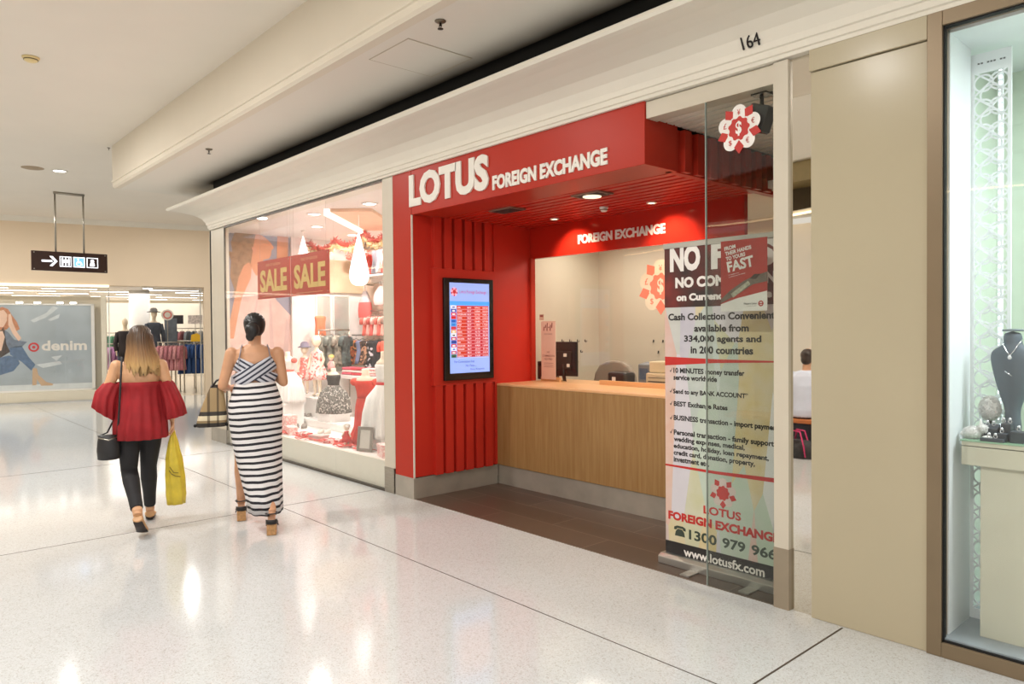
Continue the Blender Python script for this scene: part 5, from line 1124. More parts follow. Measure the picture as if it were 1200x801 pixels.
for i, x in enumerate((0.37, 0.72, 1.17, 1.44)):
    o = eth('picture_light', '%s small bright lamp from the left above the denim billboard' % ordinal(i), 'lamp', x, 0.36, 2.335, 'lamps above the billboard')
    MB().cbox((0, 0, 0), (0.16, 0.08, 0.05)).build('housing', 'white', o, bevel=0.01); MB().cbox((0, -0.045, -0.012), (0.13, 0.012, 0.03)).build('lens', emis('bb_lamp', (255, 252, 244), 6), o)
# store interior
struct(MB(EM).box((-6, 0.3, -0.02), (9, 14, 0.004)), 'floor_store', M('store_floor', (214, 202, 184), 0.2, var=0.03), label='pale floor of the far store', cat='floor')
struct(MB(EM).box((-6, 0.3, 2.76), (9, 14, 2.82)), 'ceiling_store', 'white', label='white ceiling of the far store', cat='ceiling')
struct(MB(EM).box((-6, 9.5, 0), (9, 9.6, 2.8)).box((9, 0.3, 0), (9.1, 9.6, 2.8)).box((-6.1, 0.3, 0), (-6, 9.6, 2.8)), 'wall_store', M('store_wall', (236, 230, 216), 0.6, var=0.02), label='cream back wall of the far store', cat='wall')
struct(MB(EM).lathe([(0.26, 0), (0.26, 2.76)], (2.88, 2.6, 0), n=32), 'pillar', 'whitegloss', label='round white column inside the far store', cat='column')
struct(MB(EM).box((1.2, 4.6, 0), (1.6, 5.0, 2.76)), 'pillar_square', 'white', label='square pale column behind the billboard in the far store', cat='column')
# long ceiling lights
k = 0
for r_i, (d, us) in enumerate(((1.6, (-0.6, 1.3, 3.7)), (2.8, (0.3, 2.3, 4.4)), (4.2, (-0.8, 1.0, 2.9, 4.9)), (5.8, (0.2, 2.2, 4.0, 5.6)), (7.6, (1.2, 3.2, 5.2)))):
    for c_i, u in enumerate(us):
        o = eth('ceiling_light', '%s long white light in row %s from the far store glass' % (ordinal(c_i), ['one', 'two', 'three', 'four', 'five'][r_i]), 'ceiling light', u, d, 2.76, 'long ceiling lights of the far store')
        MB().box((-0.62, -0.09, -0.03), (0.62, 0.09, 0)).build('housing', 'white', o); MB().box((-0.60, -0.075, -0.034), (0.60, 0.075, -0.030)).build('diffuser', emis('store_lamp', (255, 250, 240), 5), o)
o = eth('downlight', 'bright round lamp over the entrance of the far store', 'ceiling light', 3.05, 0.8, 2.76); MB().lathe([(0.13, 0), (0.14, -0.01), (0.11, -0.03)], n=24).build('trim_ring', 'white', o); MB().disc((0, 0, 0), 0.11, (-0.035, -0.028), 24, 'z').build('lens', emis('entry_lamp', (255, 250, 240), 8), o)
# adult mannequins on low plinths
def adult(label, u, d, base, top, bottom, hat=None, rz=0):
    pl = eth('display_plinth', 'white plinth under the ' + ' '.join(label.split()[:9]), 'plinth', u, d, 0.004); MB().box((-0.3, -0.3, 0), (0.3, 0.3, base-0.004)).build('body', 'white', pl)
    o = eth('shop_mannequin', label, 'mannequin', u, d, base, rz=rz); m = MB()
    m.rings([[Vector((rx*math.cos(2*PI*i/20), ry*math.sin(2*PI*i/20), z)) for i in range(20)] for z, rx, ry in [(0.88, 0.15, 0.11), (0.98, 0.14, 0.10), (1.12, 0.12, 0.09), (1.28, 0.15, 0.11), (1.42, 0.17, 0.09), (1.47, 0.10, 0.07), (1.50, 0.055, 0.055)]])
    m.tube([(0, 0, 1.46), (0, -0.01, 1.60)], 0.05, 12); m.ball((0, -0.02, 1.69), (0.075, 0.095, 0.115), 16); m.ball((0, -0.11, 1.68), 0.014, 8)
    for s in (-1, 1):
        m.tube([(s*0.09, 0, 0.92), (s*0.09, 0, 0.5), (s*0.09, 0.02, 0.08)], [0.085, 0.055, 0.035], 12); m.ball((s*0.09, -0.05, 0.035), (0.04, 0.11, 0.035), 10)
        m.tube([(s*0.165, 0, 1.40), (s*0.23, 0, 1.13), (s*0.21, -0.08, 0.90)], [0.05, 0.04, 0.03], 10); m.ball((s*0.205, -0.10, 0.84), (0.022, 0.03, 0.06), 8)
    remesh(m, 'body', 0.016, 'mannequin', o, 3)
    MB().rings([[Vector((rx*math.cos(2*PI*i/28)*(1+.04*math.sin(5*2*PI*i/28)), ry*math.sin(2*PI*i/28), z)) for i in range(28)] for z, rx, ry in [(0.78, 0.19, 0.15), (0.95, 0.18, 0.14), (1.12, 0.155, 0.125), (1.28, 0.18, 0.14), (1.42, 0.195, 0.115), (1.455, 0.14, 0.10)]]).build('jacket', top, o)
    for s in (-1, 1): MB().tube([(s*0.165, 0, 1.41), (s*0.232, 0, 1.13), (s*0.212, -0.08, 0.92)], [0.066, 0.056, 0.048], 12).build('sleeve', top, o)
    for s in (-1, 1): MB().tube([(s*0.092, 0, 0.90), (s*0.092, 0, 0.5), (s*0.092, 0.02, 0.12)], [0.105, 0.08, 0.065], 12).build('trouser_leg', bottom, o)
    if hat: MB().lathe([(0.17, 1.73), (0.175, 1.74), (0.095, 1.76), (0.085, 1.82), (0.05, 1.85), (0.001, 1.855)], n=24).build('hat', hat, o)
adult('mannequin in a black jacket over a pink top inside the far store', 2.52, 2.0, 0.20, cloth((44, 38, 42)), cloth((60, 66, 84)))
adult('mannequin in a grey hat and denim jacket beside the round white column', 3.21, 1.85, 0.42, cloth((78, 86, 98)), cloth((70, 74, 84)), cloth((110, 106, 102)), 0.3)
# clothes racks
def storerack(u, d, w, hgt, items, L, what, group, colname):
    o = eth('clothes_rack', 'floor rack of %s in the far store' % what, 'clothes rack', u, d, 0.004)
    for s in (-1, 1): MB().tube([(s*w/2, 0, 0), (s*w/2, 0, hgt)], 0.016, 8).tube([(s*w/2, -0.22, 0.016), (s*w/2, 0.22, 0.016)], 0.016, 8).build('upright', 'steel', o)
    MB().tube([(-w/2-0.02, 0, hgt), (w/2+0.02, 0, hgt)], 0.014, 8).build('bar', 'steel', o)
    n = len(items)
    for i, c in enumerate(items):
        p = ep(u-w/2+0.05+(w-0.1)*i/(n-1), d, hgt-0.085-L)
        garment('hanging_blouse', '%s garment from the left on the rack of %s' % (ordinal(i), what), 'blouse', p, 0.34, L, c, group, EZ+1.0, 1.15, 0.32, 0.05, True, int(u*37)+i)
pinks = [cloth((196, 132, 138), 0.2, 20), cloth((208, 148, 150), 0.2, 20), cloth((186, 120, 128), 0.2, 20)]
storerack(3.60, 1.4, 0.62, 1.34, [pinks[i % 3] for i in range(6)], 0.66, 'dusty pink tops', 'pink tops on the store rack', 'pink')
blues = [cloth((50, 84, 140), 0.15, 12), cloth((38, 68, 124), 0.15, 12), cloth((62, 94, 148), 0.15, 12)]
storerack(4.16, 1.8, 0.66, 1.36, [blues[i % 3] for i in range(6)], 0.80, 'blue denim shirts', 'denim shirts on the store rack', 'blue')
greys = [cloth((92, 112, 122), 0.15, 12), cloth((76, 96, 112), 0.15, 12)]
storerack(4.02, 2.9, 0.50, 1.36, [greys[i % 2] for i in range(4)], 0.72, 'grey blue jeans', 'jeans on the store rack', 'grey')
storerack(2.26, 2.9, 0.56, 1.30, [cloth((176, 128, 168)), cloth((186, 146, 178)), cloth((160, 112, 156)), cloth((88, 76, 92))], 0.62, 'lilac tops', 'lilac tops on the store rack', 'lilac')
storerack(2.30, 4.2, 0.60, 1.60, [cloth((74, 120, 96)), cloth((90, 140, 110)), cloth((60, 70, 78)), cloth((200, 90, 90))], 0.5, 'green and dark tops', 'green tops on the store rack', 'green')
storerack(4.3, 4.2, 1.3, 1.72, [cloth((60, 64, 70)), cloth((96, 104, 112)), cloth((150, 96, 100)), cloth((120, 126, 130)), cloth((76, 84, 96)), cloth((196, 190, 182)), cloth((100, 110, 118)), cloth((60, 64, 74))], 0.6, 'dark mixed clothes', 'mixed clothes on the store rack', 'mixed')
for i, (u, d, z, wd, hh, c, lb) in enumerate([(3.86, 4.0, 1.86, 0.42, 0.26, (44, 40, 44), 'left black and white picture board above the racks in the far store'), (4.40, 4.0, 1.86, 0.40, 0.26, (214, 204, 198), 'middle pale picture board above the racks in the far store'), (4.78, 4.0, 1.86, 0.14, 0.26, (40, 38, 40), 'small dark picture board above the racks in the far store')]):
    o = eth('picture_board', lb, 'sign', u, d, z, 'picture boards above the racks'); MB().box((-wd/2, -0.01, 0), (wd/2, 0.01, hh)).build('board', M('board_%d' % i, c, 0.5, var=0.4, scale=18), o); MB().tube([(0, 0.012, -z), (0, 0.012, 0.02)], 0.010, 6).build('pole', 'steel', o)
o = eth('round_sign', 'round white sign with a red ring beside the hat mannequin in the far store', 'sign', 3.54, 1.8, 2.08); t = MB(); t.disc((0, 0, 0), 0.15, (-0.01, 0.01), 32); t.build('disc', 'white', o); MB().ringplate((0, 0), 0.075, 0.11, -0.013, 0.0, 30).build('ring', M('ring_pink', (226, 130, 120), 0.5), o); MB().tube([(0, 0.015, -2.076), (0, 0.015, 0.1)], 0.012, 6).build('pole', 'steel', o)
o = eth('store_panel', 'tall grey panel of clothes beside the round sign in the far store', 'panel', 3.66, 2.7, 0.004); MB().box((-0.16, 0, 1.2), (0.16, 0.05, 2.0)).build('board', M('panel_grey', (104, 112, 120), 0.6, var=0.2), o); MB().tube([(0, 0.03, 0), (0, 0.03, 1.25)], 0.016, 8).build('pole', 'steel', o)
o = eth('floor_sign', 'small yellow sign beside the blue denim rack', 'sign', 4.16, 0.9, 1.36); MB().prism([(-0.12, 0.0), (0.12, 0.0), (0.13, 0.16), (0.04, 0.22), (-0.10, 0.18)], -0.01, 0.01).build('board', M('yellow_sign', (226, 180, 40), 0.5), o); MB().tube([(0, 0.012, -1.356), (0, 0.012, 0.1)], 0.012, 6).build('pole', 'steel', o)
# ------------------------------------------------------------------ mall ceiling fittings and hanging sign
downlight(-13.92, 2.51, 4.28, 0.09, 'bright round downlight above the hanging direction sign', 'mall downlights', 0, None, emis('down_lens', (255, 250, 240), 8))
o = thing('ceiling_speaker', 'round grey ceiling speaker beside the bright downlight', 'speaker', (-13.94, 2.14, 4.28))
MB().lathe([(0.16, 0), (0.16, -0.006), (0.14, -0.012), (0.001, -0.014)], n=28).build('grille', M('speaker_grey', (168, 148, 122), 0.7), o)
MB().ringplate((0, 0), 0.15, 0.17, 0, 0.008, 28, Matrix.Translation((0, 0, -0.002)) @ Matrix.Rotation(PI/2, 4, 'X')).build('rim', 'ceiling', o)
detector(-8.39, 1.29, 4.28, 'cream smoke detector on the high ceiling at the top left', 0.075, M('detector_cream', (226, 206, 150), 0.5))
def sprinkler(x, y, z, label, k=0.7):
    o = thing('fire_sprinkler', label, 'sprinkler', (x, y, z), group='fire sprinklers in the soffit'); o.scale = (k, k, k)
    MB().lathe([(0.055, 0), (0.055, -0.008), (0.03, -0.022), (0.02, -0.022)], n=20).build('escutcheon', M('sprinkler_metal', (120, 108, 92), 0.35, 0.8), o)
    MB().tube([(0, 0, -0.02), (0, 0, -0.05)], 0.010).tube([(0.012, 0, -0.03), (0.02, 0, -0.055), (0, 0, -0.075)], 0.004, 6).tube([(-0.012, 0, -0.03), (-0.02, 0, -0.055), (0, 0, -0.075)], 0.004, 6).build('body', M('sprinkler_dark', (56, 48, 40), 0.4, 0.7), o)
    MB().lathe([(0.028, -0.075), (0.028, -0.079), (0.001, -0.08)], n=16).build('deflector', M('sprinkler_plate', (70, 62, 52), 0.4, 0.7), o)
sprinkler(-8.47, 3.0, 3.682, 'small sprinkler in the soffit above the display window')
sprinkler(-3.98, 2.95, 3.682, 'larger looking sprinkler in the soffit near the access panel above the kiosk')
sprinkler(-11.75, 2.74, 4.28, 'tiny sprinkler at the far end of the bulkhead', 0.4)
o = thing('access_panel', 'square access hatch outline in the soffit above the kiosk', 'hatch', (-4.63, 3.24, 3.682))
p_ = MB().box((-4.89, 2.955, 3.6785), (-4.37, 3.525, 3.683)).build('panel', 'soffit', o); p_.location = (4.63, -3.24, -3.682)
MB().box((-0.268, -0.293, -0.0032), (-0.26, 0.293, 0.002)).box((0.26, -0.293, -0.0045), (0.268, 0.293, 0.002)).box((-0.268, 0.285, -0.0045), (0.268, 0.293, 0.002)).box((-0.268, -0.293, -0.0032), (0.268, -0.285, 0.002)).build('edge_trim', M('hatch_edge', (188, 176, 154), 0.6), o)
# directional sign
ds = thing('direction_sign', 'dark brown hanging sign with a white arrow and toilet symbols', 'sign', (-16.0, 3.035, 2.78))
DM = text_mat((0, 0, 0), (0, 1, 0), (0, 0, 1))
MB(DM).box((-0.63, -0.035, 0), (0.63, 0.035, 0.365)).build('panel', M('sign_brown', (58, 32, 24), 0.35), ds, bevel=0.004)
MAT['sign_white'] = emis('sign_white', (245, 248, 255), 1.6); MAT['sign_blue'] = emis('sign_blue', (120, 180, 240), 1.1)
t = MB(DM); t.box((-0.47, -0.039, 0.165), (-0.30, -0.034, 0.20)); t.prism([(-0.345, 0.275), (-0.295, 0.275), (-0.215, 0.1825), (-0.295, 0.09), (-0.345, 0.09), (-0.265, 0.1825)], -0.039, -0.034); t.build('arrow', 'sign_white', ds)
for i, x in enumerate((-0.18, 0.045, 0.27)):
    t = MB(DM); t.box((x, -0.038, 0.085), (x+0.195, -0.034, 0.28)); t.build('symbol_border', 'sign_white', ds)
    t = MB(DM); t.box((x+0.014, -0.0395, 0.099), (x+0.181, -0.037, 0.266)); t.build('symbol_field', 'sign_blue' if i == 1 else M('sign_field', (54, 32, 26), 0.4), ds)
t = MB(DM)
def figure(t, x, s=1.0, skirt=False):
    t.disc((x, 0, 0.245), 0.012*s, (-0.042, -0.039), 12)
    t.prism([(x-0.018, 0.228), (x+0.018, 0.228), (x+(0.028 if skirt else 0.016), 0.165), (x-(0.028 if skirt else 0.016), 0.165)], -0.042, -0.039)
    t.box((x-0.013, -0.042, 0.11), (x-0.003, -0.039, 0.17)).box((x+0.003, -0.042, 0.11), (x+0.013, -0.039, 0.17))
for k, (x, sk) in enumerate(((-0.135, False), (-0.082, True), (-0.03, False))): figure(t, x, 1, sk)
x = 0.13
t.disc((x-0.005, 0, 0.24), 0.013, (-0.042, -0.039), 12); t.box((x-0.012, -0.042, 0.17), (x+0.003, -0.039, 0.225)); t.box((x-0.01, -0.042, 0.17), (x+0.045, -0.039, 0.183)); t.prism([(x+0.035, 0.183), (x+0.047, 0.178), (x+0.07, 0.125), (x+0.055, 0.122)], -0.042, -0.039); t.ringplate((x+0.008, 0.155), 0.036, 0.046, -0.042, -0.039, 20)
x = 0.365
t.disc((x, 0, 0.215), 0.032, (-0.042, -0.039), 18); t.prism([(x-0.03, 0.19), (x+0.03, 0.19), (x+0.045, 0.13), (x+0.02, 0.115), (x-0.02, 0.115), (x-0.045, 0.13)], -0.042, -0.039)
t.build('pictograms', 'sign_white', ds)
mb = MB(DM)
for x in (-0.235, 0.235): mb.tube([(x, 0, 0.36), (x, 0, 1.49)], 0.016, 10); mb.build('rod', 'steel', ds) if False else None
mb.tube([(-0.26, 0, 1.475), (0.26, 0, 1.475)], 0.022, 10)
mb.build('hanger', 'steel', ds)
mb = MB(DM)
for x in (-0.59, 0.59):
    for z in (0.03, 0.335): mb.disc((x, 0, z), 0.012, (-0.039, -0.034), 12)
mb.build('fixings', 'steel', ds)
# ------------------------------------------------------------------ people
def ell(cx, cy, z, rx, ry, n=28, back=1.0, fold=0.0, nf=10, ph=0.0):
    out = []
    for i in range(n):
        a = 2*PI*i/n; k = 1+fold*math.sin(nf*a+ph); s = math.sin(a)
        out.append(Vector((cx+rx*k*math.cos(a), cy+ry*k*s*(back if s < 0 else 1.0), z)))
    return out
def hand(m, wrist, direction, palm_n, side, curl=0.5, s=1.0):
    """palm and five separate fingers; direction = towards finger tips, palm_n = palm normal, side=+1/-1 thumb side along (direction x palm_n)"""
    d = Vector(direction).normalized(); nrm = Vector(palm_n).normalized(); b = d.cross(nrm).normalized()*side; w = Vector(wrist)
    m.tube([w - d*0.02*s, w + d*0.025*s, w + d*0.085*s], [(0.024*s, 0.018*s), (0.034*s, 0.016*s), (0.038*s, 0.013*s)], 12)
    for k, (off, L) in enumerate(((0.028, 0.068), (0.010, 0.078), (-0.009, 0.072), (-0.026, 0.056))):
        p = w + d*0.082*s + b*off*s; q = p + (d*math.cos(curl*0.6)+nrm*math.sin(curl*0.6))*L*0.45*s
        r = q + (d*math.cos(curl*1.5)+nrm*math.sin(curl*1.5))*L*0.32*s; t = r + (d*math.cos(curl*2.3)+nrm*math.sin(curl*2.3))*L*0.26*s
        m.tube([p - d*0.012*s, q, r, t], [0.0092*s, 0.0088*s, 0.0082*s, 0.0066*s], 8)
    p = w + d*0.025*s + b*0.030*s; q = p + (d*0.6+b*0.7+nrm*0.25).normalized()*0.036*s; r = q + (d*0.85+b*0.25+nrm*0.45).normalized()*0.034*s
    m.tube([w + d*0.02*s + b*0.012*s, p, q, r], [0.012*s, 0.012*s, 0.010*s, 0.0075*s], 8)
def head_shapes(m, c, s=1.0, yaw=0.0):
    """skull, jaw, nose, ears; face looks along +Y (turned by yaw)"""
    T = Matrix.Translation(Vector(c)) @ Matrix.Rotation(yaw, 4, 'Z')
    m.ball((0, -0.012*s, 0.02*s), (0.074*s, 0.092*s, 0.092*s), 20, T); m.ball((0, 0.028*s, -0.035*s), (0.056*s, 0.058*s, 0.072*s), 18, T)
    m.ball((0, 0.062*s, -0.078*s), (0.024*s, 0.022*s, 0.020*s), 12, T); m.tube([(0, 0.076*s, 0.016*s), (0, 0.098*s, -0.028*s)], [0.008*s, 0.014*s], 10, mtx=T)
    m.ball((0, 0.080*s, -0.055*s), (0.022*s, 0.012*s, 0.009*s), 12, T)
    for sd in (-1, 1):
        m.ball((sd*0.074*s, 0.0, -0.012*s), (0.010*s, 0.020*s, 0.030*s), 10, T); m.ball((sd*0.030*s, 0.074*s, 0.022*s), (0.020*s, 0.010*s, 0.007*s), 8, T)
    return T
def face_paint(o, T, s=1.0):
    inv = T.inverted()
    for p in o.data.polygons:
        q = inv @ p.center
        if q.y < 0.045*s: continue
        if abs(abs(q.x)-0.030*s) < 0.013*s and abs(q.z-0.004*s) < 0.0065*s: p.material_index = 1 if abs(abs(q.x)-0.030*s) > 0.006*s else 2
        elif abs(abs(q.x)-0.030*s) < 0.020*s and abs(q.z-0.026*s) < 0.0035*s: p.material_index = 2
        elif abs(q.x) < 0.022*s and abs(q.z+0.055*s) < 0.0085*s: p.material_index = 3
def skin_mats(name, rgb): return [M('skin_'+name, rgb, 0.5, var=0.05, scale=12), M('eye_white_'+name, (236, 230, 224), 0.3), M('eye_dark_'+name, (44, 32, 26), 0.3), M('lip_'+name, (186, 104, 94), 0.45)]
def leg(m, hip, knee, ankle, k=1.0, r=(0.088, 0.068, 0.056, 0.058, 0.036)):
    h, n, a = Vector(hip), Vector(knee), Vector(ankle); calf = n.lerp(a, 0.30)+Vector((0, -0.012, 0))
    m.tube([h+Vector((0, 0, 0.03)), h.lerp(n, 0.5), n, calf, n.lerp(a, 0.7), a], [r[0]*k, r[1]*1.06*k, r[2]*k, r[3]*k, (r[3]+r[4])*0.5*k*0.92, r[4]*k], 16)
def arm(m, sh, el, wr, r=(0.048, 0.040, 0.036, 0.024)):
    s, e, w_ = Vector(sh), Vector(el), Vector(wr)
    m.ball(s, (r[0]*1.02,)*3, 12); m.tube([s, s.lerp(e, 0.5), e], [r[0], r[1]*1.02, r[2]], 14); m.ball(e, (r[2]*1.0,)*3, 10); m.tube([e, e.lerp(w_, 0.35), w_], [r[2], r[2]*1.0, r[3]], 14)
def foot(m, ankle, heel, ball_, toe, r=0.03):
    a, h, b, t = map(Vector, (ankle, heel, ball_, toe))
    m.tube([a+Vector((0, 0, 0.03)), a, h.lerp(a, 0.45)], [0.036, 0.036, 0.034], 12); m.tube([h, h.lerp(b, 0.5), b, t], [(0.030, 0.028), (0.034, 0.028), (0.042, 0.022), (0.030, 0.014)], 12); m.tube([a, b], [0.034, 0.024], 12)

# ---- woman in the red off-shoulder top
A = math.radians(75.1)
W1 = thing('person', 'woman in a red off-shoulder top and black trousers walking away, carrying a yellow bag', 'person', (-6.44, 1.70, 0), A)
m = MB()
m.rings([ell(0, 0, z, rx, ry, 28, b) for z, rx, ry, b in [(0.80, 0.13, 0.09, 1.1), (0.86, 0.168, 0.105, 1.25), (0.92, 0.172, 0.108, 1.25), (1.00, 0.145, 0.095, 1.1), (1.08, 0.125, 0.088, 1.0), (1.18, 0.138, 0.095, 1.0), (1.27, 0.155, 0.098, 1.0), (1.34, 0.155, 0.082, 1.0), (1.375, 0.11, 0.062, 1.0), (1.40, 0.06, 0.05, 1.0)]])
m.tube([(0, -0.005, 1.36), (0.0, 0.0, 1.42), (0.004, 0.012, 1.49)], [0.058, 0.047, 0.048], 14)
T1 = head_shapes(m, (0.005, 0.02, 1.535), 1.0, -0.05)
arm(m, (-0.165, -0.005, 1.335), (-0.255, -0.02, 1.08), (-0.20, 0.14, 0.94)); hand(m, (-0.195, 0.15, 0.93), (0.25, 0.75, -0.55), (0.8, -0.2, 0.3), 1, 0.7)
arm(m, (0.160, -0.005, 1.335), (0.225, -0.03, 1.09), (0.235, 0.02, 0.875)); hand(m, (0.236, 0.022, 0.865), (0.04, 0.12, -1), (-1, 0, 0), -1, 1.0)
L1 = dict(l=((-0.082, 0, 0.85), (-0.088, 0.02, 0.49), (-0.030, -0.30, 0.205)), r=((0.082, 0, 0.85), (0.055, 0.13, 0.49), (0.062, 0.29, 0.105)))
for kk in 'lr': leg(m, *L1[kk])
foot(m, L1['l'][2], (-0.030, -0.345, 0.165), (0.000, -0.245, 0.055), (0.012, -0.190, 0.030)); foot(m, L1['r'][2], (0.060, 0.265, 0.055), (0.066, 0.39, 0.035), (0.070, 0.46, 0.026))
b = remesh(m, 'body', 0.0055, None, W1, 5, skin_mats('fair', (214, 164, 124))); face_paint(b, T1)
m = MB()
m.rings([ell(0, 0, z, rx, ry, 28, b_) for z, rx, ry, b_ in [(0.79, 0.140, 0.098, 1.1), (0.86, 0.178, 0.114, 1.25), (0.92, 0.182, 0.117, 1.22), (0.94, 0.176, 0.112, 1.2)]])
for kk in 'lr':
    h, n, a = L1[kk]; aa = Vector(n).lerp(Vector(a), 0.93); leg(m, h, n, aa, 1.10, (0.090, 0.069, 0.057, 0.058, 0.042))
remesh(m, 'trousers', 0.006, M('black_trousers', (30, 28, 30), 0.75, var=0.15), W1, 5)
MAT['red_blouse'] = M('red_blouse', (154, 25, 32), 0.75, var=0.14, scale=9)
n = 96
m = MB(); R = [ell(0, 0, z, rx, ry, n, 1.1, f, 15, p) for z, rx, ry, f, p in [(1.205, 0.168, 0.112, 0.0, 0), (1.20, 0.171, 0.116, .012, 0), (1.165, 0.165, 0.116, .018, 0.1), (1.15, 0.157, 0.110, .012, 0.1), (1.08, 0.158, 0.116, .030, 0.3), (0.95, 0.182, 0.146, .035, 0.6), (0.86, 0.196, 0.156, .045, 0.8), (0.745, 0.196, 0.154, .06, 1.0), (0.742, 0.190, 0.149, .06, 1.0), (0.82, 0.188, 0.147, .05, 0.8)]]
m.rings(R, cap=False).build('blouse', 'red_blouse', W1)
def bell(points, nf=9):
    m = MB(); out = []
    for (c, rx, ry, f, tilt) in points:
        q = Matrix.Rotation(tilt, 3, 'Y'); out.append([Vector(c) + q @ v for v in ell(0, 0, 0, rx, ry, 64, 1, f, nf, c[2]*9)])
    m.rings(out, cap=False).build('bell_sleeve', 'red_blouse', W1)
bell([((-0.178, 0, 1.20), 0.062, 0.064, .02, 0.30), ((-0.20, -0.005, 1.17), 0.070, 0.068, .05, 0.34), ((-0.235, -0.01, 1.10), 0.085, 0.085, .08, 0.42), ((-0.250, -0.005, 1.03), 0.088, 0.100, .10, 0.50), ((-0.258, 0.01, 0.955), 0.100, 0.120, .13, 0.62), ((-0.258, 0.01, 0.950), 0.095, 0.114, .13, 0.62)])
bell([((0.175, 0, 1.20), 0.060, 0.064, .02, -0.25), ((0.195, -0.008, 1.17), 0.064, 0.068, .05, -0.25), ((0.222, -0.02, 1.09), 0.070, 0.080, .08, -0.20), ((0.242, -0.02, 1.00), 0.082, 0.095, .10, -0.15), ((0.250, -0.01, 0.905), 0.092, 0.110, .12, -0.22), ((0.250, -0.01, 0.900), 0.087, 0.104, .12, -0.22)])
def hair_mat(name, stops, var=0.25, z0=1.25, z1=1.66):
    m_, nt, b_ = new_mat(name); tc = nt.nodes.new('ShaderNodeTexCoord'); sp = nt.nodes.new('ShaderNodeSeparateXYZ'); nt.links.new(tc.outputs['Object'], sp.inputs[0])
    mr = nt.nodes.new('ShaderNodeMapRange'); mr.inputs[1].default_value = z0; mr.inputs[2].default_value = z1; nt.links.new(sp.outputs[2], mr.inputs[0])
    mp = nt.nodes.new('ShaderNodeMapping'); mp.inputs['Scale'].default_value = (70, 70, 4); nt.links.new(tc.outputs['Object'], mp.inputs[0])
    nz = nt.nodes.new('ShaderNodeTexNoise'); nz.inputs['Scale'].default_value = 1; nt.links.new(mp.outputs[0], nz.inputs['Vector'])
    ad = nt.nodes.new('ShaderNodeMath'); ad.operation = 'MULTIPLY_ADD'; ad.inputs[1].default_value = var; nt.links.new(nz.outputs['Fac'], ad.inputs[0])
    sb = nt.nodes.new('ShaderNodeMath'); sb.operation = 'SUBTRACT'; sb.inputs[1].default_value = var/2; nt.links.new(mr.outputs[0], sb.inputs[0]); nt.links.new(sb.outputs[0], ad.inputs[2])
    r = nt.nodes.new('ShaderNodeValToRGB'); e = r.color_ramp.elements; e[0].position = stops[0][0]; e[0].color = lin(stops[0][1]); e[1].position = stops[-1][0]; e[1].color = lin(stops[-1][1])
    for p_, c_ in stops[1:-1]: e.new(p_).color = lin(c_)
    nt.links.new(ad.outputs[0], r.inputs[0]); nt.links.new(r.outputs[0], b_.inputs['Base Color']); b_.inputs['Roughness'].default_value = 0.42
    return m_
# long straight hair: thick curtain round the back of the head, open at the face
m = MB(); n = 72; outer = []; inner = []
prof = [(1.664, 0.020, 0.022, 0.010), (1.655, 0.048, 0.056, 0.008), (1.630, 0.075, 0.088, 0.006), (1.585, 0.091, 0.108, 0.004), (1.53, 0.098, 0.114, 0.003), (1.47, 0.106, 0.116, 0.0), (1.42, 0.118, 0.118, -0.004), (1.37, 0.128, 0.116, -0.01), (1.33, 0.134, 0.112, -0.014), (1.295, 0.128, 0.108, -0.016)]
q = random.Random(3); jit = [q.uniform(-1, 1) for _ in range(n+1)]
for k, (z, rx, ry, oy) in enumerate(prof):
    span = PI*2*0.985 if z > 1.60 else (1.22*PI if z > 1.5 else 1.10*PI)
    ro = []; ri = []
    for i in range(n+1):
        a = -PI/2 + span*(i/n-0.5); rip = 1+0.030*math.sin(i*1.9)+0.018*jit[i]; zz = z - (0.035*jit[(i*7) % n]+0.02*math.sin(i*0.55) if k == len(prof)-1 else 0)
        cx = 0.006 + (0.022 if z < 1.5 else 0.0)*(1.55-z)/0.25
        ro.append(Vector((cx+rx*rip*math.cos(a), oy+ry*rip*math.sin(a), zz))); th = 0.86 if z > 1.5 else 0.70
        ri.append(Vector((cx+rx*th*math.cos(a), oy+ry*th*math.sin(a), zz-0.004)))
    outer.append(ro); inner.append(ri)
R = [o_ + i_[::-1] for o_, i_ in zip(outer, inner)]
m.rings(R, True, True).build('hair', hair_mat('hair_ombre', [(0.0, (206, 172, 120)), (0.22, (198, 158, 104)), (0.45, (150, 112, 74)), (0.72, (92, 68, 48)), (1.0, (64, 48, 38))]), W1)
def shoe(parent, name, heel, ball_, toe, mat, sole, r=0.036, hl=0.0):
    h, b_, t = map(Vector, (heel, ball_, toe)); m = MB(); m.tube([h+Vector((0, 0, 0.008)), h.lerp(b_, 0.5), b_, t], [(0.038, 0.034), (0.042, 0.030), (0.048, 0.026), (0.034, 0.018)], 14); 
    o = remesh(m, name, 0.006, mat, parent, 3)
    m = MB(); up = Vector((0, 0, -1)) if hl == 0 else Vector(hl); m.tube([h+up*0.030, h.lerp(b_, 0.5)+up*0.026, b_+up*0.022, t+up*0.014], [(0.034, 0.008), (0.036, 0.008), (0.044, 0.007), (0.030, 0.006)], 12); m.build('sole', sole, parent)
MAT['nude_shoe'] = M('nude_shoe', (196, 150, 104), 0.5); MAT['dark_sole'] = M('dark_sole', (42, 32, 28), 0.5)
shoe(W1, 'shoe', (-0.030, -0.352, 0.160), (0.000, -0.248, 0.052), (0.012, -0.195, 0.030), 'nude_shoe', 'dark_sole', hl=(0.05, -0.62, -0.62)); shoe(W1, 'shoe', (0.060, 0.262, 0.050), (0.066, 0.39, 0.034), (0.070, 0.46, 0.026), 'nude_shoe', 'dark_sole')
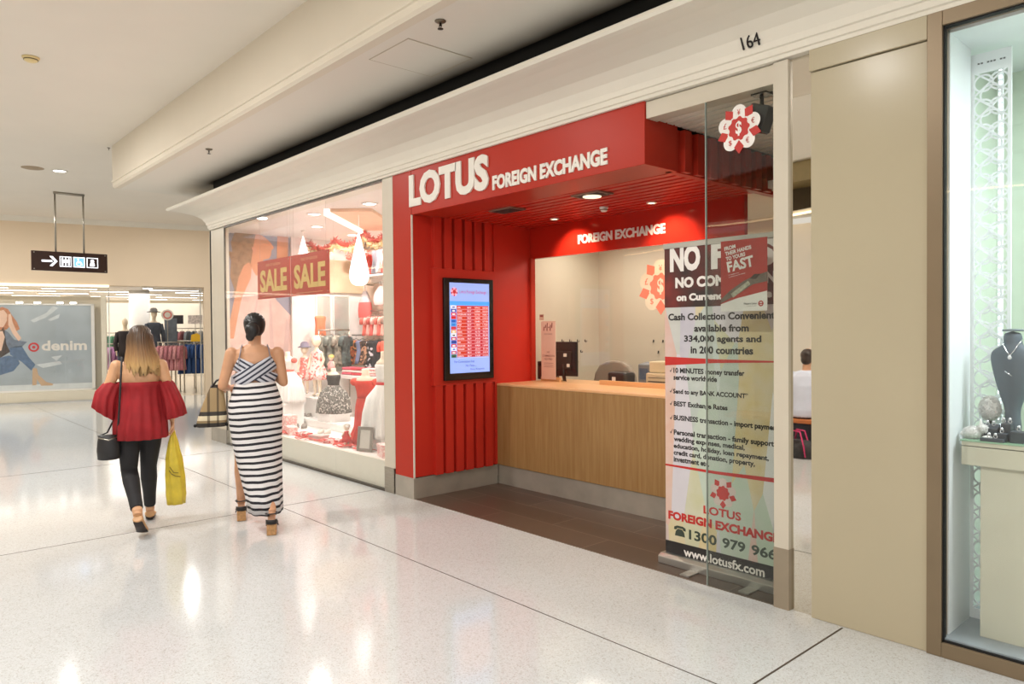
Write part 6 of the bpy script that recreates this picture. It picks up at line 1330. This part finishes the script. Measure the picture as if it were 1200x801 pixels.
# her shoulder bag
sb = thing('shoulder_bag', 'small black shoulder bag hanging at the left hip of the woman in red', 'bag', W1.matrix_world.to_translation() + Vector((0, 0, 0)), A)
MAT['bag_black'] = M('bag_black', (36, 34, 35), 0.5, var=0.12)
m = MB(); m.rings([ell(-0.228, -0.055, z, rx, ry, 32, 1) for z, rx, ry in [(0.595, 0.060, 0.045), (0.600, 0.078, 0.058), (0.67, 0.084, 0.062), (0.74, 0.078, 0.054), (0.785, 0.070, 0.044), (0.79, 0.064, 0.036)]]); m.build('body', 'bag_black', sb)
MB().tube([(-0.165, -0.06, 0.78), (-0.150, -0.150, 0.95), (-0.138, -0.150, 1.15), (-0.130, -0.115, 1.30), (-0.125, -0.065, 1.392), (-0.125, 0.0, 1.402), (-0.130, 0.07, 1.365), (-0.135, 0.13, 1.2), (-0.150, 0.165, 0.98), (-0.24, 0.03, 0.80), (-0.3, -0.03, 0.78)], 0.008, 8, flat=0.5).build('strap', 'bag_black', sb)
MB().tube([(-0.295, -0.085, 0.775), (-0.228, -0.108, 0.755), (-0.165, -0.085, 0.775)], 0.006, 6).build('zip', 'steel', sb)
# her yellow bag
yb = thing('yellow_bag', 'crumpled yellow plastic carrier bag in the right hand of the woman in red', 'bag', W1.matrix_world.to_translation(), A)
MAT['bag_yellow'] = M('bag_yellow', (222, 196, 62), 0.45, var=0.10, scale=14, bump=0.5, bscale=18)
m = MB(); m.rings([ell(0.243+ox, 0.045, z, rx, ry, 40, 1, f, 7, z*8) for z, rx, ry, f, ox in [(0.16, 0.045, 0.030, .05, .012), (0.165, 0.068, 0.055, .10, .012), (0.25, 0.074, 0.065, .12, .012), (0.40, 0.070, 0.062, .14, .01), (0.55, 0.060, 0.052, .16, .005), (0.68, 0.036, 0.034, .18, 0), (0.75, 0.018, 0.018, .15, 0), (0.785, 0.013, 0.013, .1, 0)]]); m.build('body', 'bag_yellow', yb)
for s in (-1, 1): MB().tube([(0.243, 0.045+0.006*s, 0.77), (0.243+0.006*s, 0.048+0.012*s, 0.80), (0.242, 0.05, 0.83)], 0.006, 6).build('handle', 'bag_yellow', yb)
m = MB(); m.tube([(0.205, -0.018, 0.46), (0.222, -0.028, 0.43), (0.255, -0.029, 0.41), (0.29, -0.018, 0.40)], 0.0035, 5).tube([(0.21, -0.022, 0.49), (0.24, -0.028, 0.44), (0.275, -0.024, 0.435)], 0.003, 5); m.build('print', M('bag_print', (120, 104, 40), 0.5), yb)

# ---- woman in the striped dress
A2 = math.radians(67.2)
W2 = thing('person', 'dark haired woman in a long black and white striped dress and wedge sandals', 'person', (-5.88, 2.43, 0), A2)
m = MB()
m.rings([ell(0, 0, z, rx, ry, 28, b_) for z, rx, ry, b_ in [(0.88, 0.15, 0.10, 1.15), (0.95, 0.19, 0.115, 1.3), (1.01, 0.192, 0.118, 1.3), (1.09, 0.165, 0.105, 1.12), (1.17, 0.140, 0.095, 1.0), (1.27, 0.152, 0.102, 1.0), (1.36, 0.170, 0.104, 1.0), (1.43, 0.168, 0.088, 1.0), (1.468, 0.12, 0.064, 1.0), (1.495, 0.065, 0.052, 1.0)]])
m.tube([(0, -0.005, 1.45), (0.0, 0.0, 1.52), (0.0, 0.012, 1.59)], [0.060, 0.049, 0.050], 14)
T2 = head_shapes(m, (0.0, 0.022, 1.640), 1.0, -0.25)
arm(m, (-0.180, -0.005, 1.425), (-0.252, -0.02, 1.165), (-0.215, 0.19, 1.13), (0.052, 0.043, 0.038, 0.025)); hand(m, (-0.212, 0.20, 1.13), (0.15, 1, 0.1), (0.5, 0, -0.85), 1, 0.8)
arm(m, (0.178, -0.005, 1.425), (0.222, 0.0, 1.180), (0.12, 0.20, 1.26), (0.052, 0.043, 0.038, 0.025)); hand(m, (0.113, 0.213, 1.268), (-0.5, 0.7, 0.4), (-0.5, -0.6, 0.5), -1, 0.8)
L2 = dict(l=((-0.092, 0, 0.93), (-0.115, 0.17, 0.53), (-0.128, 0.265, 0.165)), r=((0.092, 0, 0.93), (0.085, 0.01, 0.53), (0.108, -0.285, 0.165)))
for kk in 'lr': leg(m, *L2[kk], 1.0, (0.098, 0.076, 0.060, 0.060, 0.037))
foot(m, L2['l'][2], (-0.128, 0.225, 0.120), (-0.132, 0.36, 0.062), (-0.134, 0.425, 0.052)); foot(m, L2['r'][2], (0.108, -0.325, 0.120), (0.113, -0.19, 0.062), (0.116, -0.125, 0.052))
b = remesh(m, 'body', 0.0055, None, W2, 5, skin_mats('tan', (206, 154, 118))); face_paint(b, T2)
def stripe_mat(name, period, duty, dirn, white=(226, 222, 222), black=(34, 33, 40)):
    m_, nt, b_ = new_mat(name); tc = nt.nodes.new('ShaderNodeTexCoord'); vd = nt.nodes.new('ShaderNodeVectorMath'); vd.operation = 'DOT_PRODUCT'; vd.inputs[1].default_value = dirn; nt.links.new(tc.outputs['Object'], vd.inputs[0])
    nz = nt.nodes.new('ShaderNodeTexNoise'); nz.inputs['Scale'].default_value = 3.0; nt.links.new(tc.outputs['Object'], nz.inputs['Vector'])
    ad = nt.nodes.new('ShaderNodeMath'); ad.operation = 'MULTIPLY_ADD'; ad.inputs[1].default_value = 0.035; nt.links.new(nz.outputs['Fac'], ad.inputs[0]); nt.links.new(vd.outputs['Value'], ad.inputs[2])
    dv = nt.nodes.new('ShaderNodeMath'); dv.operation = 'DIVIDE'; dv.inputs[1].default_value = period; nt.links.new(ad.outputs[0], dv.inputs[0]); fr = nt.nodes.new('ShaderNodeMath'); fr.operation = 'FRACT'; nt.links.new(dv.outputs[0], fr.inputs[0])
    r = nt.nodes.new('ShaderNodeValToRGB'); r.color_ramp.interpolation = 'CONSTANT'; r.color_ramp.elements[0].color = lin(black); r.color_ramp.elements[1].position = duty; r.color_ramp.elements[1].color = lin(white)
    nt.links.new(fr.outputs[0], r.inputs[0]); nt.links.new(r.outputs[0], b_.inputs['Base Color']); b_.inputs['Roughness'].default_value = 0.8
    return m_
MAT['stripe'] = stripe_mat('dress_stripe', 0.0505, 0.40, (-0.06, 0.0, 1.0))
n = 80; prof = [(1.185, 0, 0, 0.158, 0.112, 1.05, 0), (1.15, 0, 0, 0.168, 0.116, 1.08, 0), (1.09, 0, 0, 0.188, 0.126, 1.18, 0), (1.01, 0, 0, 0.212, 0.138, 1.32, 0), (0.95, 0, 0, 0.214, 0.140, 1.34, 0), (0.85, 0.0, 0, 0.208, 0.140, 1.25, .004), (0.70, 0.008, 0.0, 0.196, 0.150, 1.15, .01), (0.55, 0.022, -0.02, 0.178, 0.165, 1.1, .018), (0.40, 0.040, -0.06, 0.158, 0.175, 1.05, .026), (0.27, 0.056, -0.10, 0.142, 0.180, 1.05, .035), (0.145, 0.068, -0.13, 0.130, 0.180, 1.05, .045)]
R = [ell(cx, cy, z, rx, ry, n, b_, f, 8, z*5) for z, cx, cy, rx, ry, b_, f in prof]
R += [[v.copy() + (Vector((cx, cy, 0)) - Vector((v.x, v.y, 0)))*0.04 for v in ell(cx, cy, z+0.003, rx, ry, n, b_, f, 8, z*5)] for z, cx, cy, rx, ry, b_, f in prof[:-4:-1]]
MB().rings(R, cap=False).build('dress_skirt', 'stripe', W2)
def torso_y(x, z, off, back=True):
    rs = [(1.09, 0.178, 0.120), (1.17, 0.150, 0.108), (1.27, 0.158, 0.108), (1.36, 0.176, 0.108), (1.43, 0.174, 0.092), (1.47, 0.15, 0.07)]
    for (za, xa, ya), (zb, xb, yb_) in zip(rs, rs[1:]):
        if za <= z <= zb: t = (z-za)/(zb-za); rx, ry = xa+(xb-xa)*t, ya+(yb_-ya)*t; break
    else: rx, ry = (0.15, 0.075) if z > 1.4 else (0.178, 0.12)
    v = ry*math.sqrt(max(0.02, 1-(x/(rx*1.02))**2))+off
    return -v if back else v
def band(a, b_, w0, w1, mat, off=0.006, back=True, name='bodice_band'):
    """strip of cloth hugging the torso from a(x,z) to b(x,z)"""
    N = 22; R = []
    ax, az = a; bx, bz = b_; L = math.hypot(bx-ax, bz-az); px, pz = -(bz-az)/L, (bx-ax)/L
    for k in range(N+1):
        t = k/N; cx, cz = ax+(bx-ax)*t, az+(bz-az)*t; w = (w0+(w1-w0)*t)/2; ring = []
        for j in range(7): u = (j/6*2-1)*w; x, z = cx+px*u, cz+pz*u; ring.append(Vector((x, torso_y(x, z, off, back), z)))
        for j in range(6, -1, -1): u = (j/6*2-1)*w; x, z = cx+px*u, cz+pz*u; ring.append(Vector((x, torso_y(x, z, off-0.010, back), z)))
        R.append(ring)
    MB().rings(R).build(name, mat, W2)
MAT['stripe_a'] = stripe_mat('bodice_stripe_a', 0.034, 0.42, (-0.55, 0.0, 0.83), (200, 200, 208), (58, 60, 76)); MAT['stripe_b'] = stripe_mat('bodice_stripe_b', 0.034, 0.42, (0.55, 0.0, 0.83), (200, 200, 208), (58, 60, 76))
band((-0.155, 1.195), (0.150, 1.355), 0.115, 0.115, 'stripe_a', 0.012); band((0.155, 1.195), (-0.150, 1.345), 0.115, 0.115, 'stripe_b', 0.007)
band((-0.155, 1.27), (0.155, 1.27), 0.19, 0.19, 'stripe_a', 0.012, False); band((-0.158, 1.172), (0.158, 1.172), 0.035, 0.035, 'stripe', 0.008)
for s in (-1, 1):
    MB().tube([(s*0.128, torso_y(0.128, 1.33, 0.008), 1.33), (s*0.118, torso_y(0.118, 1.40, 0.008), 1.40), (s*0.105, -0.062, 1.472), (s*0.098, -0.01, 1.490), (s*0.10, 0.06, 1.470), (s*0.115, torso_y(0.115, 1.38, 0.010, False), 1.38)], 0.010, 8, flat=0.45).build('shoulder_strap', M('strap_grey%d' % s, (150, 146, 156), 0.8), W2)
# dark hair gathered in a low knot
m = MB(); m.ball((0.0, -0.002, 1.672), (0.088, 0.100, 0.090), 22, None)
m.rings([ell(0, -0.008, z, rx, ry, 24) for z, rx, ry in [(1.57, 0.050, 0.056), (1.60, 0.074, 0.085), (1.65, 0.086, 0.098), (1.69, 0.086, 0.098)]])
m.ball((-0.018, -0.105, 1.615), (0.058, 0.045, 0.060), 16); m.ball((-0.035, -0.095, 1.565), (0.036, 0.034, 0.042), 12)
def hair_cut(v):
    # leave the face free
    lx, ly, lz = v.x, v.y-0.022, v.z-1.64
    if ly > 0.02 and lz < 0.055: v.y -= (ly-0.02)*0.9
    g = 1+0.012*math.sin(30*math.atan2(v.x, v.z-1.615))
    v.x *= g; v.z = 1.615+(v.z-1.615)*g
    return v
remesh(m, 'hair', 0.006, hair_mat('hair_black', [(0.0, (24, 20, 20)), (0.5, (40, 34, 33)), (1.0, (22, 19, 19))], 0.4), W2, 3, None, hair_cut)
MAT['cork'] = M('cork', (186, 140, 92), 0.7, var=0.2, scale=60); MAT['sandal_strap'] = M('sandal_strap', (34, 28, 26), 0.45)
def wedge(heel, toe):
    h, t = Vector(heel), Vector(toe); d = (t-h); d.z = 0; L = d.length + 0.05; ang = math.atan2(-d.x, d.y)
    T = Matrix.Translation((h.x, h.y, 0.002)) @ Matrix.Rotation(ang, 4, 'Z')
    m = MB(T); prof = [(-0.045, 0.0), (L-0.02, 0.0), (L+0.005, 0.012), (L+0.008, 0.028), (L*0.62, 0.034), (0.06, 0.078), (-0.035, 0.090)]
    m.prism(prof, -0.036, 0.036, axis='x'); m.build('wedge_sole', 'cork', W2, bevel=0.006)
    m = MB(T)
    for y, z, r in ((L*0.60, 0.052, 0.050), (L*0.74, 0.045, 0.050)): m.tube([(0.046*math.cos(a), y+0.01*math.cos(a*2), z-0.018+r*0.75*math.sin(a)) for a in [PI*k/10 for k in range(11)]], 0.010, 8, flat=0.4)
    m.tube([(0.042*math.cos(a), 0.012+0.040*math.sin(a), 0.165) for a in [2*PI*k/16 for k in range(17)]], 0.009, 8, flat=0.5)
    m.tube([(-0.040, 0.01, 0.165), (0.0, L*0.34, 0.115), (0.042, L*0.45, 0.07)], 0.009, 8); m.tube([(0.040, 0.01, 0.165), (0.0, L*0.34, 0.113), (-0.042, L*0.45, 0.07)], 0.009, 8)
    m.rings([[Vector((0.038*math.cos(a), -0.012-0.028*math.sin(a), z)) for a in [PI*k/10 for k in range(11)]] + [Vector((0.044*math.cos(a), -0.012-0.036*math.sin(a), z)) for a in [PI*k/10 for k in range(10, -1, -1)]] for z in (0.086, 0.105, 0.122)])
    m.build('sandal_straps', 'sandal_strap', W2)
wedge((-0.128, 0.225, 0), (-0.134, 0.40, 0)); wedge((0.108, -0.325, 0), (0.116, -0.15, 0))
# her handbag
hb = thing('handbag', 'tan and black checked handbag hanging on the left arm of the woman in stripes', 'bag', (-5.88, 2.43, 0), A2)
def check_mat():
    m_, nt, b_ = new_mat('bag_check'); tc = nt.nodes.new('ShaderNodeTexCoord'); sp = nt.nodes.new('ShaderNodeSeparateXYZ'); nt.links.new(tc.outputs['Object'], sp.inputs[0])
    r = nt.nodes.new('ShaderNodeValToRGB'); r.color_ramp.interpolation = 'CONSTANT'; e = r.color_ramp.elements
    mr = nt.nodes.new('ShaderNodeMapRange'); mr.inputs[1].default_value = 0.83; mr.inputs[2].default_value = 1.17; nt.links.new(sp.outputs[2], mr.inputs[0])
    e[0].position = 0; e[0].color = lin((54, 48, 42)); e[1].position = 0.10; e[1].color = lin((150, 128, 92))
    e.new(0.16).color = lin((224, 208, 176)); e.new(0.27).color = lin((56, 48, 42)); e.new(0.37).color = lin((160, 134, 94)); e.new(0.93).color = lin((60, 50, 44))
    nt.links.new(mr.outputs[0], r.inputs[0])
    r2 = nt.nodes.new('ShaderNodeValToRGB'); r2.color_ramp.interpolation = 'CONSTANT'; q = r2.color_ramp.elements; m2 = nt.nodes.new('ShaderNodeMapRange'); m2.inputs[1].default_value = -0.46; m2.inputs[2].default_value = -0.20; nt.links.new(sp.outputs[0], m2.inputs[0]); nt.links.new(m2.outputs[0], r2.inputs[0])
    q[0].position = 0; q[0].color = (1, 1, 1, 1); q[1].position = 0.34; q[1].color = (0.35, 0.33, 0.32, 1); q.new(0.42).color = (1, 1, 1, 1); q.new(0.62).color = (0.35, 0.33, 0.32, 1); q.new(0.68).color = (1, 1, 1, 1)
    mx = nt.nodes.new('ShaderNodeMixRGB'); mx.blend_type = 'MULTIPLY'; mx.inputs[0].default_value = 1; nt.links.new(r.outputs[0], mx.inputs[1]); nt.links.new(r2.outputs[0], mx.inputs[2]); nt.links.new(mx.outputs[0], b_.inputs['Base Color']); b_.inputs['Roughness'].default_value = 0.6
    return m_
HX, HY = -0.345, 0.05
m = MB(); R = []
for z, sx, sy in [(0.83, 0.105, 0.050), (0.835, 0.118, 0.060), (0.92, 0.108, 0.056), (1.04, 0.082, 0.042), (1.15, 0.050, 0.028), (1.17, 0.044, 0.020)]:
    R.append([Vector((HX+sx*(abs(math.cos(a))**0.6)*math.copysign(1, math.cos(a))+(z-0.83)*0.14, HY+sy*(abs(math.sin(a))**0.6)*math.copysign(1, math.sin(a)), z)) for a in [2*PI*i/36+0.01 for i in range(36)]])
m.rings(R).build('body', check_mat(), hb)
for s in (-1, 1): MB().tube([(HX+0.01, HY+0.018*s, 1.15), (HX+0.045, HY+0.03*s, 1.205), (HX+0.098, HY+0.03*s, 1.222), (HX+0.125, HY+0.03*s, 1.195), (HX+0.09, HY+0.018*s, 1.15)], 0.008, 8).build('handle', 'sandal_strap', hb)
for s in (-1, 1): MB().ball((HX+0.118*s, HY-0.03, 0.845), 0.014, 8).build('corner_stud', 'black', hb)

# ---- seated person seen only in the mirror strip
bench = thing('bench', 'mall bench with an orange wooden seat seen in the mirror strip', 'bench', (-4.3, -1.15, 0))
MB().box((-1.1, -0.24, 0.40), (1.1, 0.24, 0.45)).build('seat', M('bench_orange', (190, 112, 62), 0.45), bench, bevel=0.006); MB().box((-1.0, -0.18, 0.12), (1.0, 0.18, 0.40)).build('base', M('bench_base', (44, 48, 62), 0.6), bench)
for s in (-1, 1): MB().box((s*0.8-0.1, -0.16, 0), (s*0.8+0.1, 0.16, 0.12)).build('foot', 'black', bench)
W3 = thing('person', 'person in a pale blue shirt sitting on the bench seen in the mirror strip', 'person', (-4.38, -1.10, 0), math.radians(170))
m = MB()
m.rings([ell(0, oy, z, rx, ry, 24) for z, rx, ry, oy in [(0.46, 0.17, 0.13, 0), (0.56, 0.175, 0.125, 0.0), (0.70, 0.155, 0.11, 0.01), (0.86, 0.165, 0.115, 0.03), (0.98, 0.18, 0.10, 0.05), (1.03, 0.12, 0.075, 0.055), (1.055, 0.06, 0.055, 0.06)]])
m.tube([(0, 0.055, 1.03), (0, 0.08, 1.14)], 0.052, 12); T3 = head_shapes(m, (0, 0.11, 1.22), 1.0)
for s in (-1, 1):
    arm(m, (s*0.19, 0.045, 0.985), (s*0.23, 0.02, 0.72), (s*0.12, 0.24, 0.64)); hand(m, (s*0.115, 0.25, 0.635), (-s*0.3, 0.9, -0.1), (0, 0, -1), s, 0.6)
    leg(m, (s*0.09, 0.04, 0.52), (s*0.12, 0.44, 0.50), (s*0.12, 0.46, 0.09)); foot(m, (s*0.12, 0.46, 0.09), (s*0.12, 0.43, 0.035), (s*0.12, 0.56, 0.03), (s*0.12, 0.63, 0.022))
b = remesh(m, 'body', 0.008, None, W3, 4, skin_mats('mid', (198, 150, 118))); face_paint(b, T3)
m = MB(); m.rings([ell(0, oy, z, rx, ry, 28) for z, rx, ry, oy in [(0.47, 0.195, 0.15, 0), (0.56, 0.20, 0.145, 0.0), (0.70, 0.18, 0.13, 0.01), (0.86, 0.185, 0.132, 0.03), (0.98, 0.197, 0.115, 0.05), (1.035, 0.135, 0.09, 0.055), (1.055, 0.08, 0.07, 0.06)]])
for s in (-1, 1): arm(m, (s*0.19, 0.045, 0.985), (s*0.23, 0.02, 0.72), (s*0.15, 0.18, 0.665), (0.064, 0.056, 0.050, 0.042))
remesh(m, 'shirt', 0.010, M('shirt_blue', (206, 212, 230), 0.8, var=0.06), W3, 4)
m = MB()
for s in (-1, 1): leg(m, (s*0.09, 0.04, 0.53), (s*0.12, 0.44, 0.505), (s*0.12, 0.46, 0.14), 1.15)
m.rings([ell(0, 0.0, z, rx, ry, 24) for z, rx, ry in [(0.455, 0.185, 0.14), (0.56, 0.185, 0.135)]]); remesh(m, 'trousers', 0.010, M('navy_trousers', (40, 44, 64), 0.8), W3, 4)
m = MB(); m.ball((0, 0.098, 1.245), (0.084, 0.098, 0.086), 18); m.ball((0, 0.05, 1.19), (0.07, 0.06, 0.07), 12)
def hair_cut3(v):
    ly, lz = v.y-0.11, v.z-1.22
    if ly > 0.02 and lz < 0.055: v.y -= (ly-0.02)*0.9
    return v
remesh(m, 'hair', 0.008, M('hair_brown', (52, 38, 32), 0.5), W3, 3, None, hair_cut3)
for s in (-1, 1): shoe(W3, 'shoe', (s*0.12, 0.43, 0.036), (s*0.12, 0.56, 0.032), (s*0.12, 0.63, 0.024), 'dark_sole', 'white')
pb = thing('pink_bag', 'dark bag with bright pink straps on the floor under the bench in the mirror', 'bag', (-4.28, -0.76, 0))
MB().rings([ell(0, 0, z, rx, ry, 24) for z, rx, ry in [(0.0, 0.15, 0.08), (0.01, 0.17, 0.095), (0.14, 0.16, 0.09), (0.22, 0.12, 0.05)]]).build('body', M('bag_dark', (60, 58, 60), 0.7, var=0.3, scale=20), pb)
for s in (-1, 1): MB().tube([(-0.10, 0.07*s, 0.18), (-0.06, 0.06*s+0.02, 0.34), (0.04, 0.06*s+0.02, 0.33), (0.09, 0.07*s+0.02, 0.16), (0.12, 0.11*s, 0.03)], 0.020, 8, flat=0.4).build('strap', M('strap_pink%d' % s, (226, 60, 120), 0.6), pb)
# ------------------------------------------------------------------ pieces that belong to a part sit under that part
import re
def stem_of(o): return re.sub(r'\.\d{3}$', '', o.name)
def nest(thing_name, part, kids):
    for t in [o for o in COL.objects if o.parent is None and stem_of(o) == thing_name]:
        ps = [c for c in t.children if stem_of(c) == part]
        if not ps: continue
        for c in list(t.children):
            if stem_of(c) in kids and c is not ps[0]: c.parent = ps[0]
nest('rates_screen', 'display', {'header_bar', 'rates_table', 'table_column', 'figures', 'heading', 'footer_text', 'flag', 'emblem', 'emblem_petals'})
nest('roll_up_banner', 'sheet', {'heading_panel', 'heading_lettering', 'offer_lettering', 'list_lettering', 'tick', 'swoosh', 'name_lettering', 'phone_lettering', 'phone_symbol', 'web_panel', 'web_lettering', 'emblem', 'emblem_petals'})
nest('direction_sign', 'panel', {'arrow', 'symbol_border', 'symbol_field', 'pictograms', 'fixings'})
nest('shop_sign', 'header_box', {'lettering'}); nest('inner_sign', 'board', {'lettering'}); nest('sale_sign', 'board', {'lettering', 'small_print'})
nest('billboard', 'sheet', {'ground_picture', 'brush_picture', 'jeans_picture', 'jacket_picture', 'top_picture', 'hair_picture', 'skin_picture', 'boot_picture', 'bullseye', 'lettering'})
nest('fashion_poster', 'sheet', {'dress_picture', 'fold_picture', 'hair_picture', 'skin_picture', 'ear_picture'})
nest('poster', 'sheet', {'white_field', 'lettering', 'sleeve_picture', 'money_picture', 'hand_picture', 'small_print', 'emblem'})
nest('window_decal', 'petals', {'currency_sign'}); nest('window_decal', 'diamonds', {'dollar_sign'})
nest('ceiling_vent', 'frame', {'louvre', 'lamp'}); nest('downlight', 'trim_ring', {'lens'}); nest('ceiling_light', 'housing', {'diffuser'}); nest('picture_light', 'housing', {'lens'})
nest('monitor', 'screen_case', {'rear_cover', 'display', 'sticker'}); nest('label_printer', 'case', {'tag', 'paper_slot'}); nest('paper_notice', 'paper', {'print'})
for t in ('hanging_blouse', 'hanging_dress'): nest(t, 'cloth', {'sleeve'})
nest('necklace_bust', 'chain', {'pendant'}); nest('necklace_bust', 'torso', {'pin', 'neck_cap'}); nest('jewellery_stand', 'block', {'ring'}); nest('toy_rabbit', 'body', {'ear', 'eye'})
nest('display_cabinet', 'top', {'glass_top'}); nest('handbag', 'body', {'corner_stud', 'handle'}); nest('yellow_bag', 'body', {'handle', 'print'}); nest('shoulder_bag', 'body', {'zip'})
nest('track_spotlight', 'head', {'lens'}); nest('smoke_detector', 'body', {'slot_ring'}); nest('round_sign', 'disc', {'ring'}); nest('office_printer', 'base', {'paper_slot'})
nest('photo_frame', 'frame', {'picture'}); nest('wall_mirror', 'frame', {'glass'}); nest('pierced_screen', 'frame', {'pierced_pattern', 'slots'}); nest('fire_sprinkler', 'body', {'deflector'})
